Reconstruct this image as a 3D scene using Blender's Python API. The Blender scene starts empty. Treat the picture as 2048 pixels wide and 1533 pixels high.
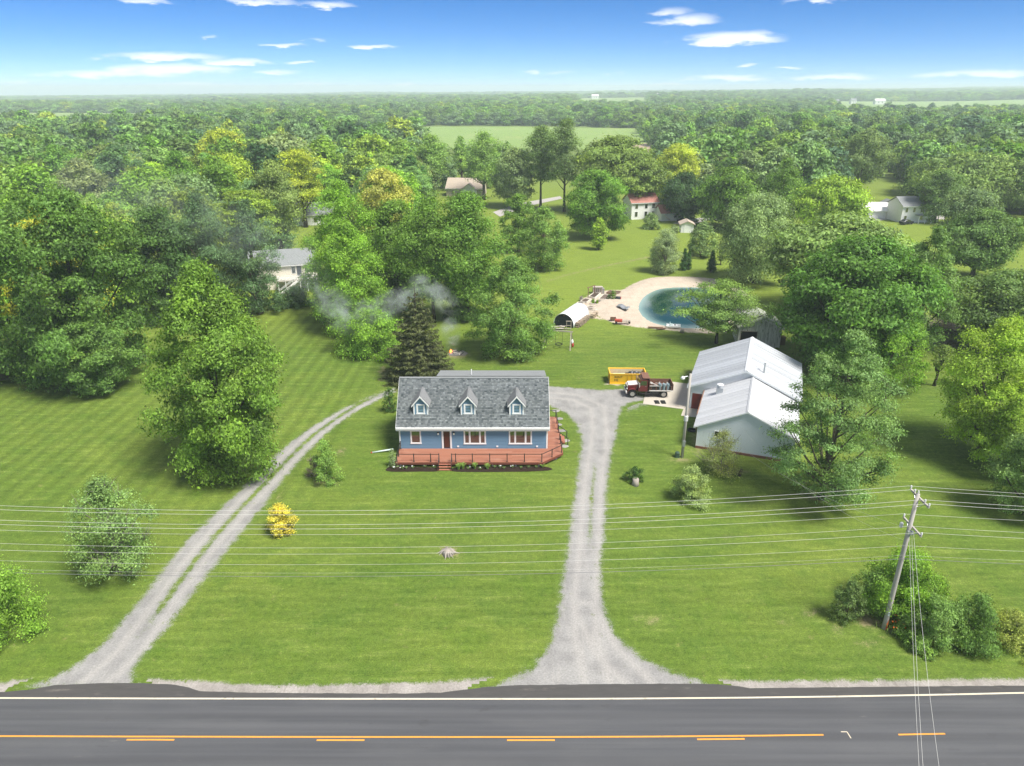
import bpy, math, random
import numpy as np
from mathutils import Vector, Matrix, noise as mnoise

R = math.radians
scene = bpy.context.scene
col = scene.collection
random.seed(7)

# ------------------------------------------------------------------ camera
CAM_H = 38.6
PITCH = R(22.5)
cam_d = bpy.data.cameras.new('camera')
cam = bpy.data.objects.new('camera', cam_d)
col.objects.link(cam)
cam.location = (0, 0, CAM_H)
cam.rotation_euler = (R(90) - PITCH, 0, 0)
cam_d.sensor_width = 36.0
cam_d.lens = 36.0 * 1420.0 / 2048.0
cam_d.clip_start = 0.5
cam_d.clip_end = 30000
scene.camera = cam

# ------------------------------------------------------------------ world
SUN_EL, SUN_AZ = 58.0, 126.0          # azimuth measured from +Y towards +X
world = bpy.data.worlds.new('World')
scene.world = world
world.use_nodes = True


def build_world():
    nt = world.node_tree
    nt.nodes.clear()
    N = lambda t, **k: _n(nt, t, **k)
    out = N('ShaderNodeOutputWorld')
    bg = N('ShaderNodeBackground')
    bg.inputs['Strength'].default_value = 0.10
    sky = N('ShaderNodeTexSky')
    sky.sky_type = 'NISHITA'
    sky.sun_disc = False
    sky.sun_elevation = R(SUN_EL)
    sky.sun_rotation = R(SUN_AZ)
    sky.altitude = 200
    sky.air_density = 0.38
    sky.dust_density = 0.0
    sky.ozone_density = 3.0
    hsv = N('ShaderNodeHueSaturation')
    hsv.inputs['Hue'].default_value = 0.504
    hsv.inputs['Saturation'].default_value = SKY_SAT
    hsv.inputs['Value'].default_value = SKY_VAL
    nt.links.new(sky.outputs[0], hsv.inputs['Color'])
    tc = N('ShaderNodeTexCoord')
    sep = N('ShaderNodeSeparateXYZ')
    nt.links.new(tc.outputs['Generated'], sep.inputs[0])

    def M(op, a, b=None, c=None, clamp=False):
        m = N('ShaderNodeMath')
        m.operation = op
        m.use_clamp = clamp
        for i, q in enumerate((a, b, c)):
            if q is None:
                continue
            if isinstance(q, (int, float)):
                m.inputs[i].default_value = q
            else:
                nt.links.new(q, m.inputs[i])
        return m.outputs[0]
    az = M('ARCTAN2', sep.outputs['X'], sep.outputs['Y'])
    el = M('ARCSINE', sep.outputs['Z'])
    comb = N('ShaderNodeCombineXYZ')
    nt.links.new(M('MULTIPLY', az, 14.0), comb.inputs[0])
    nt.links.new(M('MULTIPLY', el, 60.0), comb.inputs[1])
    no = N('ShaderNodeTexNoise')
    no.inputs['Scale'].default_value = 2.1
    no.inputs['Detail'].default_value = 6
    no.inputs['Roughness'].default_value = 0.6
    nt.links.new(comb.outputs[0], no.inputs['Vector'])
    nz = M('SUBTRACT', no.outputs['Fac'], 0.5)
    azw = M('ADD', az, M('MULTIPLY', nz, 0.06))
    elw = M('ADD', el, M('MULTIPLY', nz, 0.016))
    dens = None
    for (px, py, w, h, s) in CLOUDS:
        u, v = px - 1024.0, py - 766.5
        d = Vector((u, 1420 * math.cos(PITCH) - v * math.sin(PITCH), -(v * math.cos(PITCH) + 1420 * math.sin(PITCH)))).normalized()
        a0, e0 = math.atan2(d.x, d.y), math.asin(d.z)
        da = M('MULTIPLY', M('SUBTRACT', azw, a0), 1420 / w)
        de = M('MULTIPLY', M('SUBTRACT', elw, e0), 1420 / h)
        # flatter base: below the centre the cloud ends sooner
        de = M('ADD', M('MAXIMUM', de, 0.0), M('MULTIPLY', M('MINIMUM', de, 0.0), 1.7))
        q = M('ADD', M('MULTIPLY', da, da), M('MULTIPLY', de, de))
        b = M('MULTIPLY', M('SUBTRACT', 1.0, q), s)
        dens = b if dens is None else M('MAXIMUM', dens, b)
    # scattered cloud added all round out of the frame, thickened for white fill light
    no2 = N('ShaderNodeTexNoise')
    no2.inputs['Scale'].default_value = 0.55
    no2.inputs['Detail'].default_value = 7
    nt.links.new(comb.outputs[0], no2.inputs['Vector'])
    gen = M('MULTIPLY', M('SUBTRACT', no2.outputs['Fac'], 0.44), 5.0)
    away = M('SMOOTH_MIN', M('MULTIPLY', M('SUBTRACT', M('ABSOLUTE', az), 0.72), 8.0), 1.0, 0.1)
    upw = M('MULTIPLY', M('SUBTRACT', el, 0.17), 10.0)
    mask = M('MINIMUM', M('MAXIMUM', M('MAXIMUM', away, upw), 0.0), 1.0)
    dens = M('MAXIMUM', dens, M('SUBTRACT', M('MULTIPLY', M('ADD', gen, 3.0), mask), 3.0))
    d2 = M('ADD', dens, M('MULTIPLY', nz, 1.9))
    mr = N('ShaderNodeMapRange')
    mr.interpolation_type = 'SMOOTHSTEP'
    mr.inputs['From Min'].default_value = -0.12
    mr.inputs['From Max'].default_value = 1.25
    nt.links.new(d2, mr.inputs['Value'])
    above = M('MULTIPLY', M('ADD', el, 0.01), 60.0, clamp=True)
    fac = M('MULTIPLY', M('MULTIPLY', mr.outputs[0], 0.9), above)
    mix = N('ShaderNodeMix')
    mix.data_type = 'RGBA'
    nt.links.new(fac, mix.inputs['Factor'])
    nt.links.new(hsv.outputs[0], mix.inputs[6])
    mix.inputs[7].default_value = (*CLOUD_COL, 1)
    nt.links.new(mix.outputs[2], bg.inputs['Color'])
    nt.links.new(bg.outputs[0], out.inputs['Surface'])


def _n(nt, t, **k):
    n = nt.nodes.new(t)
    for a, b in k.items():
        setattr(n, a, b)
    return n


SKY_SAT, SKY_VAL = 1.32, 0.57
CLOUD_COL = (4.9, 4.9, 4.9)
CLOUDS = [  # picture position, half width, half height (all in px of the view), weight
    (1385, 42, 55, 13, .8), (1345, 26, 40, 10, .6), (1320, 48, 34, 6, .5), (1465, 82, 95, 17, 1.2), (1510, 76, 40, 13, 1.0),
    (1450, 158, 85, 8, 1.0), (1340, 170, 42, 5, .8), (1575, 137, 32, 4, .8), (1675, 155, 70, 6, .9), (1970, 150, 105, 8, .9),
    (1065, 146, 20, 5, .8), (1128, 146, 25, 4, .5), (1508, 128, 10, 3, .5), (1230, 148, 18, 4, .4),
    (330, 116, 105, 10, 1.0), (480, 126, 65, 7, .9), (350, 141, 120, 12, 1.1), (230, 150, 115, 8, 1.0), (375, 174, 100, 8, 1.0),
    (300, 182, 70, 5, .8), (600, 127, 26, 4, .9), (570, 90, 42, 4, .7), (632, 81, 24, 4, .5), (748, 94, 48, 5, .8),
    (550, 145, 45, 4, .7), (620, 169, 55, 4, .6), (813, 170, 26, 5, .8), (525, 5, 70, 9, .8), (655, 12, 55, 9, .8),
    (297, 4, 42, 7, .7), (25, 168, 26, 4, .7), (415, 76, 14, 3, .6), (1640, 0, 50, 6, .6), (60, 184, 45, 4, .6)]
build_world()

# ------------------------------------------------------------------ sun
sun_d = bpy.data.lights.new('sun', 'SUN')
sun_d.energy = 2.8
sun_d.angle = R(20)
sun_d.color = (1.0, 0.955, 0.87)
sun = bpy.data.objects.new('sun', sun_d)
col.objects.link(sun)
_sd = Vector((math.cos(R(SUN_EL)) * math.sin(R(SUN_AZ)), math.cos(R(SUN_EL)) * math.cos(R(SUN_AZ)), math.sin(R(SUN_EL))))
sun.rotation_euler = _sd.to_track_quat('Z', 'Y').to_euler()
sun.location = (60, 20, 90)

scene.view_settings.view_transform = 'Standard'
scene.view_settings.look = 'None'
scene.view_settings.gamma = 1.0
scene.view_settings.use_curve_mapping = False
scene.view_settings.exposure = 1.45
cy = scene.cycles
cy.max_bounces = 6
cy.diffuse_bounces = 4
cy.glossy_bounces = 3
cy.transmission_bounces = 4
cy.transparent_max_bounces = 8
cy.volume_bounces = 1
cy.volume_max_steps = 128
cy.use_denoising = True
cy.use_adaptive_sampling = True
cy.adaptive_threshold = 0.015
cy.sample_clamp_indirect = 6.0
cy.caustics_reflective = False
cy.caustics_refractive = False

# ------------------------------------------------------------------ survey helpers
_c, _s = math.cos(PITCH), math.sin(PITCH)
FPX, CX, CY = 1420.0, 1024.0, 766.5


def G(px, py, z=0.0):
    """site position (x, y) of a surveyed photo point lying at height z"""
    u, v = px - CX, py - CY
    t = (CAM_H - z) / (v * _c + FPX * _s)
    return (u * t, (FPX * _c - v * _s) * t)


def G3(px, py, z=0.0):
    x, y = G(px, py, z)
    return Vector((x, y, z))


def AtY(px, py, Y):
    u, v = px - CX, py - CY
    t = Y / (FPX * _c - v * _s)
    return Vector((u * t, Y, CAM_H - (v * _c + FPX * _s) * t))


def PR(x, y, z):
    dz = CAM_H - z
    zc = y * _c + dz * _s
    return (CX + FPX * x / zc, CY + FPX * (dz * _c - y * _s) / zc, zc)


def HT(x, y, ty, z0=0.0):
    lo, hi = z0, z0 + 60
    for _ in range(40):
        m = (lo + hi) / 2
        if PR(x, y, m)[1] > ty:
            lo = m
        else:
            hi = m
    return lo - z0


def sstep(a, b, x):
    t = min(1, max(0, (x - a) / (b - a)))
    return t * t * (3 - 2 * t)


def tz(x, y):
    """height of the far terrain: level round the house, gently rolling beyond"""
    d = math.hypot(x, y)
    k = sstep(700, 2600, d)
    if k <= 0:
        return 0.0
    h = 2.0 + 0.0078 * x * sstep(700, 2600, d) + 13.0 * mnoise.noise(Vector((x / 800.0, y / 1100.0, 3.1)))
    return k * h


# ------------------------------------------------------------------ mesh helpers
class MB:
    def __init__(self):
        self.v, self.f = [], []

    def add(self, vs, fs):
        o = len(self.v)
        self.v.extend([tuple(p) for p in vs])
        self.f.extend([tuple(i + o for i in f) for f in fs])
        return self

    def box(self, x0, x1, y0, y1, z0, z1):
        return self.add([(x0, y0, z0), (x1, y0, z0), (x1, y1, z0), (x0, y1, z0), (x0, y0, z1), (x1, y0, z1), (x1, y1, z1), (x0, y1, z1)],
                        [(0, 3, 2, 1), (4, 5, 6, 7), (0, 1, 5, 4), (1, 2, 6, 5), (2, 3, 7, 6), (3, 0, 4, 7)])

    def obox(self, c, ax, ay, az):
        """box from a centre and three half axes"""
        c, ax, ay, az = Vector(c), Vector(ax), Vector(ay), Vector(az)
        vs = [c + sx * ax + sy * ay + sz * az for sz in (-1, 1) for (sx, sy) in ((-1, -1), (1, -1), (1, 1), (-1, 1))]
        return self.add(vs, [(0, 3, 2, 1), (4, 5, 6, 7), (0, 1, 5, 4), (1, 2, 6, 5), (2, 3, 7, 6), (3, 0, 4, 7)])

    def beam(self, p0, p1, w, h, up=(0, 0, 1)):
        p0, p1 = Vector(p0), Vector(p1)
        d = p1 - p0
        L = d.length
        d.normalize()
        s = d.cross(Vector(up))
        if s.length < 1e-4:
            s = d.cross(Vector((0, 1, 0)))
        s.normalize()
        t = s.cross(d)
        return self.obox((p0 + p1) / 2, d * L / 2, s * w / 2, t * h / 2)

    def poly(self, pts):
        o = len(self.v)
        self.v.extend([tuple(p) for p in pts])
        self.f.append(tuple(range(o, o + len(pts))))
        return self

    def slab(self, pts, t):
        """thick plate: polygon pushed by t along its normal"""
        pts = [Vector(p) for p in pts]
        n = (pts[1] - pts[0]).cross(pts[2] - pts[0]).normalized() * t
        k = len(pts)
        vs = pts + [p + n for p in pts]
        fs = [tuple(range(k - 1, -1, -1)), tuple(range(k, 2 * k))]
        fs += [(i, (i + 1) % k, (i + 1) % k + k, i + k) for i in range(k)]
        return self.add(vs, fs)

    def tube(self, pts, rad, n=8, cap=True):
        pts = [Vector(p) for p in pts]
        if not isinstance(rad, (list, tuple)):
            rad = [rad] * len(pts)
        o = len(self.v)
        ref = None
        for i, p in enumerate(pts):
            d = (pts[min(i + 1, len(pts) - 1)] - pts[max(i - 1, 0)]).normalized()
            if ref is None:
                ref = d.orthogonal().normalized()
            ref = (ref - d * ref.dot(d))
            ref = ref.normalized() if ref.length > 1e-5 else d.orthogonal().normalized()
            b = d.cross(ref)
            for k in range(n):
                a = 2 * math.pi * k / n
                self.v.append(tuple(p + (ref * math.cos(a) + b * math.sin(a)) * rad[i]))
        for i in range(len(pts) - 1):
            for k in range(n):
                a, b2 = o + i * n + k, o + i * n + (k + 1) % n
                self.f.append((a, b2, b2 + n, a + n))
        if cap:
            self.f.append(tuple(o + k for k in range(n - 1, -1, -1)))
            self.f.append(tuple(o + (len(pts) - 1) * n + k for k in range(n)))
        return self

    def lathe(self, c, prof, n=16, axis='z', ring=False):
        """prof: (radius, offset) pairs along the axis"""
        c = Vector(c)
        A = {'z': (Vector((1, 0, 0)), Vector((0, 1, 0)), Vector((0, 0, 1))), 'y': (Vector((0, 0, 1)), Vector((1, 0, 0)), Vector((0, 1, 0))),
             'x': (Vector((0, 1, 0)), Vector((0, 0, 1)), Vector((1, 0, 0)))}[axis]
        o = len(self.v)
        for (r, h) in prof:
            for k in range(n):
                a = 2 * math.pi * k / n
                self.v.append(tuple(c + A[0] * r * math.cos(a) + A[1] * r * math.sin(a) + A[2] * h))
        m = len(prof)
        for i in range(m if ring else m - 1):
            for k in range(n):
                a, b = o + i * n + k, o + i * n + (k + 1) % n
                j = ((i + 1) % m - i) * n
                self.f.append((a, b, b + j, a + j))
        if not ring:
            self.f.append(tuple(o + k for k in range(n - 1, -1, -1)))
            self.f.append(tuple(o + (m - 1) * n + k for k in range(n)))
        return self

    def blob(self, c, r, seed=0, amp=.25, n=10, m=7):
        c = Vector(c)
        r = Vector(r) if not isinstance(r, (int, float)) else Vector((r, r, r))
        prof = []
        o = len(self.v)
        for i in range(m + 1):
            th = math.pi * i / m
            for k in range(n):
                a = 2 * math.pi * k / n
                d = Vector((math.sin(th) * math.cos(a), math.sin(th) * math.sin(a), math.cos(th)))
                q = 1 + amp * mnoise.noise(d * 1.7 + Vector((seed * 3.7, seed, 0)))
                self.v.append((c.x + d.x * r.x * q, c.y + d.y * r.y * q, c.z + d.z * r.z * q))
        for i in range(m):
            for k in range(n):
                a, b = o + i * n + k, o + i * n + (k + 1) % n
                self.f.append((a, a + n, b + n, b))
        return self

    def build(self, name, mat, parent=None, smooth=False, bevel=0.0):
        me = bpy.data.meshes.new(name)
        me.from_pydata(self.v, [], self.f)
        me.update()
        if smooth:
            me.polygons.foreach_set('use_smooth', [True] * len(me.polygons))
        return obj(name, me, mat, parent, bevel)


def obj(name, me, mat, parent=None, bevel=0.0):
    o = bpy.data.objects.new(name, me)
    col.objects.link(o)
    if mat is not None and not me.materials:
        me.materials.append(mat if not isinstance(mat, str) else MAT[mat])
    if parent is not None:
        o.parent = parent
    if bevel:
        b = o.modifiers.new('bevel', 'BEVEL')
        b.width = bevel
        b.segments = 1
        b.limit_method = 'ANGLE'
    return o


def tag(o, label=None, cat=None, group=None, kind=None):
    if label:
        o['label'] = label
    if cat:
        o['category'] = cat
    if group:
        o['group'] = group
    if kind:
        o['kind'] = kind
    return o


def thing(name, label, cat, loc=(0, 0, 0), rz=0.0, group=None):
    o = bpy.data.objects.new(name, None)
    col.objects.link(o)
    o.location = loc
    o.rotation_euler = (0, 0, rz)
    o.empty_display_size = 0.3
    return tag(o, label, cat, group)


def structure(o):
    o['kind'] = 'structure'
    return o


# ------------------------------------------------------------------ materials
MAT = {}


def newmat(name):
    m = bpy.data.materials.new(name)
    m.use_nodes = True
    m.node_tree.nodes.clear()
    MAT[name] = m
    return m


class NT:
    """small helper to wire nodes"""
    def __init__(self, nt):
        self.nt = nt

    def n(self, t, **k):
        x = self.nt.nodes.new(t)
        for a, b in k.items():
            setattr(x, a, b)
        return x

    def link(self, a, b):
        self.nt.links.new(a, b)

    def set(self, sock, v):
        if isinstance(v, bpy.types.NodeSocket):
            self.link(v, sock)
        else:
            sock.default_value = v

    def m(self, op, a, b=None, c=None, clamp=False):
        x = self.n('ShaderNodeMath', operation=op, use_clamp=clamp)
        for i, q in enumerate((a, b, c)):
            if q is not None:
                self.set(x.inputs[i], q)
        return x.outputs[0]

    def noise(self, vec, scale, detail=3, rough=.55, dist=0.0):
        x = self.n('ShaderNodeTexNoise')
        x.inputs['Scale'].default_value = scale
        x.inputs['Detail'].default_value = detail
        x.inputs['Roughness'].default_value = rough
        x.inputs['Distortion'].default_value = dist
        if vec is not None:
            self.link(vec, x.inputs['Vector'])
        return x.outputs['Fac']

    def ramp(self, v, a, b, smooth=True):
        x = self.n('ShaderNodeMapRange')
        if smooth:
            x.interpolation_type = 'SMOOTHSTEP'
        x.inputs['From Min'].default_value = a
        x.inputs['From Max'].default_value = b
        self.set(x.inputs['Value'], v)
        return x.outputs[0]

    def mix(self, f, a, b, mode='MIX'):
        x = self.n('ShaderNodeMix', data_type='RGBA', blend_type=mode)
        self.set(x.inputs[0], f)
        self.set(x.inputs[6], a if not isinstance(a, tuple) else (*a, 1))
        self.set(x.inputs[7], b if not isinstance(b, tuple) else (*b, 1))
        return x.outputs[2]

    def mapping(self, vec, scale=(1, 1, 1), rot=(0, 0, 0)):
        x = self.n('ShaderNodeMapping')
        x.inputs['Scale'].default_value = scale
        x.inputs['Rotation'].default_value = rot
        self.link(vec, x.inputs['Vector'])
        return x.outputs[0]

    def pos(self):
        return self.n('ShaderNodeNewGeometry').outputs['Position']

    def objco(self):
        return self.n('ShaderNodeTexCoord').outputs['Object']

    def attr(self, name, typ='GEOMETRY'):
        return self.n('ShaderNodeAttribute', attribute_name=name, attribute_type=typ)

    def bump(self, h, strength=.3, dist=.02):
        x = self.n('ShaderNodeBump')
        x.inputs['Strength'].default_value = strength
        x.inputs['Distance'].default_value = dist
        self.link(h, x.inputs['Height'])
        return x.outputs[0]

    def out(self, color, rough=.7, metallic=0.0, spec=.4, normal=None, **extra):
        b = self.n('ShaderNodeBsdfPrincipled')
        self.set(b.inputs['Base Color'], color if not isinstance(color, tuple) else (*color, 1))
        self.set(b.inputs['Roughness'], rough)
        self.set(b.inputs['Metallic'], metallic)
        self.set(b.inputs['Specular IOR Level'], spec)
        if normal is not None:
            self.link(normal, b.inputs['Normal'])
        for k, v in extra.items():
            self.set(b.inputs[k.replace('_', ' ')], v)
        o = self.n('ShaderNodeOutputMaterial')
        self.link(b.outputs[0], o.inputs['Surface'])
        return b


def simple(name, c, rough=.65, metallic=0., spec=.4, var=.18, scale=3., bump=0., streak=None, dirt=None, obvar=0.0):
    """painted / plain surface with slight uneven colour, optional grain stretched along one axis and a dirt colour"""
    m = newmat(name)
    t = NT(m.node_tree)
    p = t.objco()
    v = t.mapping(p, streak) if streak else p
    n1 = t.noise(v, scale, 4, .6)
    k = t.m('ADD', t.m('MULTIPLY', t.m('SUBTRACT', n1, .5), 2 * var), 1.0)
    if obvar:
        oi = t.n('ShaderNodeObjectInfo')
        k = t.m('MULTIPLY', k, t.m('ADD', t.m('MULTIPLY', t.m('SUBTRACT', oi.outputs['Random'], .5), 2 * obvar), 1.0))
    cc = t.n('ShaderNodeCombineXYZ')
    for i in range(3):
        t.link(k, cc.inputs[i])
    colr = t.mix(1.0, c, cc.outputs[0], 'MULTIPLY')
    if dirt:
        dcol, lo, hi, sc = dirt
        f = t.ramp(t.noise(v, sc, 5, .65), lo, hi)
        colr = t.mix(f, colr, dcol)
    nrm = None
    if bump:
        nrm = t.bump(t.noise(v, scale * 6, 4), .5, bump)
    t.out(colr, rough, metallic, spec, nrm)
    return m


def lawn_group():
    """colour and relief of mown grass as a function of the site position"""
    g = bpy.data.node_groups.new('lawn', 'ShaderNodeTree')
    g.interface.new_socket('Color', in_out='OUTPUT', socket_type='NodeSocketColor')
    g.interface.new_socket('Height', in_out='OUTPUT', socket_type='NodeSocketFloat')
    t = NT(g)
    out = t.n('NodeGroupOutput')
    p = t.pos()
    sep = t.n('ShaderNodeSeparateXYZ')
    t.link(p, sep.inputs[0])
    X, Y = sep.outputs['X'], sep.outputs['Y']
    big = t.noise(p, .045, 3, .5)
    mid = t.noise(p, .35, 4, .6)
    sm = t.noise(p, 2.2, 4, .65)
    fine = t.noise(p, 9.0, 3, .7)
    # streaky mowing texture, drawn out along the direction of travel
    flat = t.mapping(p, (.22, 1.6, 1))
    streak = t.noise(flat, 1.0, 4, .65)
    # mowing passes: along the road in front, oblique on the left lawn, sloping round the pond behind
    wv = t.m('SINE', t.m('ADD', t.m('MULTIPLY', Y, 4.1), t.m('MULTIPLY', mid, 3.0)))
    wl = t.m('SINE', t.m('ADD', t.m('MULTIPLY', t.m('ADD', X, t.m('MULTIPLY', Y, -.03)), 3.3), t.m('MULTIPLY', mid, 2.6)))
    left = t.m('MULTIPLY', t.ramp(X, -17.0, -24.0), t.ramp(Y, 56.0, 66.0))
    longs = t.noise(t.mapping(p, (2.0, .12, 1)), 1.0, 4, .65)
    stripe = t.m('ADD', t.m('MULTIPLY', wv, t.m('SUBTRACT', .3, t.m('MULTIPLY', left, .3))), t.m('MULTIPLY', t.m('ADD', wl, t.m('MULTIPLY', t.m('SUBTRACT', longs, .5), 3.0)), t.m('MULTIPLY', left, 1.0)))
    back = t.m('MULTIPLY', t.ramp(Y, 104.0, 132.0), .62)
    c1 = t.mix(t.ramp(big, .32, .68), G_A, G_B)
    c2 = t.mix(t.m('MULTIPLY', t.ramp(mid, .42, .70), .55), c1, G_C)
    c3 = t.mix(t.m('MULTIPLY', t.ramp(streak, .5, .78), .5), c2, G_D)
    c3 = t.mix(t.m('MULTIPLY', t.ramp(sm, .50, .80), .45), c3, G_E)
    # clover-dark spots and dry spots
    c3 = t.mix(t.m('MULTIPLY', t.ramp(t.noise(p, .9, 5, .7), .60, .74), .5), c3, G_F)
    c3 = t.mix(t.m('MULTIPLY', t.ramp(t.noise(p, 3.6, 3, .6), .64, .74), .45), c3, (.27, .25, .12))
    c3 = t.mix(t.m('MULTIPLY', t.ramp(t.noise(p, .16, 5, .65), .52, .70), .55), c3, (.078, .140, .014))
    c3 = t.mix(back, c3, G_SUNLIT)  # back lawn: somewhat yellower grass, with its full sunlight put into the colour
    k = t.m('ADD', t.m('MULTIPLY', stripe, .12), 1.0)
    k = t.m('MULTIPLY', k, t.m('ADD', t.m('MULTIPLY', t.m('SUBTRACT', fine, .5), 2.0), 1.0))
    k = t.m('MULTIPLY', k, t.m('ADD', t.m('MULTIPLY', t.m('SUBTRACT', sm, .5), 1.0), 1.0))
    k = t.m('MULTIPLY', k, t.m('ADD', t.m('MULTIPLY', t.m('SUBTRACT', streak, .5), .7), 1.0))
    cc = t.n('ShaderNodeCombineXYZ')
    for i in range(3):
        t.link(k, cc.inputs[i])
    c4 = t.mix(1.0, c3, cc.outputs[0], 'MULTIPLY')
    t.link(c4, out.inputs['Color'])
    t.link(t.m('ADD', t.m('MULTIPLY', sm, .5), fine), out.inputs['Height'])
    return g


G_A = (0.088, 0.143, 0.02)
G_B = (0.13, 0.18, 0.028)
G_C = (.066, .125, .017)
G_D = (0.172, 0.206, 0.052)
G_E = (0.146, 0.188, 0.034)
G_F = (.205, .185, .080)
G_SUNLIT = (.190, .250, .036)
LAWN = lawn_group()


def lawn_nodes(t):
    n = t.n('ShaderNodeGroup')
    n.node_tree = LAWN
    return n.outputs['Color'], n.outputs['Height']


def mat_ground():
    m = newmat('lawn')
    t = NT(m.node_tree)
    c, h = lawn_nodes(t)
    p = t.pos()
    sep = t.n('ShaderNodeSeparateXYZ')
    t.link(p, sep.inputs[0])
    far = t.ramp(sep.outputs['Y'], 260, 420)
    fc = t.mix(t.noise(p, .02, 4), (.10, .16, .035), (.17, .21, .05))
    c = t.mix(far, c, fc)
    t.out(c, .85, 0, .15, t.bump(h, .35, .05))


def mat_blend(name, grav_fn, rough=.9, lo=.28, hi=.72):
    """gravel (or stone, dirt) fraying into lawn: the vertex attribute 'cover' says how much gravel lies there"""
    m = newmat(name)
    t = NT(m.node_tree)
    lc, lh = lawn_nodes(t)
    p = t.pos()
    gc, gh = grav_fn(t, p)
    cov = t.attr('cover').outputs['Fac']
    nz = t.m('ADD', t.m('MULTIPLY', t.noise(p, 1.1, 6, .72), .5), t.m('MULTIPLY', t.noise(p, 11.0, 3, .75), .5))
    weeds = t.m('MULTIPLY', t.ramp(t.noise(p, .9, 6, .72), .56, .70), .42)
    cov = t.m('SUBTRACT', cov, weeds)
    f = t.ramp(t.m('ADD', cov, t.m('MULTIPLY', t.m('SUBTRACT', nz, .5), 2.6)), lo, hi)
    c = t.mix(f, lc, gc)
    h = t.n('ShaderNodeMix', data_type='FLOAT')
    t.link(f, h.inputs[0]); t.link(lh, h.inputs[2]); t.link(gh, h.inputs[3])
    t.out(c, rough, 0, .2, t.bump(h.outputs[0], .35, .04))


def gravel(a, b, c):
    def fn(t, p):
        n1 = t.noise(p, .5, 4, .6)
        n2 = t.noise(p, 7.0, 4, .7)
        trk = t.noise(t.mapping(p, (2.2, .25, 1)), 1.0, 4, .6)
        x = t.mix(t.ramp(n1, .3, .7), a, b)
        x = t.mix(t.m('MULTIPLY', t.ramp(trk, .5, .75), .5), x, c)
        rut = t.attr('rut').outputs['Fac']
        x = t.mix(t.m('MULTIPLY', rut, .55), x, tuple(min(1, q * 1.08) for q in c))
        x = t.mix(t.m('MULTIPLY', t.ramp(t.noise(p, .28, 5, .65), .55, .75), .45), x, tuple(q * .72 for q in a))
        k = t.m('ADD', t.m('MULTIPLY', t.m('SUBTRACT', n2, .5), 1.1), 1.0)
        cc = t.n('ShaderNodeCombineXYZ')
        for i in range(3):
            t.link(k, cc.inputs[i])
        return t.mix(1.0, x, cc.outputs[0], 'MULTIPLY'), n2
    return fn


mat_ground()
mat_blend('gravel', gravel((.215, .21, .205), (.285, .28, .27), (.33, .315, .295)))
mat_blend('shoulder', gravel((.25, .23, .21), (.34, .315, .29), (.17, .15, .13)))
mat_blend('sand', gravel((.42, .35, .28), (.48, .41, .33), (.36, .29, .22)))
mat_blend('dirt', gravel((.27, .235, .125), (.22, .185, .10), (.33, .28, .18)))


def mat_asphalt():
    m = newmat('asphalt')
    t = NT(m.node_tree)
    p = t.pos()
    sep = t.n('ShaderNodeSeparateXYZ')
    t.link(p, sep.inputs[0])
    ln = t.noise(t.mapping(p, (.03, 1.4, 1)), 1.0, 3, .6)
    patch = t.noise(t.mapping(p, (.10, .5, 1)), 1.0, 5, .6)
    f = t.noise(p, 22, 3, .7)
    c = t.mix(t.ramp(ln, .3, .7), (.062, .064, .070), (.088, .090, .096))
    c = t.mix(t.m('MULTIPLY', t.ramp(patch, .45, .75), .5), c, (.105, .105, .108))
    k = t.m('ADD', t.m('MULTIPLY', t.m('SUBTRACT', f, .5), .55), 1.0)
    cc = t.n('ShaderNodeCombineXYZ')
    for i in range(3):
        t.link(k, cc.inputs[i])
    c = t.mix(1.0, c, cc.outputs[0], 'MULTIPLY')
    wh = t.m('SINE', t.m('MULTIPLY', t.m('ADD', sep.outputs['Y'], t.m('MULTIPLY', ln, .25)), 3.6))
    c = t.mix(t.m('MULTIPLY', t.ramp(wh, .1, .9), .32), c, (.058, .058, .062))
    stain = t.ramp(t.noise(t.mapping(p, (.5, 1.1, 1)), .8, 6, .7), .60, .72)
    c = t.mix(t.m('MULTIPLY', stain, .4), c, (.050, .048, .048))
    # dust dragged on from the drives
    spot = t.ramp(t.noise(t.mapping(p, (.35, 2.5, 1)), 1.2, 5, .75), .66, .78)
    c = t.mix(t.m('MULTIPLY', spot, .35), c, (.24, .22, .20))
    t.out(c, .78, 0, .35, t.bump(f, .3, .006))


mat_asphalt()
simple('asphalt_new', (.068, .065, .063), .85, 0, .25, .25, 1.5, .004, streak=(.4, 2, 1), dirt=((.15, .135, .12), .58, .8, .9))
simple('paint_white', (.62, .55, .42), .6, 0, .3, .16, 3, dirt=((.22, .20, .17), .56, .80, 2))
simple('paint_yellow', (.66, .29, .045), .6, 0, .3, .16, 3, dirt=((.20, .15, .10), .56, .80, 2))
simple('siding_blue', (.140, .250, .36), .55, 0, .35, .06, 1.2, streak=(.3, 1, 3))
simple('trim_white', (.80, .80, .80), .45, 0, .4, .04, 2)
simple('soffit', (.62, .63, .64), .6, 0, .3, .05, 2)
simple('foundation', (.42, .40, .36), .9, 0, .2, .15, 2, .01)
simple('roof_base', (.10, .105, .11), .9, 0, .2, .1, 2)
simple('deck_wood', (.33, .13, .08), .6, 0, .35, .22, 1.0, .002, streak=(.25, 7, 1), obvar=.08)
simple('deck_dark', (.17, .055, .034), .65, 0, .3, .2, 1.0, streak=(.25, 5, 1))
simple('rail_black', (.018, .018, .020), .45, 0, .4, .1, 2)
simple('mulch', (.030, .020, .015), .95, 0, .1, .5, 9, .04, dirt=((.09, .06, .04), .6, .75, 14))
simple('door_brown', (.075, .022, .014), .35, 0, .5, .15, 2, streak=(5, 1, .5))
simple('glass_frame', (.70, .70, .70), .4, 0, .4, .03, 2)
simple('lamp_black', (.02, .02, .02), .4, .3, .4, .1, 2)
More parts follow.
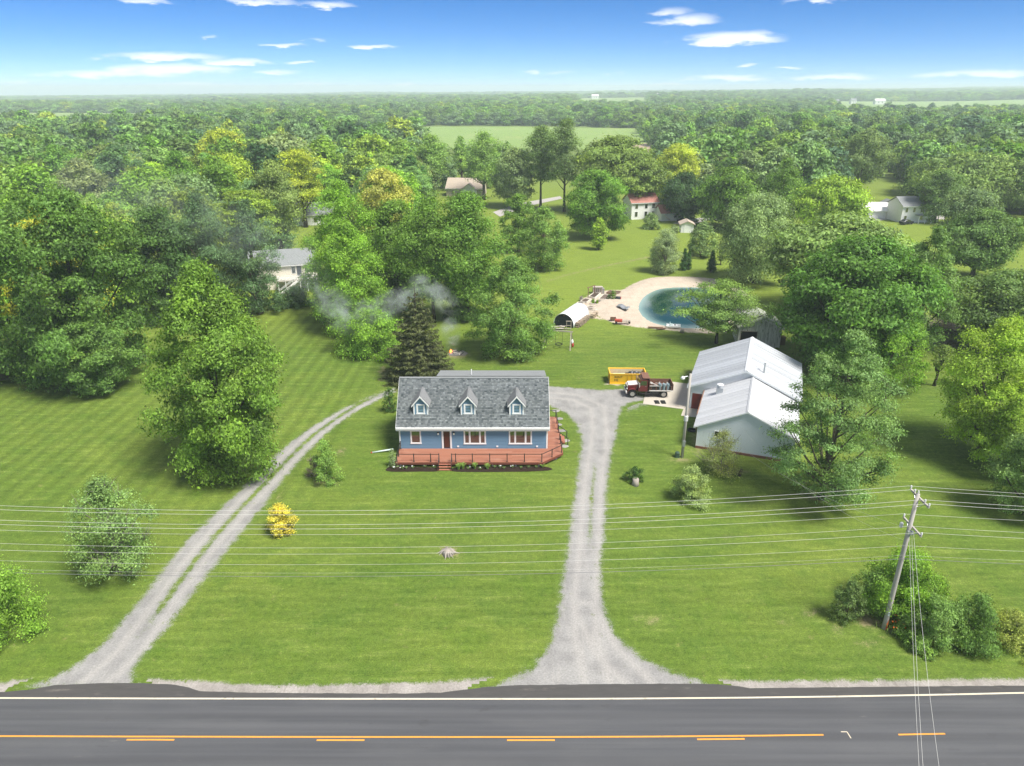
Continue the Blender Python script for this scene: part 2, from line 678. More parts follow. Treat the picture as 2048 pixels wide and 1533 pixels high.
simple('lamp_glass', (.80, .80, .75), .2, 0, .5, .05, 2)
simple('metal_roof', (.40, .42, .45), .45, .1, .4, .08, .7, streak=(.3, 3, 1), obvar=.13, dirt=((.40, .41, .43), .55, .85, 1.3))
simple('metal_roof_old', (.50, .51, .53), .55, .05, .4, .08, .6, streak=(.5, 2.5, 1), obvar=.09, dirt=((.34, .24, .17), .60, .76, 1.2))
simple('barn_wall', (.74, .79, .83), .5, 0, .4, .05, .5, streak=(1, 1, .3))
simple('barn_white', (.76, .78, .80), .5, 0, .4, .05, .8)
simple('brick_base', (.22, .10, .075), .9, 0, .2, .3, 4, .01)
simple('red_door', (.17, .025, .022), .5, 0, .4, .2, 2)
simple('rust', (.21, .10, .055), .85, .1, .3, .4, 4, .005)
simple('galv', (.50, .53, .56), .4, .7, .5, .12, 5)
simple('concrete', (.45, .41, .35), .9, 0, .2, .14, .7, .006, dirt=((.28, .22, .16), .52, .8, .35))
simple('pole_wood', (.40, .375, .34), .85, 0, .2, .22, 2, .006, streak=(5, 5, .35), dirt=((.24, .21, .18), .55, .75, 4))
simple('orange_paint', (.72, .20, .06), .7, 0, .3, .25, 5)
simple('wire', (.50, .49, .47), .6, .0, .4, .05, 1)
simple('wire_dark', (.16, .16, .17), .6, .0, .4, .05, 1)
simple('insulator', (.62, .62, .62), .3, 0, .5, .1, 4)
simple('green_box', (.045, .085, .06), .5, 0, .4, .1, 3)
simple('truck_red', (.135, .022, .024), .38, .1, .5, .3, 3, dirt=((.20, .09, .05), .60, .8, 3))
simple('truck_white', (.66, .63, .60), .45, 0, .4, .12, 3, dirt=((.30, .16, .10), .62, .8, 4))
simple('truck_dark', (.030, .028, .028), .6, .2, .4, .3, 5)
simple('truck_rust', (.19, .095, .065), .8, .2, .3, .4, 4, .004, dirt=((.34, .24, .19), .55, .75, 5))
simple('truck_grey', (.36, .35, .33), .65, .2, .4, .25, 4, dirt=((.20, .11, .07), .55, .75, 4))
simple('barrel_blue', (.20, .27, .30), .5, .2, .4, .2, 4)
simple('tyre', (.022, .022, .023), .85, 0, .2, .2, 6)
simple('rim', (.40, .38, .35), .5, .4, .4, .2, 6)
simple('dumpster_yellow', (.80, .47, .025), .45, 0, .45, .10, 2, dirt=((.45, .24, .04), .64, .82, 3))
simple('dumpster_in', (.52, .47, .33), .7, 0, .3, .2, 3)
simple('rubbish', (.03, .03, .035), .35, 0, .5, .3, 6)
simple('letter_black', (.05, .04, .02), .6, 0, .3, .05, 3)
simple('cover_white', (.72, .74, .76), .5, 0, .4, .06, 1.5, bump=.01)
simple('cover_black', (.012, .018, .024), .6, 0, .3, .3, 4)
simple('log_wood', (.30, .24, .18), .9, 0, .2, .35, 8, obvar=.35)
simple('log_bark', (.14, .105, .08), .95, 0, .15, .35, 6, .01, obvar=.3)
simple('grey_wood', (.36, .32, .28), .9, 0, .2, .25, 3, .004, streak=(6, 6, .6), obvar=.15)
simple('pale_wood', (.62, .57, .50), .8, 0, .25, .15, 3, obvar=.12)
simple('brown_wood', (.20, .115, .07), .85, 0, .25, .3, 4, obvar=.15)
simple('soil', (.13, .10, .08), .95, 0, .1, .4, 5, .03, obvar=.4)
simple('sheet_metal', (.36, .37, .38), .45, .5, .5, .35, 3, streak=(5, .5, 1))
simple('boat_white', (.82, .82, .80), .35, 0, .5, .05, 2)
simple('red_plastic', (.38, .055, .035), .45, 0, .4, .2, 3)
simple('ash', (.25, .235, .22), .95, 0, .1, .5, 6, .03)
simple('shed_wood', (.62, .62, .59), .85, 0, .2, .2, 2, streak=(4, 4, .4), dirt=((.13, .15, .10), .48, .68, 1.6), obvar=.12)
simple('shed_roof', (.40, .42, .36), .85, 0, .2, .3, 2, dirt=((.10, .15, .06), .45, .7, 2))
simple('house_cream', (.68, .64, .55), .7, 0, .3, .05, 1)
simple('house_white', (.74, .74, .72), .7, 0, .3, .05, 1)
simple('house_tan', (.50, .44, .36), .8, 0, .3, .08, 1)
simple('roof_grey', (.22, .23, .235), .9, 0, .2, .15, 2)
simple('roof_tan', (.42, .35, .29), .9, 0, .2, .12, 2)
simple('roof_red', (.38, .17, .14), .7, 0, .3, .18, 2)
simple('roof_white', (.78, .77, .74), .6, 0, .3, .05, 1)
simple('shutter', (.03, .035, .05), .6, 0, .3, .1, 2)
simple('car_dark', (.02, .022, .03), .25, .2, .5, .1, 2)
simple('car_silver', (.50, .52, .54), .25, .5, .5, .05, 2)
simple('street', (.36, .34, .32), .9, 0, .2, .1, .3)
simple('stone', (.27, .26, .245), .9, 0, .2, .15, 3, .01, obvar=.2)
simple('pipe_pale', (.60, .70, .70), .4, 0, .4, .08, 3)
simple('bark', (.13, .105, .08), .95, 0, .15, .35, 3, .02, streak=(4, 4, .6))
simple('bark_dark', (.060, .050, .040), .95, 0, .15, .35, 3, .02, streak=(4, 4, .6))
simple('twig_grey', (.23, .20, .175), .95, 0, .15, .3, 4)
simple('field_green', (.20, .29, .085), .9, 0, .1, .08, .03, streak=(1, .3, 1), dirt=((.30, .33, .13), .50, .75, .02))
simple('field_brown', (.36, .27, .20), .95, 0, .1, .12, .05)
simple('cloth_white', (.75, .75, .78), .8, 0, .2, .1, 5)
simple('cloth_red', (.45, .06, .05), .8, 0, .2, .1, 5)


def mat_glass():
    m = newmat('pane')
    t = NT(m.node_tree)
    t.out((.018, .022, .020), .04, 0, 1.0, None, IOR=1.9)


mat_glass()


def mat_shingle():
    m = newmat('shingle')
    t = NT(m.node_tree)
    a = t.attr('tint').outputs['Fac']
    p = t.objco()
    n = t.noise(p, 14, 4, .7)
    n2 = t.noise(p, .5, 3, .6)
    c = t.mix(a, (.075, .088, .094), (.275, .295, .300))
    k = t.m('MULTIPLY', t.m('ADD', t.m('MULTIPLY', t.m('SUBTRACT', n, .5), .5), 1.0), t.m('ADD', t.m('MULTIPLY', t.m('SUBTRACT', n2, .5), .35), 1.0))
    cc = t.n('ShaderNodeCombineXYZ')
    for i in range(3):
        t.link(k, cc.inputs[i])
    t.out(t.mix(1.0, c, cc.outputs[0], 'MULTIPLY'), .92, 0, .15)


mat_shingle()


def mat_water():
    m = newmat('water')
    t = NT(m.node_tree)
    p = t.pos()
    sh = t.attr('cover').outputs['Fac']      # 0 deep, 1 at the shore
    c = t.mix(sh, (.006, .040, .030), (.26, .38, .34))
    h = t.noise(p, 1.6, 3, .5)
    t.out(c, .03, 0, .5, t.bump(h, .05, .02), IOR=1.5)


mat_water()


def mat_leaf():
    m = newmat('leaf')
    t = NT(m.node_tree)
    oi = t.n('ShaderNodeObjectInfo')
    a = t.attr('tint')
    sep = t.n('ShaderNodeSeparateColor')
    t.link(a.outputs['Color'], sep.inputs[0])
    # each leaf: its own brightness (r) and a shift towards yellow (g)
    base = oi.outputs['Color']
    ye = t.mix(1.0, base, (1.42, 1.28, .75), 'MULTIPLY')
    c = t.mix(sep.outputs[1], base, ye)
    k = t.m('ADD', t.m('MULTIPLY', sep.outputs[0], 1.45), .27)
    cc = t.n('ShaderNodeCombineXYZ')
    for i in range(3):
        t.link(k, cc.inputs[i])
    c = t.mix(1.0, c, cc.outputs[0], 'MULTIPLY')
    leaf_shader(t, c)


def leaf_shader(t, c):
    d = t.n('ShaderNodeBsdfDiffuse')
    t.link(c, d.inputs['Color'])
    tr = t.n('ShaderNodeBsdfTranslucent')
    t.link(t.mix(1.0, c, (1.2, 1.15, .55), 'MULTIPLY'), tr.inputs['Color'])
    mx = t.n('ShaderNodeMixShader')
    mx.inputs[0].default_value = .35
    t.link(d.outputs[0], mx.inputs[1])
    t.link(tr.outputs[0], mx.inputs[2])
    gl = t.n('ShaderNodeBsdfGlossy')
    gl.inputs['Roughness'].default_value = .6
    gl.inputs['Color'].default_value = (1, 1, 1, 1)
    m2 = t.n('ShaderNodeMixShader')
    m2.inputs[0].default_value = .015
    t.link(mx.outputs[0], m2.inputs[1])
    t.link(gl.outputs[0], m2.inputs[2])
    o = t.n('ShaderNodeOutputMaterial')
    t.link(m2.outputs[0], o.inputs['Surface'])


def mat_leaf_far():
    """foliage of the far woods: the hue comes with each planted tree"""
    m = newmat('leaf_far')
    t = NT(m.node_tree)
    base = t.attr('hue', 'INSTANCER').outputs['Color']
    a = t.attr('tint')
    sep = t.n('ShaderNodeSeparateColor')
    t.link(a.outputs['Color'], sep.inputs[0])
    k = t.m('ADD', t.m('MULTIPLY', sep.outputs[0], 1.45), .27)
    cc = t.n('ShaderNodeCombineXYZ')
    for i in range(3):
        t.link(k, cc.inputs[i])
    leaf_shader(t, t.mix(1.0, base, cc.outputs[0], 'MULTIPLY'))


mat_leaf()
mat_leaf_far()

# ================================================================== THE SETTING
def sd_poly(P, poly):
    """signed distance (inside positive) of points P (n,2) to a closed polygon"""
    poly = np.asarray(poly, float)
    a, b = poly, np.roll(poly, -1, 0)
    best = np.full(len(P), 1e9)
    ins = np.zeros(len(P), bool)
    for p, q in zip(a, b):
        e = q - p
        w = P - p
        t = np.clip((w @ e) / max(e @ e, 1e-9), 0, 1)
        best = np.minimum(best, np.hypot(*(w - t[:, None] * e).T))
        cond = (p[1] > P[:, 1]) != (q[1] > P[:, 1])
        with np.errstate(divide='ignore', invalid='ignore'):
            xi = (q[0] - p[0]) * (P[:, 1] - p[1]) / (q[1] - p[1]) + p[0]
        ins ^= cond & (P[:, 0] < xi)
    return np.where(ins, best, -best)


def d_line(P, line):
    line = np.asarray(line, float)
    best = np.full(len(P), 1e9)
    for p, q in zip(line[:-1], line[1:]):
        e = q - p
        w = P - p
        t = np.clip((w @ e) / max(e @ e, 1e-9), 0, 1)
        best = np.minimum(best, np.hypot(*(w - t[:, None] * e).T))
    return best


def grid_mesh(name, xs, ys, keep, zf, cover, rut=None):
    """sheet over a grid; keep and cover are (ny, nx) arrays"""
    ny, nx = keep.shape
    cellk = keep[:-1, :-1] | keep[1:, :-1] | keep[:-1, 1:] | keep[1:, 1:]
    idx = np.arange(nx * ny).reshape(ny, nx)
    q = np.stack([idx[:-1, :-1][cellk], idx[:-1, 1:][cellk], idx[1:, 1:][cellk], idx[1:, :-1][cellk]], 1)
    used = np.unique(q)
    remap = np.full(nx * ny, -1)
    remap[used] = np.arange(len(used))
    q = remap[q]
    X, Y = np.meshgrid(xs, ys)
    V = np.stack([X.ravel()[used], Y.ravel()[used], np.asarray(zf).ravel()[used]], 1)
    me = np_mesh(name, V, q)
    at = me.attributes.new('cover', 'FLOAT', 'POINT')
    at.data.foreach_set('value', cover.ravel()[used].astype(np.float32))
    if rut is not None:
        at = me.attributes.new('rut', 'FLOAT', 'POINT')
        at.data.foreach_set('value', rut.ravel()[used].astype(np.float32))
    return me


def np_mesh(name, V, Q):
    """mesh from numpy arrays, all faces with the same corner count"""
    me = bpy.data.meshes.new(name)
    k = Q.shape[1]
    me.vertices.add(len(V))
    me.vertices.foreach_set('co', np.ascontiguousarray(V, np.float32).ravel())
    me.loops.add(Q.size)
    me.loops.foreach_set('vertex_index', np.ascontiguousarray(Q, np.int32).ravel())
    me.polygons.add(len(Q))
    me.polygons.foreach_set('loop_start', np.arange(0, Q.size, k, dtype=np.int32))
    me.polygons.foreach_set('loop_total', np.full(len(Q), k, np.int32))
    me.update(calc_edges=True)
    me.validate()
    return me


def patch(name, polys, mat, cell, feather, z, strip=None, strip_w=.3, strip_k=.5, zfun=None, maxcover=1.0, inset=0.0, ruts=None):
    allp = np.concatenate([np.asarray(p, float) for p in polys])
    x0, y0 = allp.min(0) - feather * 1.3
    x1, y1 = allp.max(0) + feather * 1.3
    xs, ys = np.arange(x0, x1 + cell, cell), np.arange(y0, y1 + cell, cell)
    X, Y = np.meshgrid(xs, ys)
    P = np.stack([X.ravel(), Y.ravel()], 1)
    sd = np.full(len(P), -1e9)
    for p in polys:
        sd = np.maximum(sd, sd_poly(P, p))
    sd = sd - inset
    cov = np.clip(.5 + sd / (2 * feather), 0, 1) * maxcover
    if strip is not None:
        for ln in strip:
            L = np.asarray(ln, float)
            ends = np.minimum(np.hypot(*(P - L[0]).T), np.hypot(*(P - L[-1]).T))
            fade = np.clip(ends / 5.0, .25, 1)
            cov = cov - strip_k * fade * np.exp(-(d_line(P, ln) / strip_w) ** 2)
    keep = (sd > -feather * 1.05).reshape(X.shape)
    zz = np.full(X.shape, z) if zfun is None else zfun(sd).reshape(X.shape)
    rut = np.zeros(len(P))
    for ln in (ruts or []):
        rut = np.maximum(rut, np.exp(-((d_line(P, ln) - .85) / .34) ** 2))
    me = grid_mesh(name, xs, ys, keep, zz, cov.reshape(X.shape), rut.reshape(X.shape))
    return structure(obj(name, me, mat))


def px(*pts):
    return [G(a, b) for a, b in pts]


# ground: one sheet to the horizon
def build_ground():
    gx = np.concatenate([-np.geomspace(160, 9000, 34)[::-1], np.linspace(-150, 150, 13), np.geomspace(160, 9000, 34)])
    gy = np.concatenate([[-400, -150, 0], np.linspace(20, 400, 14), np.geomspace(440, 12000, 46)])
    X, Y = np.meshgrid(gx, gy)
    Z = np.vectorize(tz)(X, Y)
    me = grid_mesh('ground', gx, gy, np.ones(X.shape, bool), Z, np.zeros(X.shape))
    me.polygons.foreach_set('use_smooth', [True] * len(me.polygons))
    structure(obj('ground', me, 'lawn'))


build_ground()


# ---- road
def yw(x):
    return 36.62 + (0.00042 * x * x if x > 0 else 0.00006 * x * x) if abs(x) < 60 else yw(math.copysign(59.9, x)) + (abs(x) - 60) * (.05 if x > 0 else .007)


def clamped_yw(x):
    return yw(x)


ROAD_EDGE = px((-60, 1388), (0, 1385), (60, 1380), (110, 1371), (200, 1367), (280, 1367), (350, 1370), (378, 1376), (400, 1383), (500, 1386),
               (600, 1387), (800, 1388), (880, 1386), (930, 1380), (980, 1374), (1040, 1371), (1200, 1369), (1390, 1368), (1450, 1370), (1480, 1374), (1500, 1377),
               (1700, 1375), (1900, 1373), (2048, 1372), (2140, 1371))


def build_road():
    top = [(-320, clamped_yw(-320) + .9), (-120, clamped_yw(-120) + .9)] + ROAD_EDGE + [(120, clamped_yw(120) + .9), (320, clamped_yw(320) + .9)]
    # finely cut north edge, slightly crumbled
    xs, ys = [], []
    for (a, b) in zip(top[:-1], top[1:]):
        n = max(1, int((b[0] - a[0]) / .35)) if abs(a[0]) < 60 else 4
        for i in range(n):
            f = i / n
            xs.append(a[0] + (b[0] - a[0]) * f)
            ys.append(a[1] + (b[1] - a[1]) * f)
    mb = MB()
    rows = []
    for x, y in zip(xs, ys):
        y += .05 * mnoise.noise(Vector((x * 1.3, 0, 5)))
        rows.append([(x, y, .016), (x, min(y - .05, yw(x) + .12), .03), (x, yw(x) - 3.2, .06), (x, yw(x) - 7.4, .03)])
    for r in rows:
        mb.v.extend(r)
    for i in range(len(rows) - 1):
        for k in range(3):
            a = i * 4 + k
            mb.f.append((a, a + 1, a + 5, a + 4))
    road = structure(mb.build('road', 'asphalt'))

    def strip(name, x0, x1, off, w, mat):
        m = MB()
        n = max(2, int((x1 - x0) / 2.0))
        for i in range(n + 1):
            x = x0 + (x1 - x0) * i / n
            y = yw(x) - off
            zb = .03 + .03 * max(0, min(1, (off) / 3.2)) if off <= 3.2 else .06 - .03 * (off - 3.2) / 4.2
            wob = .012 * mnoise.noise(Vector((x * .6, off, 1)))
            m.v += [(x, y - w / 2 + wob, zb + .006), (x, y + w / 2 + wob, zb + .006)]
            if i:
                b = i * 2
                m.f.append((b - 2, b, b + 1, b - 1))
        return m.build(name, mat, road)
    strip('edge_line', -120, 120, 0.0, .13, 'paint_white')
    strip('edge_line', -120, 120, 6.4, .13, 'paint_white')
    strip('centre_line', -120, G(1645, 1468)[0], 3.12, .12, 'paint_yellow')
    for k in range(-8, 10):
        x0 = -.32 + 12.19 * k
        if x0 < 19:
            strip('centre_dash', x0, x0 + 3.06, 3.36, .12, 'paint_yellow')
        else:
            strip('centre_dash', x0 + .9, x0 + 3.96, 3.2, .12, 'paint_yellow')
    # the small surveyor's mark sprayed on the road
    mk = MB()
    for (a, b, c2, d) in ((1682, 1464, 1694, 1464), (1694, 1464, 1702, 1477)):
        p, q = G3(a, b, .07), G3(c2, d, .07)
        n = Vector((-(q - p).y, (q - p).x, 0)).normalized() * .03
        mk.poly([p - n, q - n, q + n, p + n])
    mk.build('survey_mark', 'paint_white', road)
    # freshly laid strip of darker asphalt along the edge and across both drives
    ap = MB()
    i0 = None
    for x, y in zip(xs, ys):
        if -60 < x < 60:
            y += .05 * mnoise.noise(Vector((x * 1.3, 0, 5)))
            yb = yw(x) + .14
            ap.v += [(x, y - .01, .021), (x, yb, .0345)]
    for i in range(len(ap.v) // 2 - 1):
        ap.f.append((i * 2, i * 2 + 1, i * 2 + 3, i * 2 + 2))
    ap.build('edge_strip', 'asphalt_new', road)


build_road()
SHOULDER_TOP = px((-60, 1370), (0, 1366), (60, 1358), (120, 1356), (390, 1362), (500, 1370), (620, 1371), (700, 1369), (850, 1366), (1000, 1356), (1380, 1358), (1500, 1363),
                  (1700, 1362), (2048, 1359), (2140, 1358))
sh = [(p[0], p[1]) for p in SHOULDER_TOP] + [(p[0], p[1] - .25) for p in ROAD_EDGE[::-1]]
patch('gravel_shoulder', [sh], 'shoulder', .16, .36, .0085)
sh2 = [(-320, 36.9 + 2.6), (-38, 38.6), (-38, 37.2), (-320, 37.5)]
# far side of the road

# ---- drives
DRIVE_L = px((20, 1382), (75, 1360), (130, 1338), (195, 1290), (240, 1238), (285, 1185), (330, 1125), (372, 1075), (415, 1035), (470, 985), (520, 935), (565, 893), (620, 852), (680, 818), (735, 792), (780, 776), (800, 773),
             (800, 783), (770, 797), (715, 826), (665, 862), (620, 905), (575, 957), (540, 1005), (500, 1055), (455, 1110), (415, 1160), (375, 1215), (340, 1262), (300, 1305), (276, 1340), (278, 1360), (300, 1384))
MID_L = px((262, 1300), (290, 1260), (340, 1190), (392, 1120), (440, 1062), (487, 1012), (535, 962), (580, 915), (625, 872), (672, 838), (722, 806), (790, 778))
patch('left_driveway', [DRIVE_L], 'gravel', .24, .6, .012, strip=[MID_L], strip_w=.42, strip_k=.72, inset=.42, ruts=[[G(180, 1375), G(225, 1335)] + MID_L])
DRIVE_R = px((950, 1386), (1010, 1362), (1060, 1338), (1095, 1295), (1112, 1240), (1122, 1170), (1134, 1090), (1143, 1020), (1152, 960), (1158, 915), (1163, 880), (1152, 850), (1130, 826), (1098, 812), (1060, 805), (1060, 782), (1098, 772),
             (1150, 776), (1200, 780), (1245, 778), (1275, 790), (1300, 800), (1262, 806), (1246, 815), (1238, 836), (1236, 862), (1226, 900), (1217, 960), (1213, 1040), (1206, 1110), (1204, 1170), (1212, 1225), (1235, 1275), (1290, 1318), (1345, 1345), (1400, 1362), (1460, 1384))
MID_R = px((1176, 1130), (1181, 1050), (1183, 1000), (1190, 930), (1196, 900))
patch('right_driveway', [DRIVE_R], 'gravel', .26, .6, .0125, strip=[MID_R], strip_w=.32, strip_k=.55, inset=.15, ruts=[[G(1195, 1370), G(1175, 1290), G(1168, 1210)] + MID_R + [G(1200, 860), G(1195, 815), G(1150, 795), G(1090, 790)], [G(1280, 1370), G(1210, 1300), G(1172, 1220)]])
patch('bare_patch', [px((1215, 762), (1245, 763), (1240, 772), (1210, 770))], 'sand', .3, .5, .01, maxcover=.75)
patch('bare_patch', [px((1230, 790), (1300, 800), (1290, 812), (1240, 830))], 'gravel', .3, .9, .012, maxcover=.62)
WP = list(range(30))
for (a, b, w, h) in [(897, 1105, 30, 13), (1360, 920, 22, 6), (1300, 1240, 22, 9), (1745, 1228, 45, 34), (1735, 1290, 24, 7), (1570, 1246, 8, 5), (1475, 945, 26, 7), (250, 1145, 26, 6),
                     (470, 945, 26, 8), (915, 710, 26, 9), (1985, 944, 15, 5), (1640, 997, 30, 8), (1330, 550, 12, 3), (1868, 773, 8, 3), (770, 745, 14, 14), (550, 990, 18, 8), (650, 965, 30, 8), (1395, 870, 14, 45), (1386, 748, 16, 8), (1720, 1240, 18, 14), (1690, 1255, 24, 10), (680, 905, 12, 9), (1625, 1225, 20, 8), (1455, 1075, 8, 5)]:
    patch('worn_patch', [[G(a + w * math.cos(t), b + h * math.sin(t)) for t in np.linspace(0, 2 * math.pi, 14)[:-1]]], 'dirt', .25, .9, .0022 + .00022 * WP.pop(), maxcover=.60)

patch('ditch', [px((1090, 562), (1130, 549), (1180, 537), (1240, 524), (1300, 512), (1303, 516), (1242, 528), (1182, 541), (1132, 553), (1092, 566))], 'dirt', .5, .9, .012, maxcover=.55)
# ---- concrete apron in front of the barn
cp = [G3(a, b, .05) for a, b in ((1286, 808), (1378, 820), (1392, 770), (1345, 764), (1292, 780))]
apron = structure(MB().slab([(p.x, p.y, -.05) for p in cp], .11).build('concrete_apron', 'concrete'))
p2 = [G3(a, b, 0) for a, b in ((1362, 832), (1398, 836), (1400, 820), (1368, 816))]
structure(MB().slab([(p.x, p.y, -.05) for p in p2], .09).build('concrete_slab', 'concrete'))
for (a, b) in ((1118, 838), (1116, 850), (1124, 862), (1112, 822), (1130, 882), (1128, 893), (1105, 918)):
    g = G(a, b)
    m = MB().blob((0, 0, 0), (.55, .4, .05), a, .4, 9, 4)
    o = m.build('flagstone', 'stone')
    o.location = (g[0], g[1], .02)
    structure(o)

# ---- fields and the distant street
def sheet(name, pts, mat, z=.06):
    return structure(MB().poly([(p[0], p[1], tz(p[0], p[1]) + z) for p in pts]).build(name, mat))


sheet('field', px((640, 292), (640, 262), (860, 254), (1010, 254), (1290, 258), (1300, 280), (1290, 300), (1000, 300)), 'field_green')
sheet('field', px((1262, 308), (1262, 288), (1310, 287), (1330, 300), (1320, 310)), 'field_brown', .10)
for (a, b, c2, d, mt) in ((-200, 266, 330, 226, 'field_green'), (1660, 238, 2300, 208, 'field_green'), (1150, 222, 1300, 201, 'field_green')):
    pts = [G(a, b), G(c2, b), G(c2, d), G(a, d)]
    m = MB()
    n = 16
    for i in range(n):
        for j in range(3):
            q = []
            for (ii, jj) in ((i, j), (i + 1, j), (i + 1, j + 1), (i, j + 1)):
                fx, fy = ii / n, jj / 3
                lo = Vector(pts[0]).lerp(Vector(pts[1]), fx)
                hi = Vector(pts[3]).lerp(Vector(pts[2]), fx)
                w = lo.lerp(hi, fy)
                q.append((w.x, w.y, tz(w.x, w.y) + 1.2))
            m.poly(q)
    structure(m.build('far_field', mt))
sheet('street', px((985, 425), (1040, 407), (1120, 393), (1125, 398), (1050, 414), (1000, 434)), 'street', .05)
sheet('street', px((1345, 447), (1400, 436), (1500, 425), (1500, 432), (1410, 443), (1370, 452)), 'street', .05)
sheet('street', px((1720, 440), (1800, 428), (1890, 432), (1890, 440), (1800, 436), (1730, 446)), 'street', .05)

# ---- pond
POND = px((1279, 618), (1283, 603), (1296, 590), (1318, 580), (1345, 576.5), (1385, 576), (1425, 579), (1446, 586), (1462, 600), (1466, 620), (1452, 640), (1428, 651), (1400, 657), (1365, 656), (1330, 652), (1305, 645), (1288, 634))


def smooth_closed(P, n=6):
    P = [Vector(p) for p in P]
    out = []
    k = len(P)
    for i in range(k):
        a, b, c2, d = P[i - 1], P[i], P[(i + 1) % k], P[(i + 2) % k]
        for j in range(n):
            t = j / n
            out.append(tuple(.5 * ((2 * b) + (c2 - a) * t + (2 * a - 5 * b + 4 * c2 - d) * t * t + (3 * b - a - 3 * c2 + d) * t ** 3)))
    return out


POND = smooth_closed(POND)
BANK = smooth_closed(px((1175, 612), (1195, 600), (1218, 590), (1245, 580), (1262, 571), (1285, 561), (1315, 555), (1370, 554), (1425, 558), (1470, 570), (1498, 594), (1505, 622), (1490, 650), (1450, 666), (1400, 667), (1345, 662), (1290, 657), (1240, 650), (1200, 636), (1172, 622)), 3)
pondA = np.asarray(POND)


def bank_z(sd):
    return None


def build_pond():
    allp = np.asarray(BANK, float)
    x0, y0 = allp.min(0) - 1
    x1, y1 = allp.max(0) + 1
    cell = .42
    xs, ys = np.arange(x0, x1 + cell, cell), np.arange(y0, y1 + cell, cell)
    X, Y = np.meshgrid(xs, ys)
    P = np.stack([X.ravel(), Y.ravel()], 1)
    sb, sp = sd_poly(P, BANK), sd_poly(P, POND)
    cov = np.clip(.5 + sb / 1.2, 0, 1)
    # low bank round the water, sloping in to it
    z = .02 + .34 * np.clip(sb / 2.2, 0, 1) * np.clip(-sp / 2.6, 0, 1)
    z = np.where(sp > 0, -.02, z)
    me = grid_mesh('pond_bank', xs, ys, (sb > -.7).reshape(X.shape), z.reshape(X.shape), cov.reshape(X.shape))
    structure(obj('pond_bank', me, 'sand'))
    cell = .5
    xs, ys = np.arange(pondA[:, 0].min() - .6, pondA[:, 0].max() + .6, cell), np.arange(pondA[:, 1].min() - .6, pondA[:, 1].max() + .6, cell)
    X, Y = np.meshgrid(xs, ys)
    P = np.stack([X.ravel(), Y.ravel()], 1)
    sp = sd_poly(P, POND)
    cov = np.clip(1 - (sp + .3) / 3.0, 0, 1) ** 1.6
    me = grid_mesh('pond', xs, ys, (sp > -.25).reshape(X.shape), np.full(X.shape, .035), cov.reshape(X.shape))
    me.polygons.foreach_set('use_smooth', [True] * len(me.polygons))
    structure(obj('pond_water', me, 'water'))


build_pond()
GARDEN = px((1128, 628), (1150, 612), (1170, 596), (1195, 582), (1250, 580), (1262, 600), (1240, 640), (1200, 640), (1165, 632))
patch('garden_ground', [GARDEN], 'sand', .35, .8, .03, maxcover=.9)

# ================================================================== TREES
ENV = {
    'round': lambda t: np.sqrt(np.clip(1 - (2 * t - .88) ** 2 / 1.26, 0, 1)),
    'ovate': lambda t: np.clip(np.sin(np.pi * np.clip(t * .88 + .12, 0, 1) ** .78), 0, 1) ** .7,
    'broad': lambda t: np.clip((.45 + 1.1 * t), 0, 1) * np.sqrt(np.clip(1 - t ** 3.2, 0, 1)),
    'spread': lambda t: np.clip(.25 + 1.5 * t, 0, 1) * np.sqrt(np.clip(1 - t ** 2.4, 0, 1)),
    'tall': lambda t: np.clip(.5 + .9 * t, 0, 1) * np.clip(1.25 * (1 - t), 0, 1) ** .5,
    'cone': lambda t: np.clip(1 - t, 0, 1) ** .9 * np.clip(.72 + t * 4, 0, 1),
    'column': lambda t: np.clip(1 - t ** 2.2, 0, 1) ** .9 * np.clip(.8 + t * 2, 0, 1),
    'dome': lambda t: np.sqrt(np.clip(1 - t ** 2.2, 0, 1)),
}


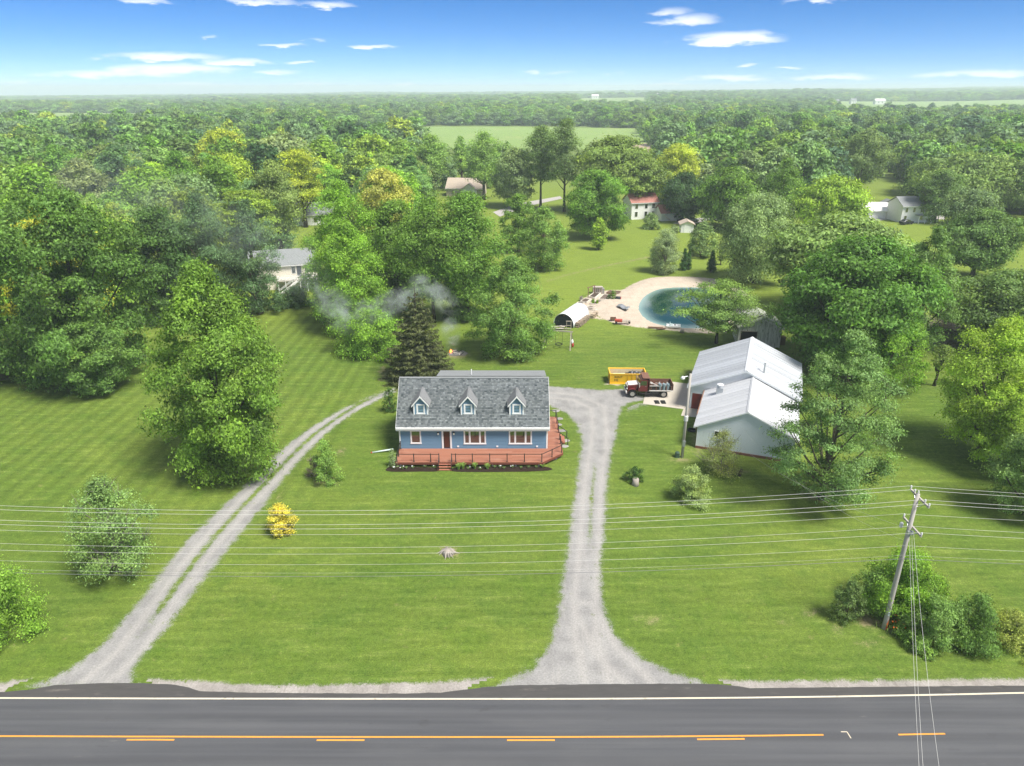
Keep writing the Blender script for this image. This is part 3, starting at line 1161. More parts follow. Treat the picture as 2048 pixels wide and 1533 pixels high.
def crown_arrays(rng, H, Rr, cb, shape, s, cover=2.6, nblob=70, br=.34, flat=.75, droop=0., loose=.25, inner=.25, skew=.2, lean=(0, 0), up=.35, maxleaf=42000, aspect=1.7, squash=1.0):
    """leaf faces spread over many foliage clumps inside an uneven crown"""
    env = ENV[shape]
    hb = H * cb
    hc = H - hb
    # clump centres
    k = np.arange(nblob)
    t = (k + .5) / nblob
    t = np.clip(t + rng.normal(0, .04, nblob), .02, .97)
    if shape in ('cone',):
        t = 1 - np.sqrt(1 - np.clip(t, 0, .985))
    ang = k * 2.39996 + rng.normal(0, .35, nblob)
    lob = 1 + skew * (np.sin(ang * 2 + rng.uniform(0, 6)) * .5 + np.sin(ang * 3 + t * 5 + rng.uniform(0, 6)) * .5) + rng.normal(0, skew * .45, nblob)
    b_r = Rr * br * rng.uniform(.65, 1.25, nblob) * np.clip(.55 + .6 * env(t), .4, 1)
    rad = np.clip(env(t) * Rr * lob - b_r * .6, 0, None)
    ins = rng.random(nblob) < inner
    rad = np.where(ins, rad * rng.uniform(.1, .65, nblob), rad)
    C = np.stack([rad * np.cos(ang), rad * np.sin(ang) * squash, hb + t * hc * .97 - b_r * .25], 1)
    C[:, 2] -= droop * (rad / Rr) ** 2 * hc * .35
    C[:, 0] += lean[0] * t * H
    C[:, 1] += lean[1] * t * H
    C[:, 2] = np.maximum(C[:, 2], b_r * .45)
    C[:, 2] = np.minimum(C[:, 2], H - b_r * flat * .8)
    la = s * s / aspect
    area = (4 * np.pi * b_r ** 2 * .8)
    n_i = np.clip((cover * area / la / 2.2), 10, None)
    tot = n_i.sum()
    f = 1.0
    if tot > maxleaf:
        f = maxleaf / tot
        n_i = n_i * f
        s = s / math.sqrt(f)
    n_i = n_i.astype(int) + 1
    bi = np.repeat(np.arange(nblob), n_i)
    n = len(bi)
    d = rng.normal(0, 1, (n, 3))
    d /= np.linalg.norm(d, axis=1)[:, None]
    d[:, 2] = np.where(d[:, 2] < -.35, -d[:, 2] * .8, d[:, 2])
    rr = b_r[bi] * np.clip(rng.normal(.9, loose, n), .25, 1.6)
    # lumpy clumps: radius modulated per clump direction
    ph = rng.uniform(0, 6.28, (nblob, 3))
    rr *= 1 + .22 * np.sin(d[:, 0] * 4.2 + ph[bi, 0]) * np.cos(d[:, 1] * 4.6 + ph[bi, 1]) + .12 * np.sin(d[:, 2] * 6 + ph[bi, 2])
    P = C[bi] + d * rr[:, None] * np.array([1, 1, flat])
    if droop:
        P[:, 2] -= droop * .4 * np.abs(rng.normal(0, 1, n)) * b_r[bi]
    P[:, 2] = np.maximum(P[:, 2], .04)
    axis_out = P - np.array([0, 0, hb + hc * .35])
    axis_out /= np.linalg.norm(axis_out, axis=1)[:, None] + 1e-6
    nn = .75 * d + .45 * axis_out + np.array([0, 0, up]) + .62 * rng.normal(0, 1, (n, 3))
    nn /= np.linalg.norm(nn, axis=1)[:, None]
    ax = np.cross(nn, rng.normal(0, 1, (n, 3)) + (np.array([0, 0, -2.5 * droop]) if droop else 0))
    ax /= np.linalg.norm(ax, axis=1)[:, None] + 1e-9
    bx = np.cross(nn, ax)
    L = s * rng.uniform(.5, 1.5, n)
    W = L / aspect * rng.uniform(.8, 1.2, n)
    V = np.empty((n, 3, 3))
    V[:, 0] = P + bx * (L * .55)[:, None] - nn * (L * .12)[:, None]
    V[:, 1] = P + ax * (W / 2)[:, None] - bx * (L * rng.uniform(.15, .5, n))[:, None]
    V[:, 2] = P - ax * (W / 2)[:, None] - bx * (L * rng.uniform(.15, .5, n))[:, None]
    # bring the crown to its surveyed width and height
    Vf = V.reshape(-1, 3)
    hx = np.quantile(np.hypot(Vf[:, 0] - lean[0] * Vf[:, 2], (Vf[:, 1] - lean[1] * Vf[:, 2]) / squash), .975)
    fx, fz = Rr / hx, H / np.quantile(Vf[:, 2], .999)
    for A in (V.reshape(-1, 3), C):
        A[:, 0] *= fx
        A[:, 1] *= fx
        A[:, 2] *= fz
    bb = rng.uniform(0, 1, nblob)
    byl = np.clip(rng.normal(.15, .28, nblob), 0, 1)
    tr = np.clip(.5 + .34 * (bb[bi] - .5) + rng.normal(0, .22, n), 0, 1)
    tg = np.clip(byl[bi] * .7 + rng.normal(0, .12, n), 0, 1)
    return V.reshape(-1, 3), np.arange(n * 3).reshape(n, 3), tr, tg, C, b_r


def leaf_mesh(name, V, Q, tr, tg):
    me = np_mesh(name, V, Q)
    at = me.color_attributes.new('tint', 'FLOAT_COLOR', 'POINT')
    c = np.ones((len(V), 4), np.float32)
    c[:, 0] = np.repeat(tr, Q.shape[1])
    c[:, 1] = np.repeat(tg, Q.shape[1])
    c[:, 2] = 0
    at.data.foreach_set('color', c.ravel())
    me.materials.append(MAT['leaf'])
    return me


def trunk_mesh(rng, H, Rr, cb, C, b_r, r0, limbs=14, stems=1, twigs=0, bark='bark', lean=(0, 0), spread=.05, topf=.86):
    mb = MB()
    order = np.argsort(-b_r + rng.uniform(0, .6, len(b_r)) * b_r.mean())
    for sct in range(stems):
        a = rng.uniform(0, 6.28)
        off = 0 if stems == 1 else r0 * 1.1
        tx, ty = (off * math.cos(a), off * math.sin(a))
        pts, rad = [], []
        for i in range(7):
            f = i / 6
            wob = .03 * H * spread * 6 * f * (1 if stems == 1 else 3)
            pts.append((tx + lean[0] * f * H + wob * math.cos(a + f * 2), ty + lean[1] * f * H + wob * math.sin(a + f * 2), f * H * topf))
            rad.append(r0 * (1.35 if i == 0 else 1) * (1 - f) ** .8 + r0 * .05)
        pts[0] = (tx, ty, -.15)
        mb.tube(pts, rad, 8)
    for j in order[:limbs]:
        c = C[j]
        zb = min(max(H * cb * .75, c[2] - 1.15 * math.hypot(c[0], c[1]) - .4), H * .8)
        zb = max(zb, .12 * H * rng.uniform(.6, 1.2))
        f = zb / (H * topf)
        if f >= 1:
            continue
        st = Vector((lean[0] * f * H, lean[1] * f * H, zb))
        en = Vector(c)
        md = st.lerp(en, .5) + Vector((0, 0, -.06 * (en - st).length))
        rb = r0 * (1 - f) ** .8 * .5 + .015
        mb.tube([st, md, en], [rb, rb * .6, .02 + rb * .12], 5, cap=False)
    for _ in range(twigs):
        j = order[rng.integers(min(limbs, len(C)))]
        c = Vector(C[j])
        d = Vector((rng.normal(), rng.normal(), abs(rng.normal()) + .6)).normalized()
        L = b_r[j] * rng.uniform(1.2, 2.0)
        m = c + d * L * .5 + Vector((rng.normal(), rng.normal(), 0)) * L * .08
        mb.tube([c, m, c + d * L], [.025, .018, .006], 4, cap=False)
    me = bpy.data.meshes.new('trunk')
    me.from_pydata(mb.v, [], mb.f)
    me.update()
    me.polygons.foreach_set('use_smooth', [True] * len(me.polygons))
    me.materials.append(MAT[bark])
    return me


# kinds: crown shape, height of crown base (share of H), look
KIND = {
    'maple': dict(shape='round', cb=.14, nblob=95, br=.27, flat=.8, cover=2.9, skew=.22),
    'oak': dict(shape='ovate', cb=.12, nblob=90, br=.25, flat=.85, cover=2.7, skew=.32, loose=.28),
    'broad': dict(shape='broad', cb=.2, nblob=90, br=.26, flat=.7, cover=2.7, skew=.22),
    'locust': dict(shape='spread', cb=.3, nblob=90, br=.26, flat=.42, cover=2.2, skew=.22, up=.8),
    'elm': dict(shape='ovate', cb=.1, nblob=110, br=.24, flat=.55, cover=1.9, skew=.4, loose=.42, up=.5),
    'ash': dict(shape='ovate', cb=.08, nblob=90, br=.25, flat=.85, cover=2.7, skew=.16),
    'willow': dict(shape='round', cb=.16, nblob=85, br=.27, flat=.9, cover=2.5, skew=.15, droop=.5, aspect=2.6),
    'tall': dict(shape='tall', cb=.3, nblob=60, br=.33, flat=.95, cover=2.2, skew=.35, loose=.3),
    'open': dict(shape='spread', cb=.28, nblob=60, br=.26, flat=.5, cover=1.25, skew=.35, loose=.4, inner=.35, up=.6),
    'column': dict(shape='column', cb=.02, nblob=60, br=.5, flat=1.3, cover=3.0, skew=.05, loose=.1, inner=.5),
    'pear': dict(shape='tall', cb=.1, nblob=50, br=.4, flat=1.0, cover=2.8, skew=.12),
    'shrub': dict(shape='dome', cb=.0, nblob=58, br=.26, flat=.9, cover=2.6, skew=.34, inner=.25, loose=.3),
    'loose_shrub': dict(shape='dome', cb=.0, nblob=30, br=.34, flat=.9, cover=1.3, skew=.3, loose=.4),
}
# foliage colours
LC = {
    'mid': (.080, .150, .022), 'bright': (.105, .200, .022), 'lime': (.150, .235, .028), 'yellowgreen': (.215, .265, .030), 'yellow': (.225, .245, .055),
    'dark': (.042, .088, .020), 'deep': (.032, .068, .022), 'pale': (.112, .172, .062), 'silver': (.155, .212, .105), 'olive': (.102, .155, .034),
    'blue': (.060, .110, .045), 'fresh': (.120, .205, .045), 'gold': (.33, .31, .05),
}
LEAF_GAIN = 2.0
TREE_PROTO = {}
NTREE = [0]


def plant(name, label, cat, kind, x, y, H, W, colour, group=None, s=None, seed=None, rot=None, bark='bark', limbs=14, twigs=0, r0=None, maxleaf=34000, share=None, z=0., stems=1, lean=(0, 0), part=('trunk', 'crown'), jit=.0, **kw):
    """one tree or shrub standing at (x, y): an Empty with a trunk and a crown"""
    NTREE[0] += 1
    zc = PR(x, y, H * .5)[2]
    if s is None:
        s = max(.15, .0042 * zc)
    s *= .82
    maxleaf = int(maxleaf * 1.35)
    key = share
    if key is None or key not in TREE_PROTO:
        rng = np.random.default_rng(1000 + (seed if seed is not None else NTREE[0]))
        k = dict(KIND[kind])
        k.update(kw)
        V, Q, tr, tg, C, b_r = crown_arrays(rng, H, W / 2, k.pop('cb'), k.pop('shape'), s, maxleaf=maxleaf, lean=lean, **k)
        cm = leaf_mesh('crown', V, Q, tr, tg)
        tm = trunk_mesh(rng, H, W / 2, KIND[kind]['cb'], C, b_r, r0 if r0 else .022 * H + .05, limbs, stems, twigs, bark, lean)
        pr = (cm, tm, H, W)
        if key is not None:
            TREE_PROTO[key] = pr
    else:
        pr = TREE_PROTO[key]
    cm, tm, pH, pW = pr
    root = thing(name, label, cat, (x, y, z), 0 if rot is None else rot, group)
    root.scale = (W / pW, W / pW, H / pH)
    t = obj(part[0], tm, None, root)
    c = obj(part[1], cm, None, root)
    lc = LC[colour] if isinstance(colour, str) else colour
    c.color = (lc[0] * LEAF_GAIN * 1.02, lc[1] * LEAF_GAIN, lc[2] * LEAF_GAIN, 1)
    return root


def ptree(name, label, cat, kind, bx, by, ty, x0, x1, colour, **kw):
    """tree by its foot, its top and the left and right limits of its crown in the photo"""
    x, y = G(bx, by)
    H = HT(x, y, ty)
    zc = PR(x, y, H * .55)[2]
    W = (x1 - x0) * zc / FPX
    return plant(name, label, cat, kind, x, y, H, W, colour, **kw)


def build_spruce():
    x, y = G(838, 756)
    H = HT(x, y, 562)
    zc = PR(x, y, H / 2)[2]
    Rr = 150 * zc / FPX / 2
    rng = np.random.default_rng(5)
    V, TR = [], []
    tb = MB()
    tb.tube([(0, 0, -.1), (.03, 0, H * .5), (0, 0, H * .98)], [.28, .17, .02], 8)
    nb = 190
    Ps, Ds, Ls = [], [], []
    for i in range(nb):
        t = (i + .5) / nb
        t = 1 - math.sqrt(1 - t * .985)
        z = .35 + t * (H - .5)
        L = Rr * (1 - t) ** .85 * rng.uniform(.82, 1.12) + .2
        a = i * 2.39996 + rng.normal(0, .2)
        dirv = np.array([math.cos(a), math.sin(a), 0])
        sag = -.10 - .18 * (1 - t)
        pts = [np.array([0, 0, z]) + dirv * L * f + np.array([0, 0, L * (sag * f * 1.6 + .30 * f ** 2.2)]) for f in (0, .33, .66, 1)]
        pts = [np.array([p[0], p[1], max(p[2], .12)]) for p in pts]
        tb.tube([tuple(p) for p in pts], [.05, .035, .02, .008], 4, cap=False)
        nsp = int(L * 34) + 10
        for _ in range(nsp):
            f = rng.uniform(.12, 1.0) ** .7
            j = min(2, int(f * 3))
            p = pts[j] + (pts[j + 1] - pts[j]) * (f * 3 - j)
            side = np.array([-dirv[1], dirv[0], 0]) * rng.choice([-1, 1])
            wd = (.30 * L * (1.15 - f) + .12) * rng.uniform(.1, 1)
            p = p + side * wd + np.array([0, 0, -.28 * wd - rng.uniform(0, .22)])
            d = dirv * .55 + side * .6 + np.array([0, 0, -.35 + rng.normal(0, .25)])
            d /= np.linalg.norm(d)
            Ps.append(p); Ds.append(d); Ls.append(rng.uniform(.22, .5))
    P, D, L = np.array(Ps), np.array(Ds), np.array(Ls)
    n = len(P)
    nn = np.array([0, 0, 1.0]) + .75 * rng.normal(0, 1, (n, 3))
    ax = np.cross(D, nn)
    ax /= np.linalg.norm(ax, axis=1)[:, None]
    Vv = np.empty((n, 4, 3))
    Vv[:, 0] = P - D * (L * .5)[:, None]
    Vv[:, 1] = P + ax * (L * .2)[:, None]
    Vv[:, 2] = P + D * (L * .5)[:, None] - np.array([0, 0, .04])
    Vv[:, 3] = P - ax * (L * .2)[:, None]
    Vv[:, :, 2] = np.maximum(Vv[:, :, 2], .02)
    me = leaf_mesh('crown', Vv.reshape(-1, 3), np.arange(n * 4).reshape(n, 4), np.clip(rng.normal(.5, .2, n), 0, 1), np.clip(rng.normal(.1, .15, n), 0, 1))
    root = thing('spruce_tree', 'dark conical spruce tree standing behind the left corner of the blue house', 'spruce', (x, y, 0))
    tb.build('trunk', 'bark_dark', root, smooth=True)
    obj('crown', me, None, root).color = (.115, .140, .052, 1)


build_spruce()

T = ptree
# ---- front yard
T('maple_tree', 'tall maple with a yellow-green middle standing alone on the left lawn beside the gravel drive', 'tree', 'oak', 462, 938, 527, 292, 584, (.085, .155, .022), seed=11, bark='bark_dark', limbs=14, maxleaf=66000, s=.26, nblob=170, br=.215, cover=3.0, skew=.26, r0=.42, cb=.03, inner=.32)
T('young_tree', 'pale young tree with bare twigs on top on the left lawn near the road', 'tree', 'ash', 240, 1142, 955, 158, 330, (.108, .178, .055), seed=12, limbs=30, twigs=90, s=.21, cover=1.45, loose=.36, nblob=75, br=.26, maxleaf=30000, bark='twig_grey')
T('lime_shrub', 'bright green leafy tree cut off by the left edge of the photo beside the road', 'tree', 'loose_shrub', -12, 1280, 1100, -115, 82, (.115, .205, .026), seed=13, cover=2.1, nblob=70, br=.26, s=.2, maxleaf=26000, limbs=10)
T('green_shrub', 'fresh green shrub right of the gravel drive, next to a bare grey bush', 'shrub', 'shrub', 655, 963, 880, 624, 687, 'fresh', seed=14, s=.17, nblob=50, br=.3, part=('stem', 'foliage'), r0=.05)
T('bare_bush', 'leafless grey-purple bush leaning on the green shrub beside the gravel drive', 'bush', 'loose_shrub', 632, 955, 912, 608, 650, (.12, .09, .09), seed=15, s=.10, cover=.5, twigs=120, limbs=20, bark='twig_grey', part=('stem', 'foliage'), r0=.04)
T('gold_shrub', 'round golden-yellow shrub on the front lawn', 'shrub', 'shrub', 565, 1067, 1008, 534, 597, 'gold', seed=16, s=.17, nblob=60, br=.27, cover=3.2, part=('stem', 'foliage'), r0=.05)
T('evergreen_shrub', 'dark evergreen shrub against the left end wall of the blue house', 'shrub', 'shrub', 781, 824, 776, 766, 801, 'dark', seed=17, s=.18, part=('stem', 'foliage'), r0=.05)
T('grey_shrub', 'small grey-green leafy shrub at the left front corner of the deck', 'shrub', 'shrub', 786, 934, 898, 774, 798, 'silver', seed=18, s=.13, cover=2.0, part=('stem', 'foliage'), r0=.03)
T('rambling_shrub', 'dark ivy-like shrub growing over a grey stump right of the drive', 'shrub', 'shrub', 1268, 962, 934, 1248, 1289, 'dark', seed=19, s=.14, part=('stem', 'foliage'), r0=.05)
T('flowering_shrub', 'round pale-speckled shrub on the lawn in front of the barn', 'shrub', 'shrub', 1381, 1002, 932, 1341, 1422, (.17, .23, .09), seed=20, s=.17, nblob=55, br=.27, part=('stem', 'foliage'), r0=.05)
T('scraggly_bush', 'half-dead scraggly bush with bare branches before the barn gable', 'bush', 'loose_shrub', 1440, 948, 858, 1392, 1484, (.14, .17, .06), seed=21, s=.16, cover=.95, twigs=110, limbs=22, nblob=44, bark='twig_grey', part=('stem', 'foliage'), r0=.07)
T('elm_tree', 'feathery pale-green elm standing in front of the right side of the barn', 'tree', 'elm', 1640, 998, 664, 1535, 1800, (.095, .165, .052), seed=22, limbs=36, maxleaf=60000, s=.25, nblob=190, br=.16, cover=2.1, r0=.3, twigs=60, lean=(.03, 0), skew=.32)
# ---- right side
T('maple_tree', 'light yellow-green maple at the right edge, behind the shaded lawn', 'tree', 'maple', 1962, 905, 640, 1866, 2090, 'lime', seed=23, maxleaf=48000, nblob=130, br=.2, s=.27, loose=.32, limbs=20)
T('maple_tree', 'yellow-green maple standing lower in front of the light maple at the right edge', 'tree', 'maple', 2010, 948, 770, 1930, 2110, 'lime', seed=24, maxleaf=36000, nblob=100, br=.22, s=.26, loose=.32)
T('ash_tree', 'grey-green tree cut off by the right edge, nearest the road of the right-hand trees', 'tree', 'ash', 2052, 1030, 838, 1978, 2140, (.11, .18, .055), seed=25, maxleaf=34000, nblob=100, br=.22, s=.24, loose=.34)
T('small_tree', 'small leaning tree with a dark bare trunk on the lawn right of the barn', 'tree', 'open', 1868, 772, 690, 1846, 1900, 'olive', seed=26, limbs=20, bark='bark_dark', r0=.2, twigs=20, lean=(.05, 0), cb=.45, s=.26)
T('shade_tree', 'huge dark-green shade tree rising behind the barn roof', 'tree', 'broad', 1688, 742, 476, 1532, 1838, (.058, .128, .020), seed=27, maxleaf=66000, nblob=170, br=.22, skew=.14, inner=.3, s=.32, cb=.08, bark='bark_dark', limbs=26, r0=.55)
T('shade_tree', 'green tree with low-hanging branches right of the huge shade tree', 'tree', 'ash', 1762, 778, 600, 1690, 1832, 'bright', seed=28, maxleaf=36000, nblob=90, br=.23, s=.29, cb=.05)
T('locust_tree', 'wide flat-topped feathery tree behind the huge shade tree', 'tree', 'locust', 1660, 640, 430, 1520, 1800, (.115, .180, .052), seed=29, maxleaf=40000, s=.38, nblob=120, cover=2.6, cb=.2, r0=.5)
T('shade_tree', 'grey-green tree with a dark trunk just right of the locust', 'tree', 'ash', 1822, 712, 455, 1748, 1884, (.085, .150, .040), seed=30, maxleaf=34000, nblob=90, br=.24, s=.36, bark='bark_dark', r0=.35)
T('crab_tree', 'low wide dark-green tree overhanging the brush pile at the right edge', 'tree', 'broad', 1985, 700, 540, 1895, 2110, (.070, .120, .033), seed=31, maxleaf=34000, s=.36, cb=.08)
T('oak_tree', 'tree with a forked dark trunk on the open lawn at upper right', 'tree', 'broad', 1943, 558, 420, 1878, 2046, (.075, .135, .035), seed=32, maxleaf=30000, s=.5, bark='bark_dark', cb=.2, r0=.45, limbs=20)
T('oak_tree', 'bushy grey-green tree left of the forked-trunk tree at upper right', 'tree', 'maple', 1915, 520, 378, 1862, 1990, (.090, .140, .060), seed=33, maxleaf=24000, s=.5)
# ---- round the pond
T('willow_tree', 'big silvery willow with a forked dark trunk behind the pond', 'tree', 'willow', 1506, 566, 386, 1420, 1592, (.135, .200, .080), seed=34, maxleaf=40000, s=.42, bark='bark_dark', cb=.2, r0=.5, limbs=26)
T('willow_tree', 'silver-green willow with a thick pale trunk on the pond bank', 'tree', 'willow', 1328, 546, 458, 1296, 1364, 'silver', seed=35, maxleaf=26000, s=.36, cb=.12, r0=.55, bark='twig_grey')
T('arborvitae', 'left of the two narrow dark evergreens touching each other by the pond', 'evergreen', 'column', 1367, 541, 497, 1360, 1377, (.030, .080, .016), seed=36, s=.24, part=('trunk', 'foliage'))
T('arborvitae', 'right of the two narrow dark evergreens touching each other by the pond', 'evergreen', 'column', 1376, 540, 498, 1370, 1382, (.034, .085, .016), seed=37, s=.24, part=('trunk', 'foliage'))
T('arborvitae', 'single narrow dark evergreen standing by itself above the pond', 'evergreen', 'column', 1422, 545, 500, 1412, 1431, (.030, .080, .016), seed=38, s=.24, part=('trunk', 'foliage'))
T('young_tree', 'pale conical young tree behind the narrow evergreens', 'tree', 'ash', 1402, 514, 443, 1374, 1434, 'pale', seed=39, s=.42)
T('sapling', 'thin little tree on the lawn right of the single narrow evergreen', 'tree', 'open', 1441, 530, 500, 1430, 1455, 'olive', seed=40, s=.4)
T('open_tree', 'airy spreading tree with a dark trunk in front of the pond', 'tree', 'open', 1432, 687, 562, 1352, 1546, (.110, .185, .045), seed=41, maxleaf=30000, nblob=120, br=.17, s=.27, cover=1.6, bark='bark_dark', limbs=44, r0=.26, twigs=60, cb=.22)
T('small_tree', 'small upright lime-green tree on the sunny lawn', 'tree', 'pear', 1197, 500, 436, 1181, 1215, 'lime', seed=42, s=.4)
T('maple_tree', 'large round bright-green maple on the sunny lawn behind the small upright tree', 'tree', 'maple', 1190, 478, 340, 1128, 1256, (.085, .170, .024), seed=43, maxleaf=34000, s=.48, nblob=110, br=.24)
T('ash_tree', 'oval green tree at the left edge of the sunny lawn', 'tree', 'ash', 1086, 538, 414, 1034, 1138, (.100, .175, .036), seed=44, maxleaf=30000, s=.42, cb=.04)
T('beech_tree', 'dark tree with a reddish underside between the walnuts and the oval tree', 'tree', 'maple', 1036, 505, 388, 994, 1068, 'mid', seed=45, maxleaf=20000, s=.48)
T('ash_tree', 'dense oval green tree in the back yard right of the spruce', 'tree', 'ash', 1022, 709, 513, 942, 1112, (.090, .165, .036), seed=46, maxleaf=52000, s=.29, nblob=140, br=.2, cb=.05, skew=.2, r0=.25)
# ---- tree row behind the house
T('walnut_tree', 'tall walnut with a thin bare trunk directly behind the spruce top', 'tree', 'tall', 868, 645, 395, 800, 945, 'mid', seed=47, maxleaf=36000, s=.38, bark='bark_dark', r0=.3, nblob=80, cb=.2)
T('walnut_tree', 'tall walnut in the row behind the house, left neighbour of the dense oval tree', 'tree', 'tall', 935, 640, 384, 870, 1022, (.085, .165, .026), seed=48, maxleaf=38000, s=.38, bark='bark_dark', r0=.32, nblob=85, cb=.18)
T('walnut_tree', 'broad green walnut behind the row, its top left of the yellow tree', 'tree', 'maple', 800, 620, 400, 720, 880, 'mid', seed=49, maxleaf=32000, s=.4, cb=.12)
T('maple_tree', 'big lime-green tree right of the neighbour house with the white deck', 'tree', 'oak', 700, 628, 362, 612, 792, 'bright', seed=50, maxleaf=46000, s=.38, nblob=120, br=.22, cb=.08)
T('maple_tree', 'lower lime-green tree in front of the big lime-green one, wrapped in smoke', 'tree', 'ash', 705, 660, 440, 630, 800, 'bright', seed=51, maxleaf=40000, s=.36, nblob=110, br=.22, cb=.1)
T('undergrowth_bush', 'wide bright bush under the trees left of the spruce', 'bush', 'shrub', 740, 705, 615, 662, 815, 'bright', seed=52, maxleaf=24000, s=.33, nblob=60, br=.28, part=('stem', 'foliage'), r0=.08)
T('undergrowth_bush', 'dark bush at the foot of the walnuts right of the spruce', 'bush', 'shrub', 922, 640, 590, 885, 958, 'dark', seed=53, s=.33, part=('stem', 'foliage'), r0=.08)
T('undergrowth_bush', 'dark rounded bush at the lawn corner in front of the neighbour house', 'bush', 'shrub', 592, 612, 572, 565, 640, 'blue', seed=54, s=.36, part=('stem', 'foliage'), r0=.08)
T('undergrowth_bush', 'low dark bush left of the rounded bush before the neighbour house', 'bush', 'shrub', 556, 620, 585, 538, 575, 'blue', seed=55, s=.36, part=('stem', 'foliage'), r0=.08)
# ---- dark trees on the left
T('big_maple', 'huge dark-green tree with sweeping low branches on the left lawn', 'tree', 'maple', 190, 762, 385, 30, 312, (.060, .120, .022), seed=56, maxleaf=66000, s=.32, nblob=170, br=.215, cb=.03, skew=.3, bark='bark_dark', r0=.6)
T('big_maple', 'dark-green tree cut off by the left edge beside the huge dark tree', 'tree', 'maple', 5, 758, 430, -130, 130, (.066, .125, .026), seed=57, maxleaf=44000, s=.33, nblob=120, br=.2, cb=.03)
T('low_maple', 'low bushy tree spreading in front of the huge dark tree', 'tree', 'broad', 205, 786, 640, 130, 285, (.075, .140, .030), seed=58, maxleaf=24000, s=.3, cb=.05)
T('woodland_tree', 'smoke-hazed dark tree behind the lone maple, left one', 'tree', 'maple', 340, 640, 415, 255, 430, 'dark', seed=59, maxleaf=32000, s=.4, cb=.05)
T('woodland_tree', 'smoke-hazed dark tree behind the lone maple, middle one', 'tree', 'oak', 430, 632, 385, 355, 510, 'blue', seed=60, maxleaf=32000, s=.4, cb=.05)
T('woodland_tree', 'smoke-hazed dark tree at the left side of the neighbour house with the deck', 'tree', 'oak', 520, 628, 400, 445, 575, 'blue', seed=61, maxleaf=34000, s=.4, cb=.04)
T('woodland_tree', 'loose tree with visible trunk in front of the grey-roofed house far left of centre', 'tree', 'tall', 565, 515, 320, 520, 625, (.12, .17, .05), seed=62, maxleaf=20000, s=.5, bark='bark_dark')
# ---- specimen trees further back
T('yellow_tree', 'pale yellow tree showing over the walnut row', 'tree', 'maple', 775, 500, 338, 716, 834, 'yellow', seed=63, maxleaf=22000, s=.5)
T('yellow_tree', 'yellow-green tree high in the left woodland', 'tree', 'maple', 456, 395, 258, 402, 512, 'yellowgreen', seed=64, maxleaf=16000, s=.7)
T('slender_tree', 'slender bare-stemmed yellow-green tree above the grey-roofed house', 'tree', 'open', 612, 455, 298, 560, 668, 'yellowgreen', seed=65, maxleaf=16000, s=.6, bark='bark_dark', cover=2.0, limbs=26)
T('yellow_tree', 'bright yellow-green round tree on the right above the dark round tree', 'tree', 'maple', 1350, 412, 288, 1300, 1402, 'yellowgreen', seed=66, maxleaf=20000, s=.62)
T('dark_round_tree', 'dark blue-green round tree beside the red-roofed house', 'tree', 'maple', 1364, 442, 345, 1312, 1414, 'deep', seed=67, maxleaf=22000, s=.5, bark='bark_dark')
T('tall_tree', 'leftmost of the tall bare-stemmed trees by the tan-roofed house', 'tree', 'tall', 866, 392, 268, 838, 908, 'fresh', seed=68, maxleaf=14000, s=.6, bark='bark_dark', cb=.35)
T('tall_tree', 'slim tall tree in front of the tan-roofed house', 'tree', 'tall', 924, 384, 272, 908, 946, 'fresh', seed=69, maxleaf=9000, s=.6, bark='bark_dark', cb=.4)
T('tall_tree', 'tall tree right of the tan-roofed house', 'tree', 'tall', 968, 400, 262, 935, 1012, 'fresh', seed=70, maxleaf=14000, s=.6, bark='bark_dark', cb=.28)
T('grey_tree', 'broad grey-green tree left of the two tallest trees', 'tree', 'maple', 1030, 415, 295, 980, 1078, (.105, .155, .060), seed=71, maxleaf=18000, s=.6)
T('tall_tree', 'left of the two tallest trees in the middle of the photo, trunk showing', 'tree', 'tall', 1081, 418, 250, 1048, 1130, (.085, .140, .040), seed=72, maxleaf=20000, s=.55, bark='bark_dark', cb=.36, r0=.4)
T('tall_tree', 'right of the two tallest trees in the middle of the photo', 'tree', 'tall', 1128, 424, 236, 1088, 1172, (.085, .135, .042), seed=73, maxleaf=22000, s=.55, bark='bark_dark', cb=.36, r0=.4)
T('spreading_tree', 'olive spreading tree right of the two tallest trees', 'tree', 'locust', 1225, 425, 272, 1150, 1320, 'olive', seed=74, maxleaf=24000, s=.6, flat=.6, cover=2.6, bark='bark_dark')
T('spreading_tree', 'olive tree hanging over the red-roofed house', 'tree', 'locust', 1278, 432, 312, 1222, 1330, 'olive', seed=75, maxleaf=18000, s=.55, flat=.6, cover=2.4)
T('pine_tree', 'tall loose pine-like tree with a leaning dark trunk at upper right', 'tree', 'oak', 1712, 388, 258, 1668, 1800, (.095, .145, .045), seed=76, maxleaf=22000, s=.6, bark='bark_dark', r0=.5, cb=.25, lean=(.06, 0))
T('garden_bush', 'rounded pale bush in front of the red-roofed house', 'bush', 'shrub', 1302, 458, 425, 1282, 1324, 'pale', seed=77, s=.45, part=('stem', 'foliage'))
T('garden_bush', 'small bush left of the white garden shed', 'bush', 'shrub', 1348, 467, 450, 1338, 1360, 'silver', seed=78, s=.4, part=('stem', 'foliage'))
T('oak_tree', 'green tree left of the big willow, standing behind the lawn', 'tree', 'maple', 1452, 458, 335, 1400, 1530, 'mid', seed=79, maxleaf=20000, s=.6)
T('oak_tree', 'dark-green tree right behind the big willow', 'tree', 'oak', 1556, 462, 318, 1510, 1620, 'mid', seed=80, maxleaf=20000, s=.6)
T('oak_tree', 'yellowish-green tree left of the white garage', 'tree', 'maple', 1655, 470, 352, 1595, 1735, 'lime', seed=81, maxleaf=20000, s=.6)
T('big_oak', 'great spreading tree behind the white house at upper right', 'tree', 'maple', 1935, 420, 305, 1808, 2050, (.105, .165, .045), seed=82, maxleaf=34000, s=.62, nblob=130, br=.2)
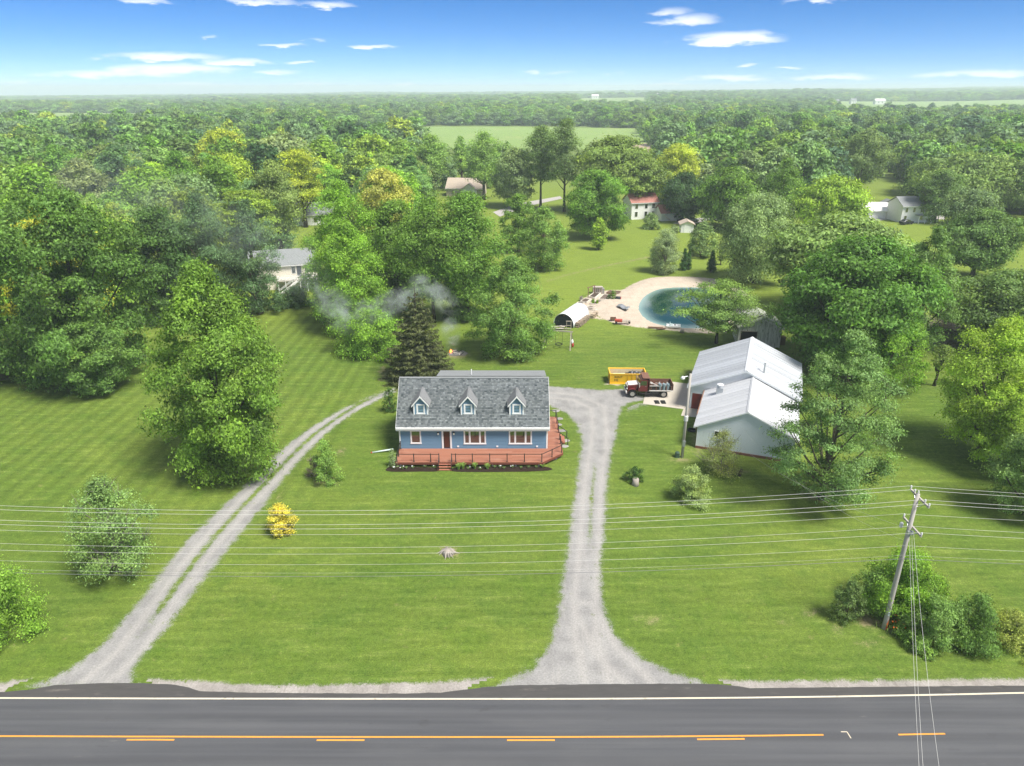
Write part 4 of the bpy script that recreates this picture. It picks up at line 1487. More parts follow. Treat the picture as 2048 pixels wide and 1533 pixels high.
T('yard_tree', 'tree shading the white house at upper right', 'tree', 'broad', 1868, 446, 340, 1815, 1905, (.075, .130, .035), seed=83, maxleaf=18000, s=.55)

# ---- bushes round the utility pole
T('pole_bush', 'small dark bush left of the utility pole', 'bush', 'shrub', 1692, 1238, 1160, 1656, 1728, (.085, .135, .040), seed=84, s=.17, part=('stem', 'foliage'), r0=.04)
T('pole_bush', 'largest bright bush behind the utility pole', 'bush', 'shrub', 1800, 1222, 1106, 1718, 1890, 'bright', seed=85, s=.18, nblob=70, br=.25, maxleaf=30000, part=('stem', 'foliage'), r0=.05)
T('pole_bush', 'bush of pale leaves right in front of the utility wires', 'bush', 'shrub', 1862, 1285, 1196, 1800, 1925, (.095, .165, .040), seed=86, s=.17, nblob=50, maxleaf=22000, part=('stem', 'foliage'), r0=.05)
T('pole_bush', 'dark bush at the right end of the bush row by the pole', 'bush', 'shrub', 1938, 1285, 1194, 1868, 2004, (.075, .140, .030), seed=87, s=.18, nblob=60, maxleaf=26000, part=('stem', 'foliage'), r0=.05)
T('bank_growth', 'yellowish tall weeds on the bank at the right edge', 'weeds', 'shrub', 2025, 1285, 1228, 1975, 2090, (.17, .21, .05), seed=88, s=.16, cover=1.8, part=('stem', 'foliage'), r0=.03)
T('pole_bush', 'leafy bush between the small dark bush and the utility pole', 'bush', 'shrub', 1742, 1215, 1140, 1700, 1790, (.09, .16, .035), seed=90, s=.17, part=('stem', 'foliage'), r0=.04)
T('pole_bush', 'low bush filling the gap right of the utility pole', 'bush', 'shrub', 1828, 1262, 1185, 1786, 1880, 'bright', seed=91, s=.17, part=('stem', 'foliage'), r0=.04)
T('fern_clump', 'low leafy clump at the foot of the bush row, facing the road', 'plant', 'shrub', 1835, 1300, 1268, 1805, 1872, 'fresh', seed=89, s=.15, part=('stem', 'foliage'), r0=.03)


def lilies():
    rng = np.random.default_rng(3)
    x0, y0 = G(1802, 1262)
    root = thing('lily_clump', 'orange day lilies with long leaves right of the utility pole', 'flowers', (x0, y0, 0))
    lv, fl = MB(), []
    for i in range(150):
        x, y = rng.normal(0, .55), rng.normal(0, .5)
        a = rng.uniform(0, 6.28)
        L = rng.uniform(.4, .8)
        d = Vector((math.cos(a), math.sin(a), 0))
        n = Vector((-d.y, d.x, 0)) * .03
        b, m, e = Vector((x, y, 0)), Vector((x, y, 0)) + d * L * .3 + Vector((0, 0, L * .8)), Vector((x, y, 0)) + d * L * .7 + Vector((0, 0, L * .7))
        lv.add([b - n, b + n, m + n, m - n, e], [(0, 1, 2, 3), (3, 2, 4)])
    lv.build('leaves', 'lily_leaf', root)
    f = MB().blob((0, 0, 0), (.075, .075, .06), 1, .6, 7, 4)
    me = None
    for i in range(22):
        x, y = rng.normal(0, .6), rng.normal(-.1, .5)
        o = f.build('flower', 'lily_orange', root) if me is None else obj('flower', me, None, root)
        me = o.data
        o.location = (x, y, rng.uniform(.7, 1.0))


simple('lily_leaf', (.16, .24, .04), .6, 0, .3, .25, 4)
simple('lily_orange', (.80, .20, .03), .6, 0, .3, .1, 4)
lilies()

# ---- woodland: single trees nearer, one planted mass beyond
PROTECT = [  # parts of the view that the woods leave open: houses, lawns, fields, streets
    (862, 250, 1275, 283), (884, 340, 958, 392), (545, 490, 645, 590), (590, 385, 625, 470), (1258, 388, 1352, 450), (1720, 395, 1800, 440), (1798, 385, 1850, 445),
    (1040, 392, 1125, 430), (1276, 288, 1300, 304), (1355, 440, 1400, 475), (1130, 440, 1300, 560), (1880, 480, 2048, 700), (1800, 350, 1830, 430),
    (-200, 800, 280, 1000), (1262, 440, 1410, 600)]
FOREST = [(-700, 700), (60, 700), (250, 690), (300, 600), (545, 570), (540, 470), (600, 440), (690, 450), (720, 470), (850, 455), (860, 385), (1040, 372), (1050, 330), (1300, 325),
          (1330, 400), (1420, 412), (1560, 430), (1640, 425), (1700, 372), (1760, 345), (1800, 360), (1850, 400), (2060, 440), (2100, 470), (3000, 470), (3000, 150), (-700, 150)]
FOREST_A = np.asarray(FOREST, float)
FIELDS = [np.asarray(px((640, 292), (640, 262), (860, 252), (1010, 252), (1290, 257), (1300, 280), (1290, 302), (1000, 300))),
          np.asarray(px((1262, 308), (1262, 286), (1315, 286), (1335, 300), (1320, 312))),
          np.asarray([G(-200, 266), G(330, 266), G(330, 226), G(-200, 226)]), np.asarray([G(1660, 238), G(2300, 238), G(2300, 208), G(1660, 208)]),
          np.asarray([G(1150, 222), G(1300, 222), G(1300, 201), G(1150, 201)])]


def woods():
    rng = np.random.default_rng(77)
    cand = []
    # spacing widens with distance
    bands = [(95, 330, 10.2), (330, 640, 11.8), (640, 1300, 15.0), (1300, 2600, 21.0), (2600, 6500, 42.0)]
    for (d0, d1, sp) in bands:
        xmax = d1 * .82 + 60
        nx, ny = int(2 * xmax / sp), int((d1 - d0) / sp) + 1
        X, Y = np.meshgrid(np.arange(nx) * sp - xmax, d0 + np.arange(ny) * sp)
        X = X + rng.uniform(-.42, .42, X.shape) * sp
        Y = Y + rng.uniform(-.42, .42, Y.shape) * sp
        ok = np.abs(X) < Y * .80 + 35
        P = np.stack([X[ok], Y[ok]], 1)
        # footprint of the woods as seen on the survey photo
        zc = P[:, 1] * _c + CAM_H * _s
        bx = CX + FPX * P[:, 0] / zc
        by = CY + FPX * (CAM_H * _c - P[:, 1] * _s) / zc
        ins = sd_poly(np.stack([bx, by], 1), FOREST_A) > 0
        P = P[ins]
        for fpoly in FIELDS:
            P = P[sd_poly(P, fpoly) < 2]
        for p in P:
            h = float(np.clip(rng.normal(17, 3.4), 9, 25)) if d0 < 600 else float(np.clip(rng.normal(16, 2.5), 10, 22))
            w = h * float(rng.uniform(.68, 1.05)) if d0 < 640 else sp * float(rng.uniform(1.15, 1.6))
            cand.append((p[0], p[1], h, w))
    out = []
    for (x, y, h, w) in cand:
        z = tz(x, y)
        if math.hypot(x, y) < 1000:
            bad = False
            zc = PR(x, y, z + h * .6)[2]
            hw = w / 2 * FPX / zc
            bx = PR(x, y, z)[0]
            yt, yc = PR(x, y, z + h)[1], PR(x, y, z + h * .2)[1]
            for (a, b, c2, d) in PROTECT:
                if bx + hw * .8 > a and bx - hw * .8 < c2 and yc > b and yt < d:
                    # only a tree nearer than the open spot can cover it, or one standing on it
                    gy = G((a + c2) / 2, max(d, 200))[1]
                    if y < gy + 14:
                        bad = True
                        break
            if bad:
                continue
        out.append((x, y, z, h, w))
    out.sort(key=lambda q: q[0] ** 2 + q[1] ** 2)
    return out


PALETTE = [('mid', 4), ('olive', 5), ('pale', 4), ('dark', 1.4), ('bright', 2), ('lime', 3.4), ('blue', .9), ('fresh', 4.4), ('deep', .4), ('yellowgreen', .9)]
PN = [p[0] for p in PALETTE]
PW = np.array([p[1] for p in PALETTE], float)
PW /= PW.sum()
PWORD = {'mid': 'mid-green', 'olive': 'olive-green', 'pale': 'pale grey-green', 'dark': 'dark-green', 'bright': 'bright-green', 'lime': 'lime-green', 'blue': 'blue-green', 'fresh': 'fresh-green', 'deep': 'very dark green', 'yellowgreen': 'yellowish'}


LANDMARKS = [(170, 560, 'the huge dark tree'), (5, 400, 'the left photo edge'), (456, 310, 'the yellow-green tree at left'), (612, 350, 'the slender yellow-green tree'), (600, 410, 'the pale grey roof'), (500, 500, 'the cream house with deck'),
             (775, 400, 'the pale yellow tree'), (920, 340, 'the tan-roofed house'), (1100, 310, 'the two tallest trees'), (1350, 330, 'the yellow-green tree at right'), (1362, 390, 'the dark round tree'), (1290, 400, 'the red-roofed farmhouse'),
             (1506, 460, 'the big willow'), (1735, 320, 'the leaning pine-like tree'), (1750, 420, 'the white garage'), (1935, 350, 'the great spreading tree'), (2048, 420, 'the right photo edge'), (1060, 268, 'the green field')]


def plant_woods():
    rng = np.random.default_rng(99)
    W = woods()
    near = W[:215]
    rest = W[215:]
    kinds = ['maple', 'oak', 'ash', 'broad', 'tall', 'elm', 'locust']
    todo = []
    for i, (x, y, z, h, w) in enumerate(near):
        kd = kinds[i % 7] if rng.random() < .6 else ['maple', 'oak', 'ash'][i % 3]
        cn = PN[rng.choice(len(PN), p=PW)]
        bx, by, _ = PR(x, y, z + h * .6)
        lm = min(LANDMARKS, key=lambda q: (q[0] - bx) ** 2 + (2.2 * (q[1] - by)) ** 2)
        dx, dy = bx - lm[0], (by - lm[1]) * 2.2
        rel = ('right of' if dx > 0 else 'left of') if abs(dx) > abs(dy) else ('behind' if dy < 0 else 'in front of')
        word = {'maple': 'round', 'oak': 'oval', 'ash': 'bushy', 'broad': 'broad', 'tall': 'tall', 'elm': 'feathery', 'locust': 'flat-topped'}[kd]
        todo.append((f'{PWORD[cn]} {word} tree', f'{rel} {lm[2]}', math.hypot(dx, dy), i, kd, cn))
    rank = {}
    for q in sorted(todo, key=lambda q: q[2]):
        rank.setdefault((q[0], q[1]), []).append(q[3])
    ordn = ['', 'second ', 'third ', 'fourth ', 'fifth ', 'sixth ', 'seventh ', 'eighth ', 'ninth ', 'tenth ', 'eleventh ', 'twelfth ']
    for (what, where, _, i, kd, cn) in todo:
        x, y, z, h, w = near[i]
        same = rank[(what, where)]
        k = same.index(i)
        label = f'{what} {where}' if len(same) == 1 else f'{what} {where}, {ordn[min(k, 11)]}nearest'
        v = int(rng.integers(2))
        lc = np.array(LC[cn]) * rng.uniform(.88, 1.14, 3)
        zc = PR(x, y, h * .5)[2]
        lod = 0 if zc < 230 else 1
        plant('woodland_tree', label, 'tree', kd, x, y, h, w, tuple(lc), group='trees of the woods behind the lawns',
              share=(kd, v, lod), seed=300 + v + 10 * kinds.index(kd), s=.62 if lod == 0 else .9, maxleaf=15000 if lod == 0 else 7000, rot=float(rng.uniform(0, 6.28)), z=z, limbs=9)
    return rest


REST = plant_woods()


def far_woods(rest):
    rng = np.random.default_rng(41)
    # three coarse crowns, planted by the thousand as one mass
    protos = []
    for k, (kd, s, ml) in enumerate((('maple', 1.15, 2600), ('oak', 1.15, 2600), ('broad', 1.15, 2600))):
        rg = np.random.default_rng(500 + k)
        kk = dict(KIND[kd])
        kk['cb'] = .05
        kk['nblob'] = 46
        kk['br'] = .33
        V, Q, tr, tg, C, b_r = crown_arrays(rg, 16, 6.2, kk.pop('cb'), kk.pop('shape'), s, maxleaf=ml, **kk)
        protos.append(leaf_mesh('far_crown', V, Q, tr, tg))
    n = len(rest)
    me = bpy.data.meshes.new('far_woods')
    me.vertices.add(n)
    A = np.array(rest)
    me.vertices.foreach_set('co', A[:, :3].astype(np.float32).ravel())
    a = me.attributes.new('size', 'FLOAT_VECTOR', 'POINT')
    S = np.stack([A[:, 4] / 12.4, A[:, 4] / 12.4, A[:, 3] / 16], 1)
    a.data.foreach_set('vector', S.astype(np.float32).ravel())
    a = me.attributes.new('turn', 'FLOAT', 'POINT')
    a.data.foreach_set('value', rng.uniform(0, 6.28, n).astype(np.float32))
    a = me.attributes.new('pick', 'INT', 'POINT')
    a.data.foreach_set('value', rng.integers(0, 3, n).astype(np.int32))
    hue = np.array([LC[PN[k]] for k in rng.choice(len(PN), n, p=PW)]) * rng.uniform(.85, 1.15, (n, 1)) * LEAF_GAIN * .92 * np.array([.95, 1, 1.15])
    a = me.attributes.new('hue', 'FLOAT_VECTOR', 'POINT')
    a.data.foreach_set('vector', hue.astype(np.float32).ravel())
    o = bpy.data.objects.new('far_woods', me)
    col.objects.link(o)
    tag(o, 'hazy mass of distant woods stretching to the horizon', 'woods', kind='stuff')
    g = bpy.data.node_groups.new('plant', 'GeometryNodeTree')
    g.interface.new_socket('Geometry', in_out='INPUT', socket_type='NodeSocketGeometry')
    g.interface.new_socket('Geometry', in_out='OUTPUT', socket_type='NodeSocketGeometry')
    t = NT(g)
    gi, go = t.n('NodeGroupInput'), t.n('NodeGroupOutput')
    join = t.n('GeometryNodeJoinGeometry')

    def na(name, typ):
        x = t.n('GeometryNodeInputNamedAttribute', data_type=typ)
        x.inputs['Name'].default_value = name
        return x.outputs[0]
    for k, pm in enumerate(protos):
        po = bpy.data.objects.new('far_crown', pm)      # stays out of the scene: only its shape is planted
        oi = t.n('GeometryNodeObjectInfo')
        oi.inputs['Object'].default_value = po
        sm = t.n('GeometryNodeSetMaterial')
        sm.inputs['Material'].default_value = MAT['leaf_far']
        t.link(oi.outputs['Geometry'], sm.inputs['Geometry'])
        ins = t.n('GeometryNodeInstanceOnPoints')
        t.link(gi.outputs[0], ins.inputs['Points'])
        t.link(sm.outputs[0], ins.inputs['Instance'])
        cmp = t.n('FunctionNodeCompare', data_type='INT', operation='EQUAL')
        t.link(na('pick', 'INT'), cmp.inputs[2])
        cmp.inputs[3].default_value = k
        t.link(cmp.outputs[0], ins.inputs['Selection'])
        cx = t.n('ShaderNodeCombineXYZ')
        t.link(na('turn', 'FLOAT'), cx.inputs[2])
        t.link(cx.outputs[0], ins.inputs['Rotation'])
        t.link(na('size', 'FLOAT_VECTOR'), ins.inputs['Scale'])
        t.link(ins.outputs[0], join.inputs[0])
    t.link(join.outputs[0], go.inputs[0])
    md = o.modifiers.new('plant', 'NODES')
    md.node_group = g
    me.materials.append(MAT['leaf_far'])


far_woods(REST)

# ================================================================== BLUE HOUSE
HX0, HX1, HY0, HY1 = -12.78, 4.02, 72.13, 80.55
DECK = .65
EAVE_Y, EAVE_Z, RIDGE_Y, RIDGE_Z = 71.68, 3.50, 76.34, 7.74
SL = (RIDGE_Z - EAVE_Z) / (RIDGE_Y - EAVE_Y)


def shingle_field(name, parent, x0, x1, p_at, length, nrow, tabw, seed, clip=None):
    """overlapping shingle tabs on a slope: p_at(x, s) gives the point and s runs from the eave up; each tab a thin wedge"""
    rng = np.random.default_rng(seed)
    V, Q, tint = [], [], []
    row = length / nrow
    for r in range(nrow):
        off = rng.uniform(0, tabw)
        rowt = rng.normal(.42, .10)
        x = x0 - off
        while x < x1:
            w = tabw * rng.uniform(.7, 1.3)
            a, b = max(x, x0), min(x + w - .012, x1)
            x += w
            if b - a < .03:
                continue
            s0, s1 = r * row - .01 * rng.random(), min((r + 1) * row + .03, length)
            th = rng.uniform(.022, .042)
            A, B, C2, D = p_at(a, s0), p_at(b, s0), p_at(b, s1), p_at(a, s1)
            n = (B - A).cross(D - A).normalized()
            o = len(V)
            V += [A, B, A + n * th, B + n * th, C2 + n * .006, D + n * .006]
            Q += [(o, o + 1, o + 3, o + 2), (o + 2, o + 3, o + 4, o + 5)]
            tint += [float(np.clip(rowt + rng.normal(0, .2), 0, 1))] * 6
    me = np_mesh(name, np.array([tuple(v) for v in V]), np.array(Q))
    at = me.attributes.new('tint', 'FLOAT', 'POINT')
    at.data.foreach_set('value', np.array(tint, np.float32))
    o = obj(name, me, 'shingle', parent)
    o['kind'] = 'stuff'
    return o


def window_part(parent, x0, x1, z0, z1, y, mullions=(), trim=.13, nm='window'):
    """framed window on a wall facing the road (-Y)"""
    f = MB()
    f.box(x0, x1, y - .05, y + .02, z1 - trim, z1)
    f.box(x0 - .04, x1 + .04, y - .055, y + .02, z0, z0 + trim * 1.15)
    f.box(x0, x0 + trim, y - .05, y + .02, z0 + trim * 1.15, z1 - trim)
    f.box(x1 - trim, x1, y - .05, y + .02, z0 + trim * 1.15, z1 - trim)
    xs = [x0 + trim] + [v for m in mullions for v in (m - .07, m + .07)] + [x1 - trim]
    for m in mullions:
        f.box(m - .07, m + .07, y - .045, y + .02, z0 + trim * 1.15, z1 - trim)
    w = f.build(nm, 'trim_white', parent, bevel=.008)
    for i in range(0, len(xs), 2):
        a, b = xs[i], xs[i + 1]
        za, zb = z0 + trim * 1.15, z1 - trim
        MB().box(a, b, y - .008, y + .01, za, zb).build('pane', 'pane', w)
        s = MB()
        t = .035
        s.box(a, b, y - .025, y - .009, zb - t, zb).box(a, b, y - .025, y - .009, za, za + t)
        s.box(a, a + t, y - .025, y - .009, za + t, zb - t).box(b - t, b, y - .025, y - .009, za + t, zb - t)
        s.build('sash', 'glass_frame', w)
    return w


def lap_siding(mb, x0, x1, y, z0, z1, step=.18):
    """horizontal lap boards on a wall facing -Y: every board tilted out at its lower edge"""
    z = z0
    while z < z1 - .01:
        zt = min(z + step, z1)
        mb.add([(x0, y - .032, z), (x1, y - .032, z), (x1, y, zt), (x0, y, zt), (x0, y, z), (x1, y, z)], [(0, 1, 2, 3), (4, 5, 1, 0)])
        z = zt


def build_house():
    h = thing('blue_house', 'blue cape-style house with grey shingle roof and three white-trimmed dormers', 'house', (0, 0, 0))
    w = MB()
    w.box(HX0, HX1, HY0 + .02, HY1, .35, 3.1)
    ym = (HY0 + HY1) / 2
    for x0, x1 in ((HX0, HX0 + .15), (HX1 - .15, HX1)):      # gable ends
        w.add([(x0, HY0 + .02, 3.1), (x1, HY0 + .02, 3.1), (x1, HY1, 3.1), (x0, HY1, 3.1), (x0, RIDGE_Y, RIDGE_Z - .18), (x1, RIDGE_Y, RIDGE_Z - .18)],
              [(0, 1, 5, 4), (2, 3, 4, 5), (0, 4, 3), (1, 2, 5), (0, 3, 2, 1)])
    w.build('wall', 'siding_blue', h)
    s = MB()
    lap_siding(s, HX0 + .12, HX1 - .12, HY0 + .015, DECK - .02, 3.06)
    s.build('lap_siding', 'siding_blue', h)
    MB().box(HX0 + .05, HX1 - .05, HY0 + .06, HY1 - .05, -.1, .36).build('foundation', 'foundation', h)
    for x0, x1 in ((HX0 - .03, HX0 + .13), (HX1 - .13, HX1 + .03)):
        MB().box(x0, x1, HY0 - .035, HY0 + .12, .6, 3.08).build('corner_board', 'trim_white', h, bevel=.006)
    MB().box(HX0 + .14, HX1 - .14, HY0 - .03, HY0 + .02, 2.98, 3.12).build('frieze_board', 'trim_white', h)
    # roof: deck plates, shingles, fascia, gutter, soffit
    rx0, rx1 = HX0 - .28, HX1 + .22
    BY, BZ = RIDGE_Y + (RIDGE_Y - EAVE_Y), EAVE_Z
    r = MB()
    r.slab([(rx0, EAVE_Y, EAVE_Z - .02), (rx1, EAVE_Y, EAVE_Z - .02), (rx1, RIDGE_Y, RIDGE_Z - .02), (rx0, RIDGE_Y, RIDGE_Z - .02)], -.14)
    r.slab([(rx0, RIDGE_Y + .01, RIDGE_Z - .02), (rx1, RIDGE_Y + .01, RIDGE_Z - .02), (rx1, BY, BZ - .02), (rx0, BY, BZ - .02)], -.14)
    roof = r.build('roof', 'roof_base', h)
    Ls = math.hypot(RIDGE_Y - EAVE_Y, RIDGE_Z - EAVE_Z)
    cs, sn = (RIDGE_Y - EAVE_Y) / Ls, (RIDGE_Z - EAVE_Z) / Ls
    shingle_field('shingles', roof, rx0 + .01, rx1 - .01, lambda x, t: Vector((x, EAVE_Y + t * cs, EAVE_Z - .015 + t * sn)), Ls - .02, 33, .24, 1)
    shingle_field('shingles', roof, rx0 + .01, rx1 - .01, lambda x, t: Vector((rx0 + rx1 - x, BY - t * cs, BZ - .015 + t * sn)), Ls - .02, 20, .5, 2)
    cap = MB()
    n = 44
    for i in range(n):
        a, b = rx0 + (rx1 - rx0) * i / n, rx0 + (rx1 - rx0) * (i + 1) / n + .03
        dz = .012 if i % 2 else .02
        cap.add([(a, RIDGE_Y - .13, RIDGE_Z - .10 + dz), (b, RIDGE_Y - .13, RIDGE_Z - .10 + dz), (b, RIDGE_Y, RIDGE_Z + .02 + dz), (a, RIDGE_Y, RIDGE_Z + .02 + dz), (b, RIDGE_Y + .13, RIDGE_Z - .10 + dz), (a, RIDGE_Y + .13, RIDGE_Z - .10 + dz)],
                [(0, 1, 2, 3), (3, 2, 4, 5)])
    cap.build('ridge_cap', 'roof_grey', roof)
    MB().box(rx0 - .02, rx1 + .02, EAVE_Y - .10, EAVE_Y + .02, EAVE_Z - .22, EAVE_Z + .01).build('gutter', 'trim_white', roof, bevel=.02)
    MB().box(rx0, rx1, EAVE_Y + .03, HY0 + .02, EAVE_Z - .42, EAVE_Z - .36).build('soffit', 'soffit', roof)
    MB().box(rx0, rx1, EAVE_Y + .0, EAVE_Y + .03, EAVE_Z - .44, EAVE_Z - .10).build('fascia', 'trim_white', roof)
    for x in (rx0 - .015, rx1 - .015):
        MB().slab([(x, EAVE_Y, EAVE_Z - .20), (x, RIDGE_Y, RIDGE_Z - .20), (x, RIDGE_Y, RIDGE_Z + .0), (x, EAVE_Y, EAVE_Z + .0)], .03).build('rake_board', 'trim_white', roof)
    # low-sloped rear dormer behind the ridge
    dx0, dx1 = -8.75, 3.98
    d = MB()
    d.box(dx0 + .1, dx1 - .1, RIDGE_Y + .3, HY1 - .1, 4.2, 6.55)
    d.slab([(dx0, RIDGE_Y + .02, RIDGE_Z + .07), (dx1, RIDGE_Y + .02, RIDGE_Z + .07), (dx1, HY1 + .25, 6.72), (dx0, HY1 + .25, 6.72)], .08)
    d.build('rear_dormer', 'roof_grey', h)
    MB().tube([(-4.75, RIDGE_Y + .9, 7.2), (-4.75, RIDGE_Y + .9, 8.35)], .055, 10).build('vent_pipe', 'trim_white', h)
    # three dormers
    for cx in (-10.30, -4.96, .52):
        dm = MB()
        yf, zb, ze, za = 72.86, 4.42, 5.92, 6.86
        hw = .80
        dm.add([(cx - hw, yf, zb), (cx + hw, yf, zb), (cx + hw, yf, ze), (cx, yf, za - .1), (cx - hw, yf, ze), (cx - hw, 75.3, ze), (cx + hw, 75.3, ze), (cx, 75.3, za - .1), (cx - hw, 75.3, zb), (cx + hw, 75.3, zb)],
               [(0, 1, 2, 3, 4), (0, 4, 5, 8), (1, 9, 6, 2)])
        dorm = dm.build('dormer', 'siding_blue', h)
        s = MB()
        lap_siding(s, cx - hw + .1, cx + hw - .1, yf - .003, zb + .05, ze)
        s.build('lap_siding', 'siding_blue', dorm)
        for sx in (-1, 1):
            MB().box(cx + sx * (hw - .05) - .08, cx + sx * (hw - .05) + .08, yf - .04, yf + .1, zb, ze + .02).build('corner_board', 'trim_white', dorm)
        window_part(dorm, cx - .48, cx + .48, 4.60, 5.86, yf - .01, (), .15)
        ov = .20
        ey = ze - (ov / hw) * (za - ze)
        for sx in (-1, 1):
            # slope from the eave of the dormer to its ridge, shingled
            xe = cx + sx * (hw + ov)
            yb_r = EAVE_Y + (za + .1 - EAVE_Z) / SL
            yb_e = EAVE_Y + (ey + .1 - EAVE_Z) / SL
            pts = [(xe, yf - .22, ey), (xe, yb_e, ey), (cx, yb_r, za), (cx, yf - .22, za)]
            if sx > 0:
                pts = [pts[0], pts[1], pts[2], pts[3]]
            else:
                pts = pts[::-1]
            m = MB()
            m.slab(pts, .07)
            rp = m.build('dormer_roof', 'roof_grey', dorm)
            # shingle rows as thin raised strips
            st = MB()
            e0, e1 = Vector((xe, yf - .22, ey)), Vector((xe, yb_e, ey))
            r0, r1 = Vector((cx, yf - .22, za)), Vector((cx, yb_r, za))
            nv = (e1 - e0).cross(r0 - e0).normalized()
            if nv.z < 0:
                nv = -nv
            for k in range(7):
                f0, f1 = k / 7, (k + 1.1) / 7
                a, b = e0.lerp(r0, f0), e1.lerp(r1, f0)
                c2, dd = e1.lerp(r1, min(f1, 1)), e0.lerp(r0, min(f1, 1))
                q = [a + nv * .10, b + nv * .10, c2 + nv * .078, dd + nv * .078]
                st.poly(q if sx > 0 else q[::-1])
            st.build('shingle_rows', 'dormer_shingle', dorm)
            # white rake trim on the front
            a, b = Vector((xe, yf - .24, ey - .02)), Vector((cx, yf - .24, za - .0))
            MB().beam(a, b, .05, .17, up=(0, -1, 0)).build('rake_board', 'trim_white', dorm) if False else MB().slab([a + Vector((0, 0, .06)), a + Vector((0, 0, -.12)), b + Vector((0, 0, -.14)), b + Vector((0, 0, .07))], -.04 if sx > 0 else .04).build('rake_board', 'trim_white', dorm)
    # ground floor openings
    window_part(h, -11.53, -10.32, 1.23, 2.98, HY0 - .01)
    window_part(h, -5.48, -2.96, 1.17, 2.98, HY0 - .01, (-4.80, -3.64))
    window_part(h, -.36, 2.26, 1.17, 2.98, HY0 - .01, (.36, 1.54))
    dr = MB()
    dr.box(-7.98, -7.86, HY0 - .05, HY0 + .02, DECK, 2.95).box(-6.97, -6.85, HY0 - .05, HY0 + .02, DECK, 2.95).box(-7.86, -6.97, HY0 - .05, HY0 + .02, 2.83, 2.95)
    dr.box(-7.86, -7.78, HY0 - .03, HY0 + .01, DECK + .02, 2.83).box(-7.05, -6.97, HY0 - .03, HY0 + .01, DECK + .02, 2.83)
    door = dr.build('door', 'trim_white', h)
    MB().box(-7.80, -7.03, HY0 - .02, HY0 - .005, DECK + .05, 2.81).build('storm_frame', 'lamp_black', door)
    MB().box(-7.70, -7.13, HY0 - .024, HY0 - .012, DECK + .12, 2.72).build('door_leaf', 'door_brown', door)
    MB().box(-7.16, -7.12, HY0 - .06, HY0 - .02, 1.55, 1.75).build('handle', 'lamp_black', door)
    for x in (-8.35, -6.58):
        l = MB().box(x - .10, x + .10, HY0 - .06, HY0 - .005, 2.52, 2.76).box(x - .12, x + .12, HY0 - .22, HY0 - .06, 2.70, 2.76).build('wall_lamp', 'lamp_black', h)
        MB().box(x - .09, x + .09, HY0 - .20, HY0 - .07, 2.46, 2.70).build('lamp_glass', 'lamp_glass', l)
    for x in (-6.15, -1.68, 2.86):
        MB().box(x - .11, x + .11, HY0 - .06, HY0 - .01, .82, .99).build('outlet_cover', 'trim_white', h)
    # end wall window and rear stoop side are out of sight
    return h


simple('dormer_shingle', (.19, .195, .20), .9, 0, .2, .28, 3, streak=(1, 4, 1))
build_house()


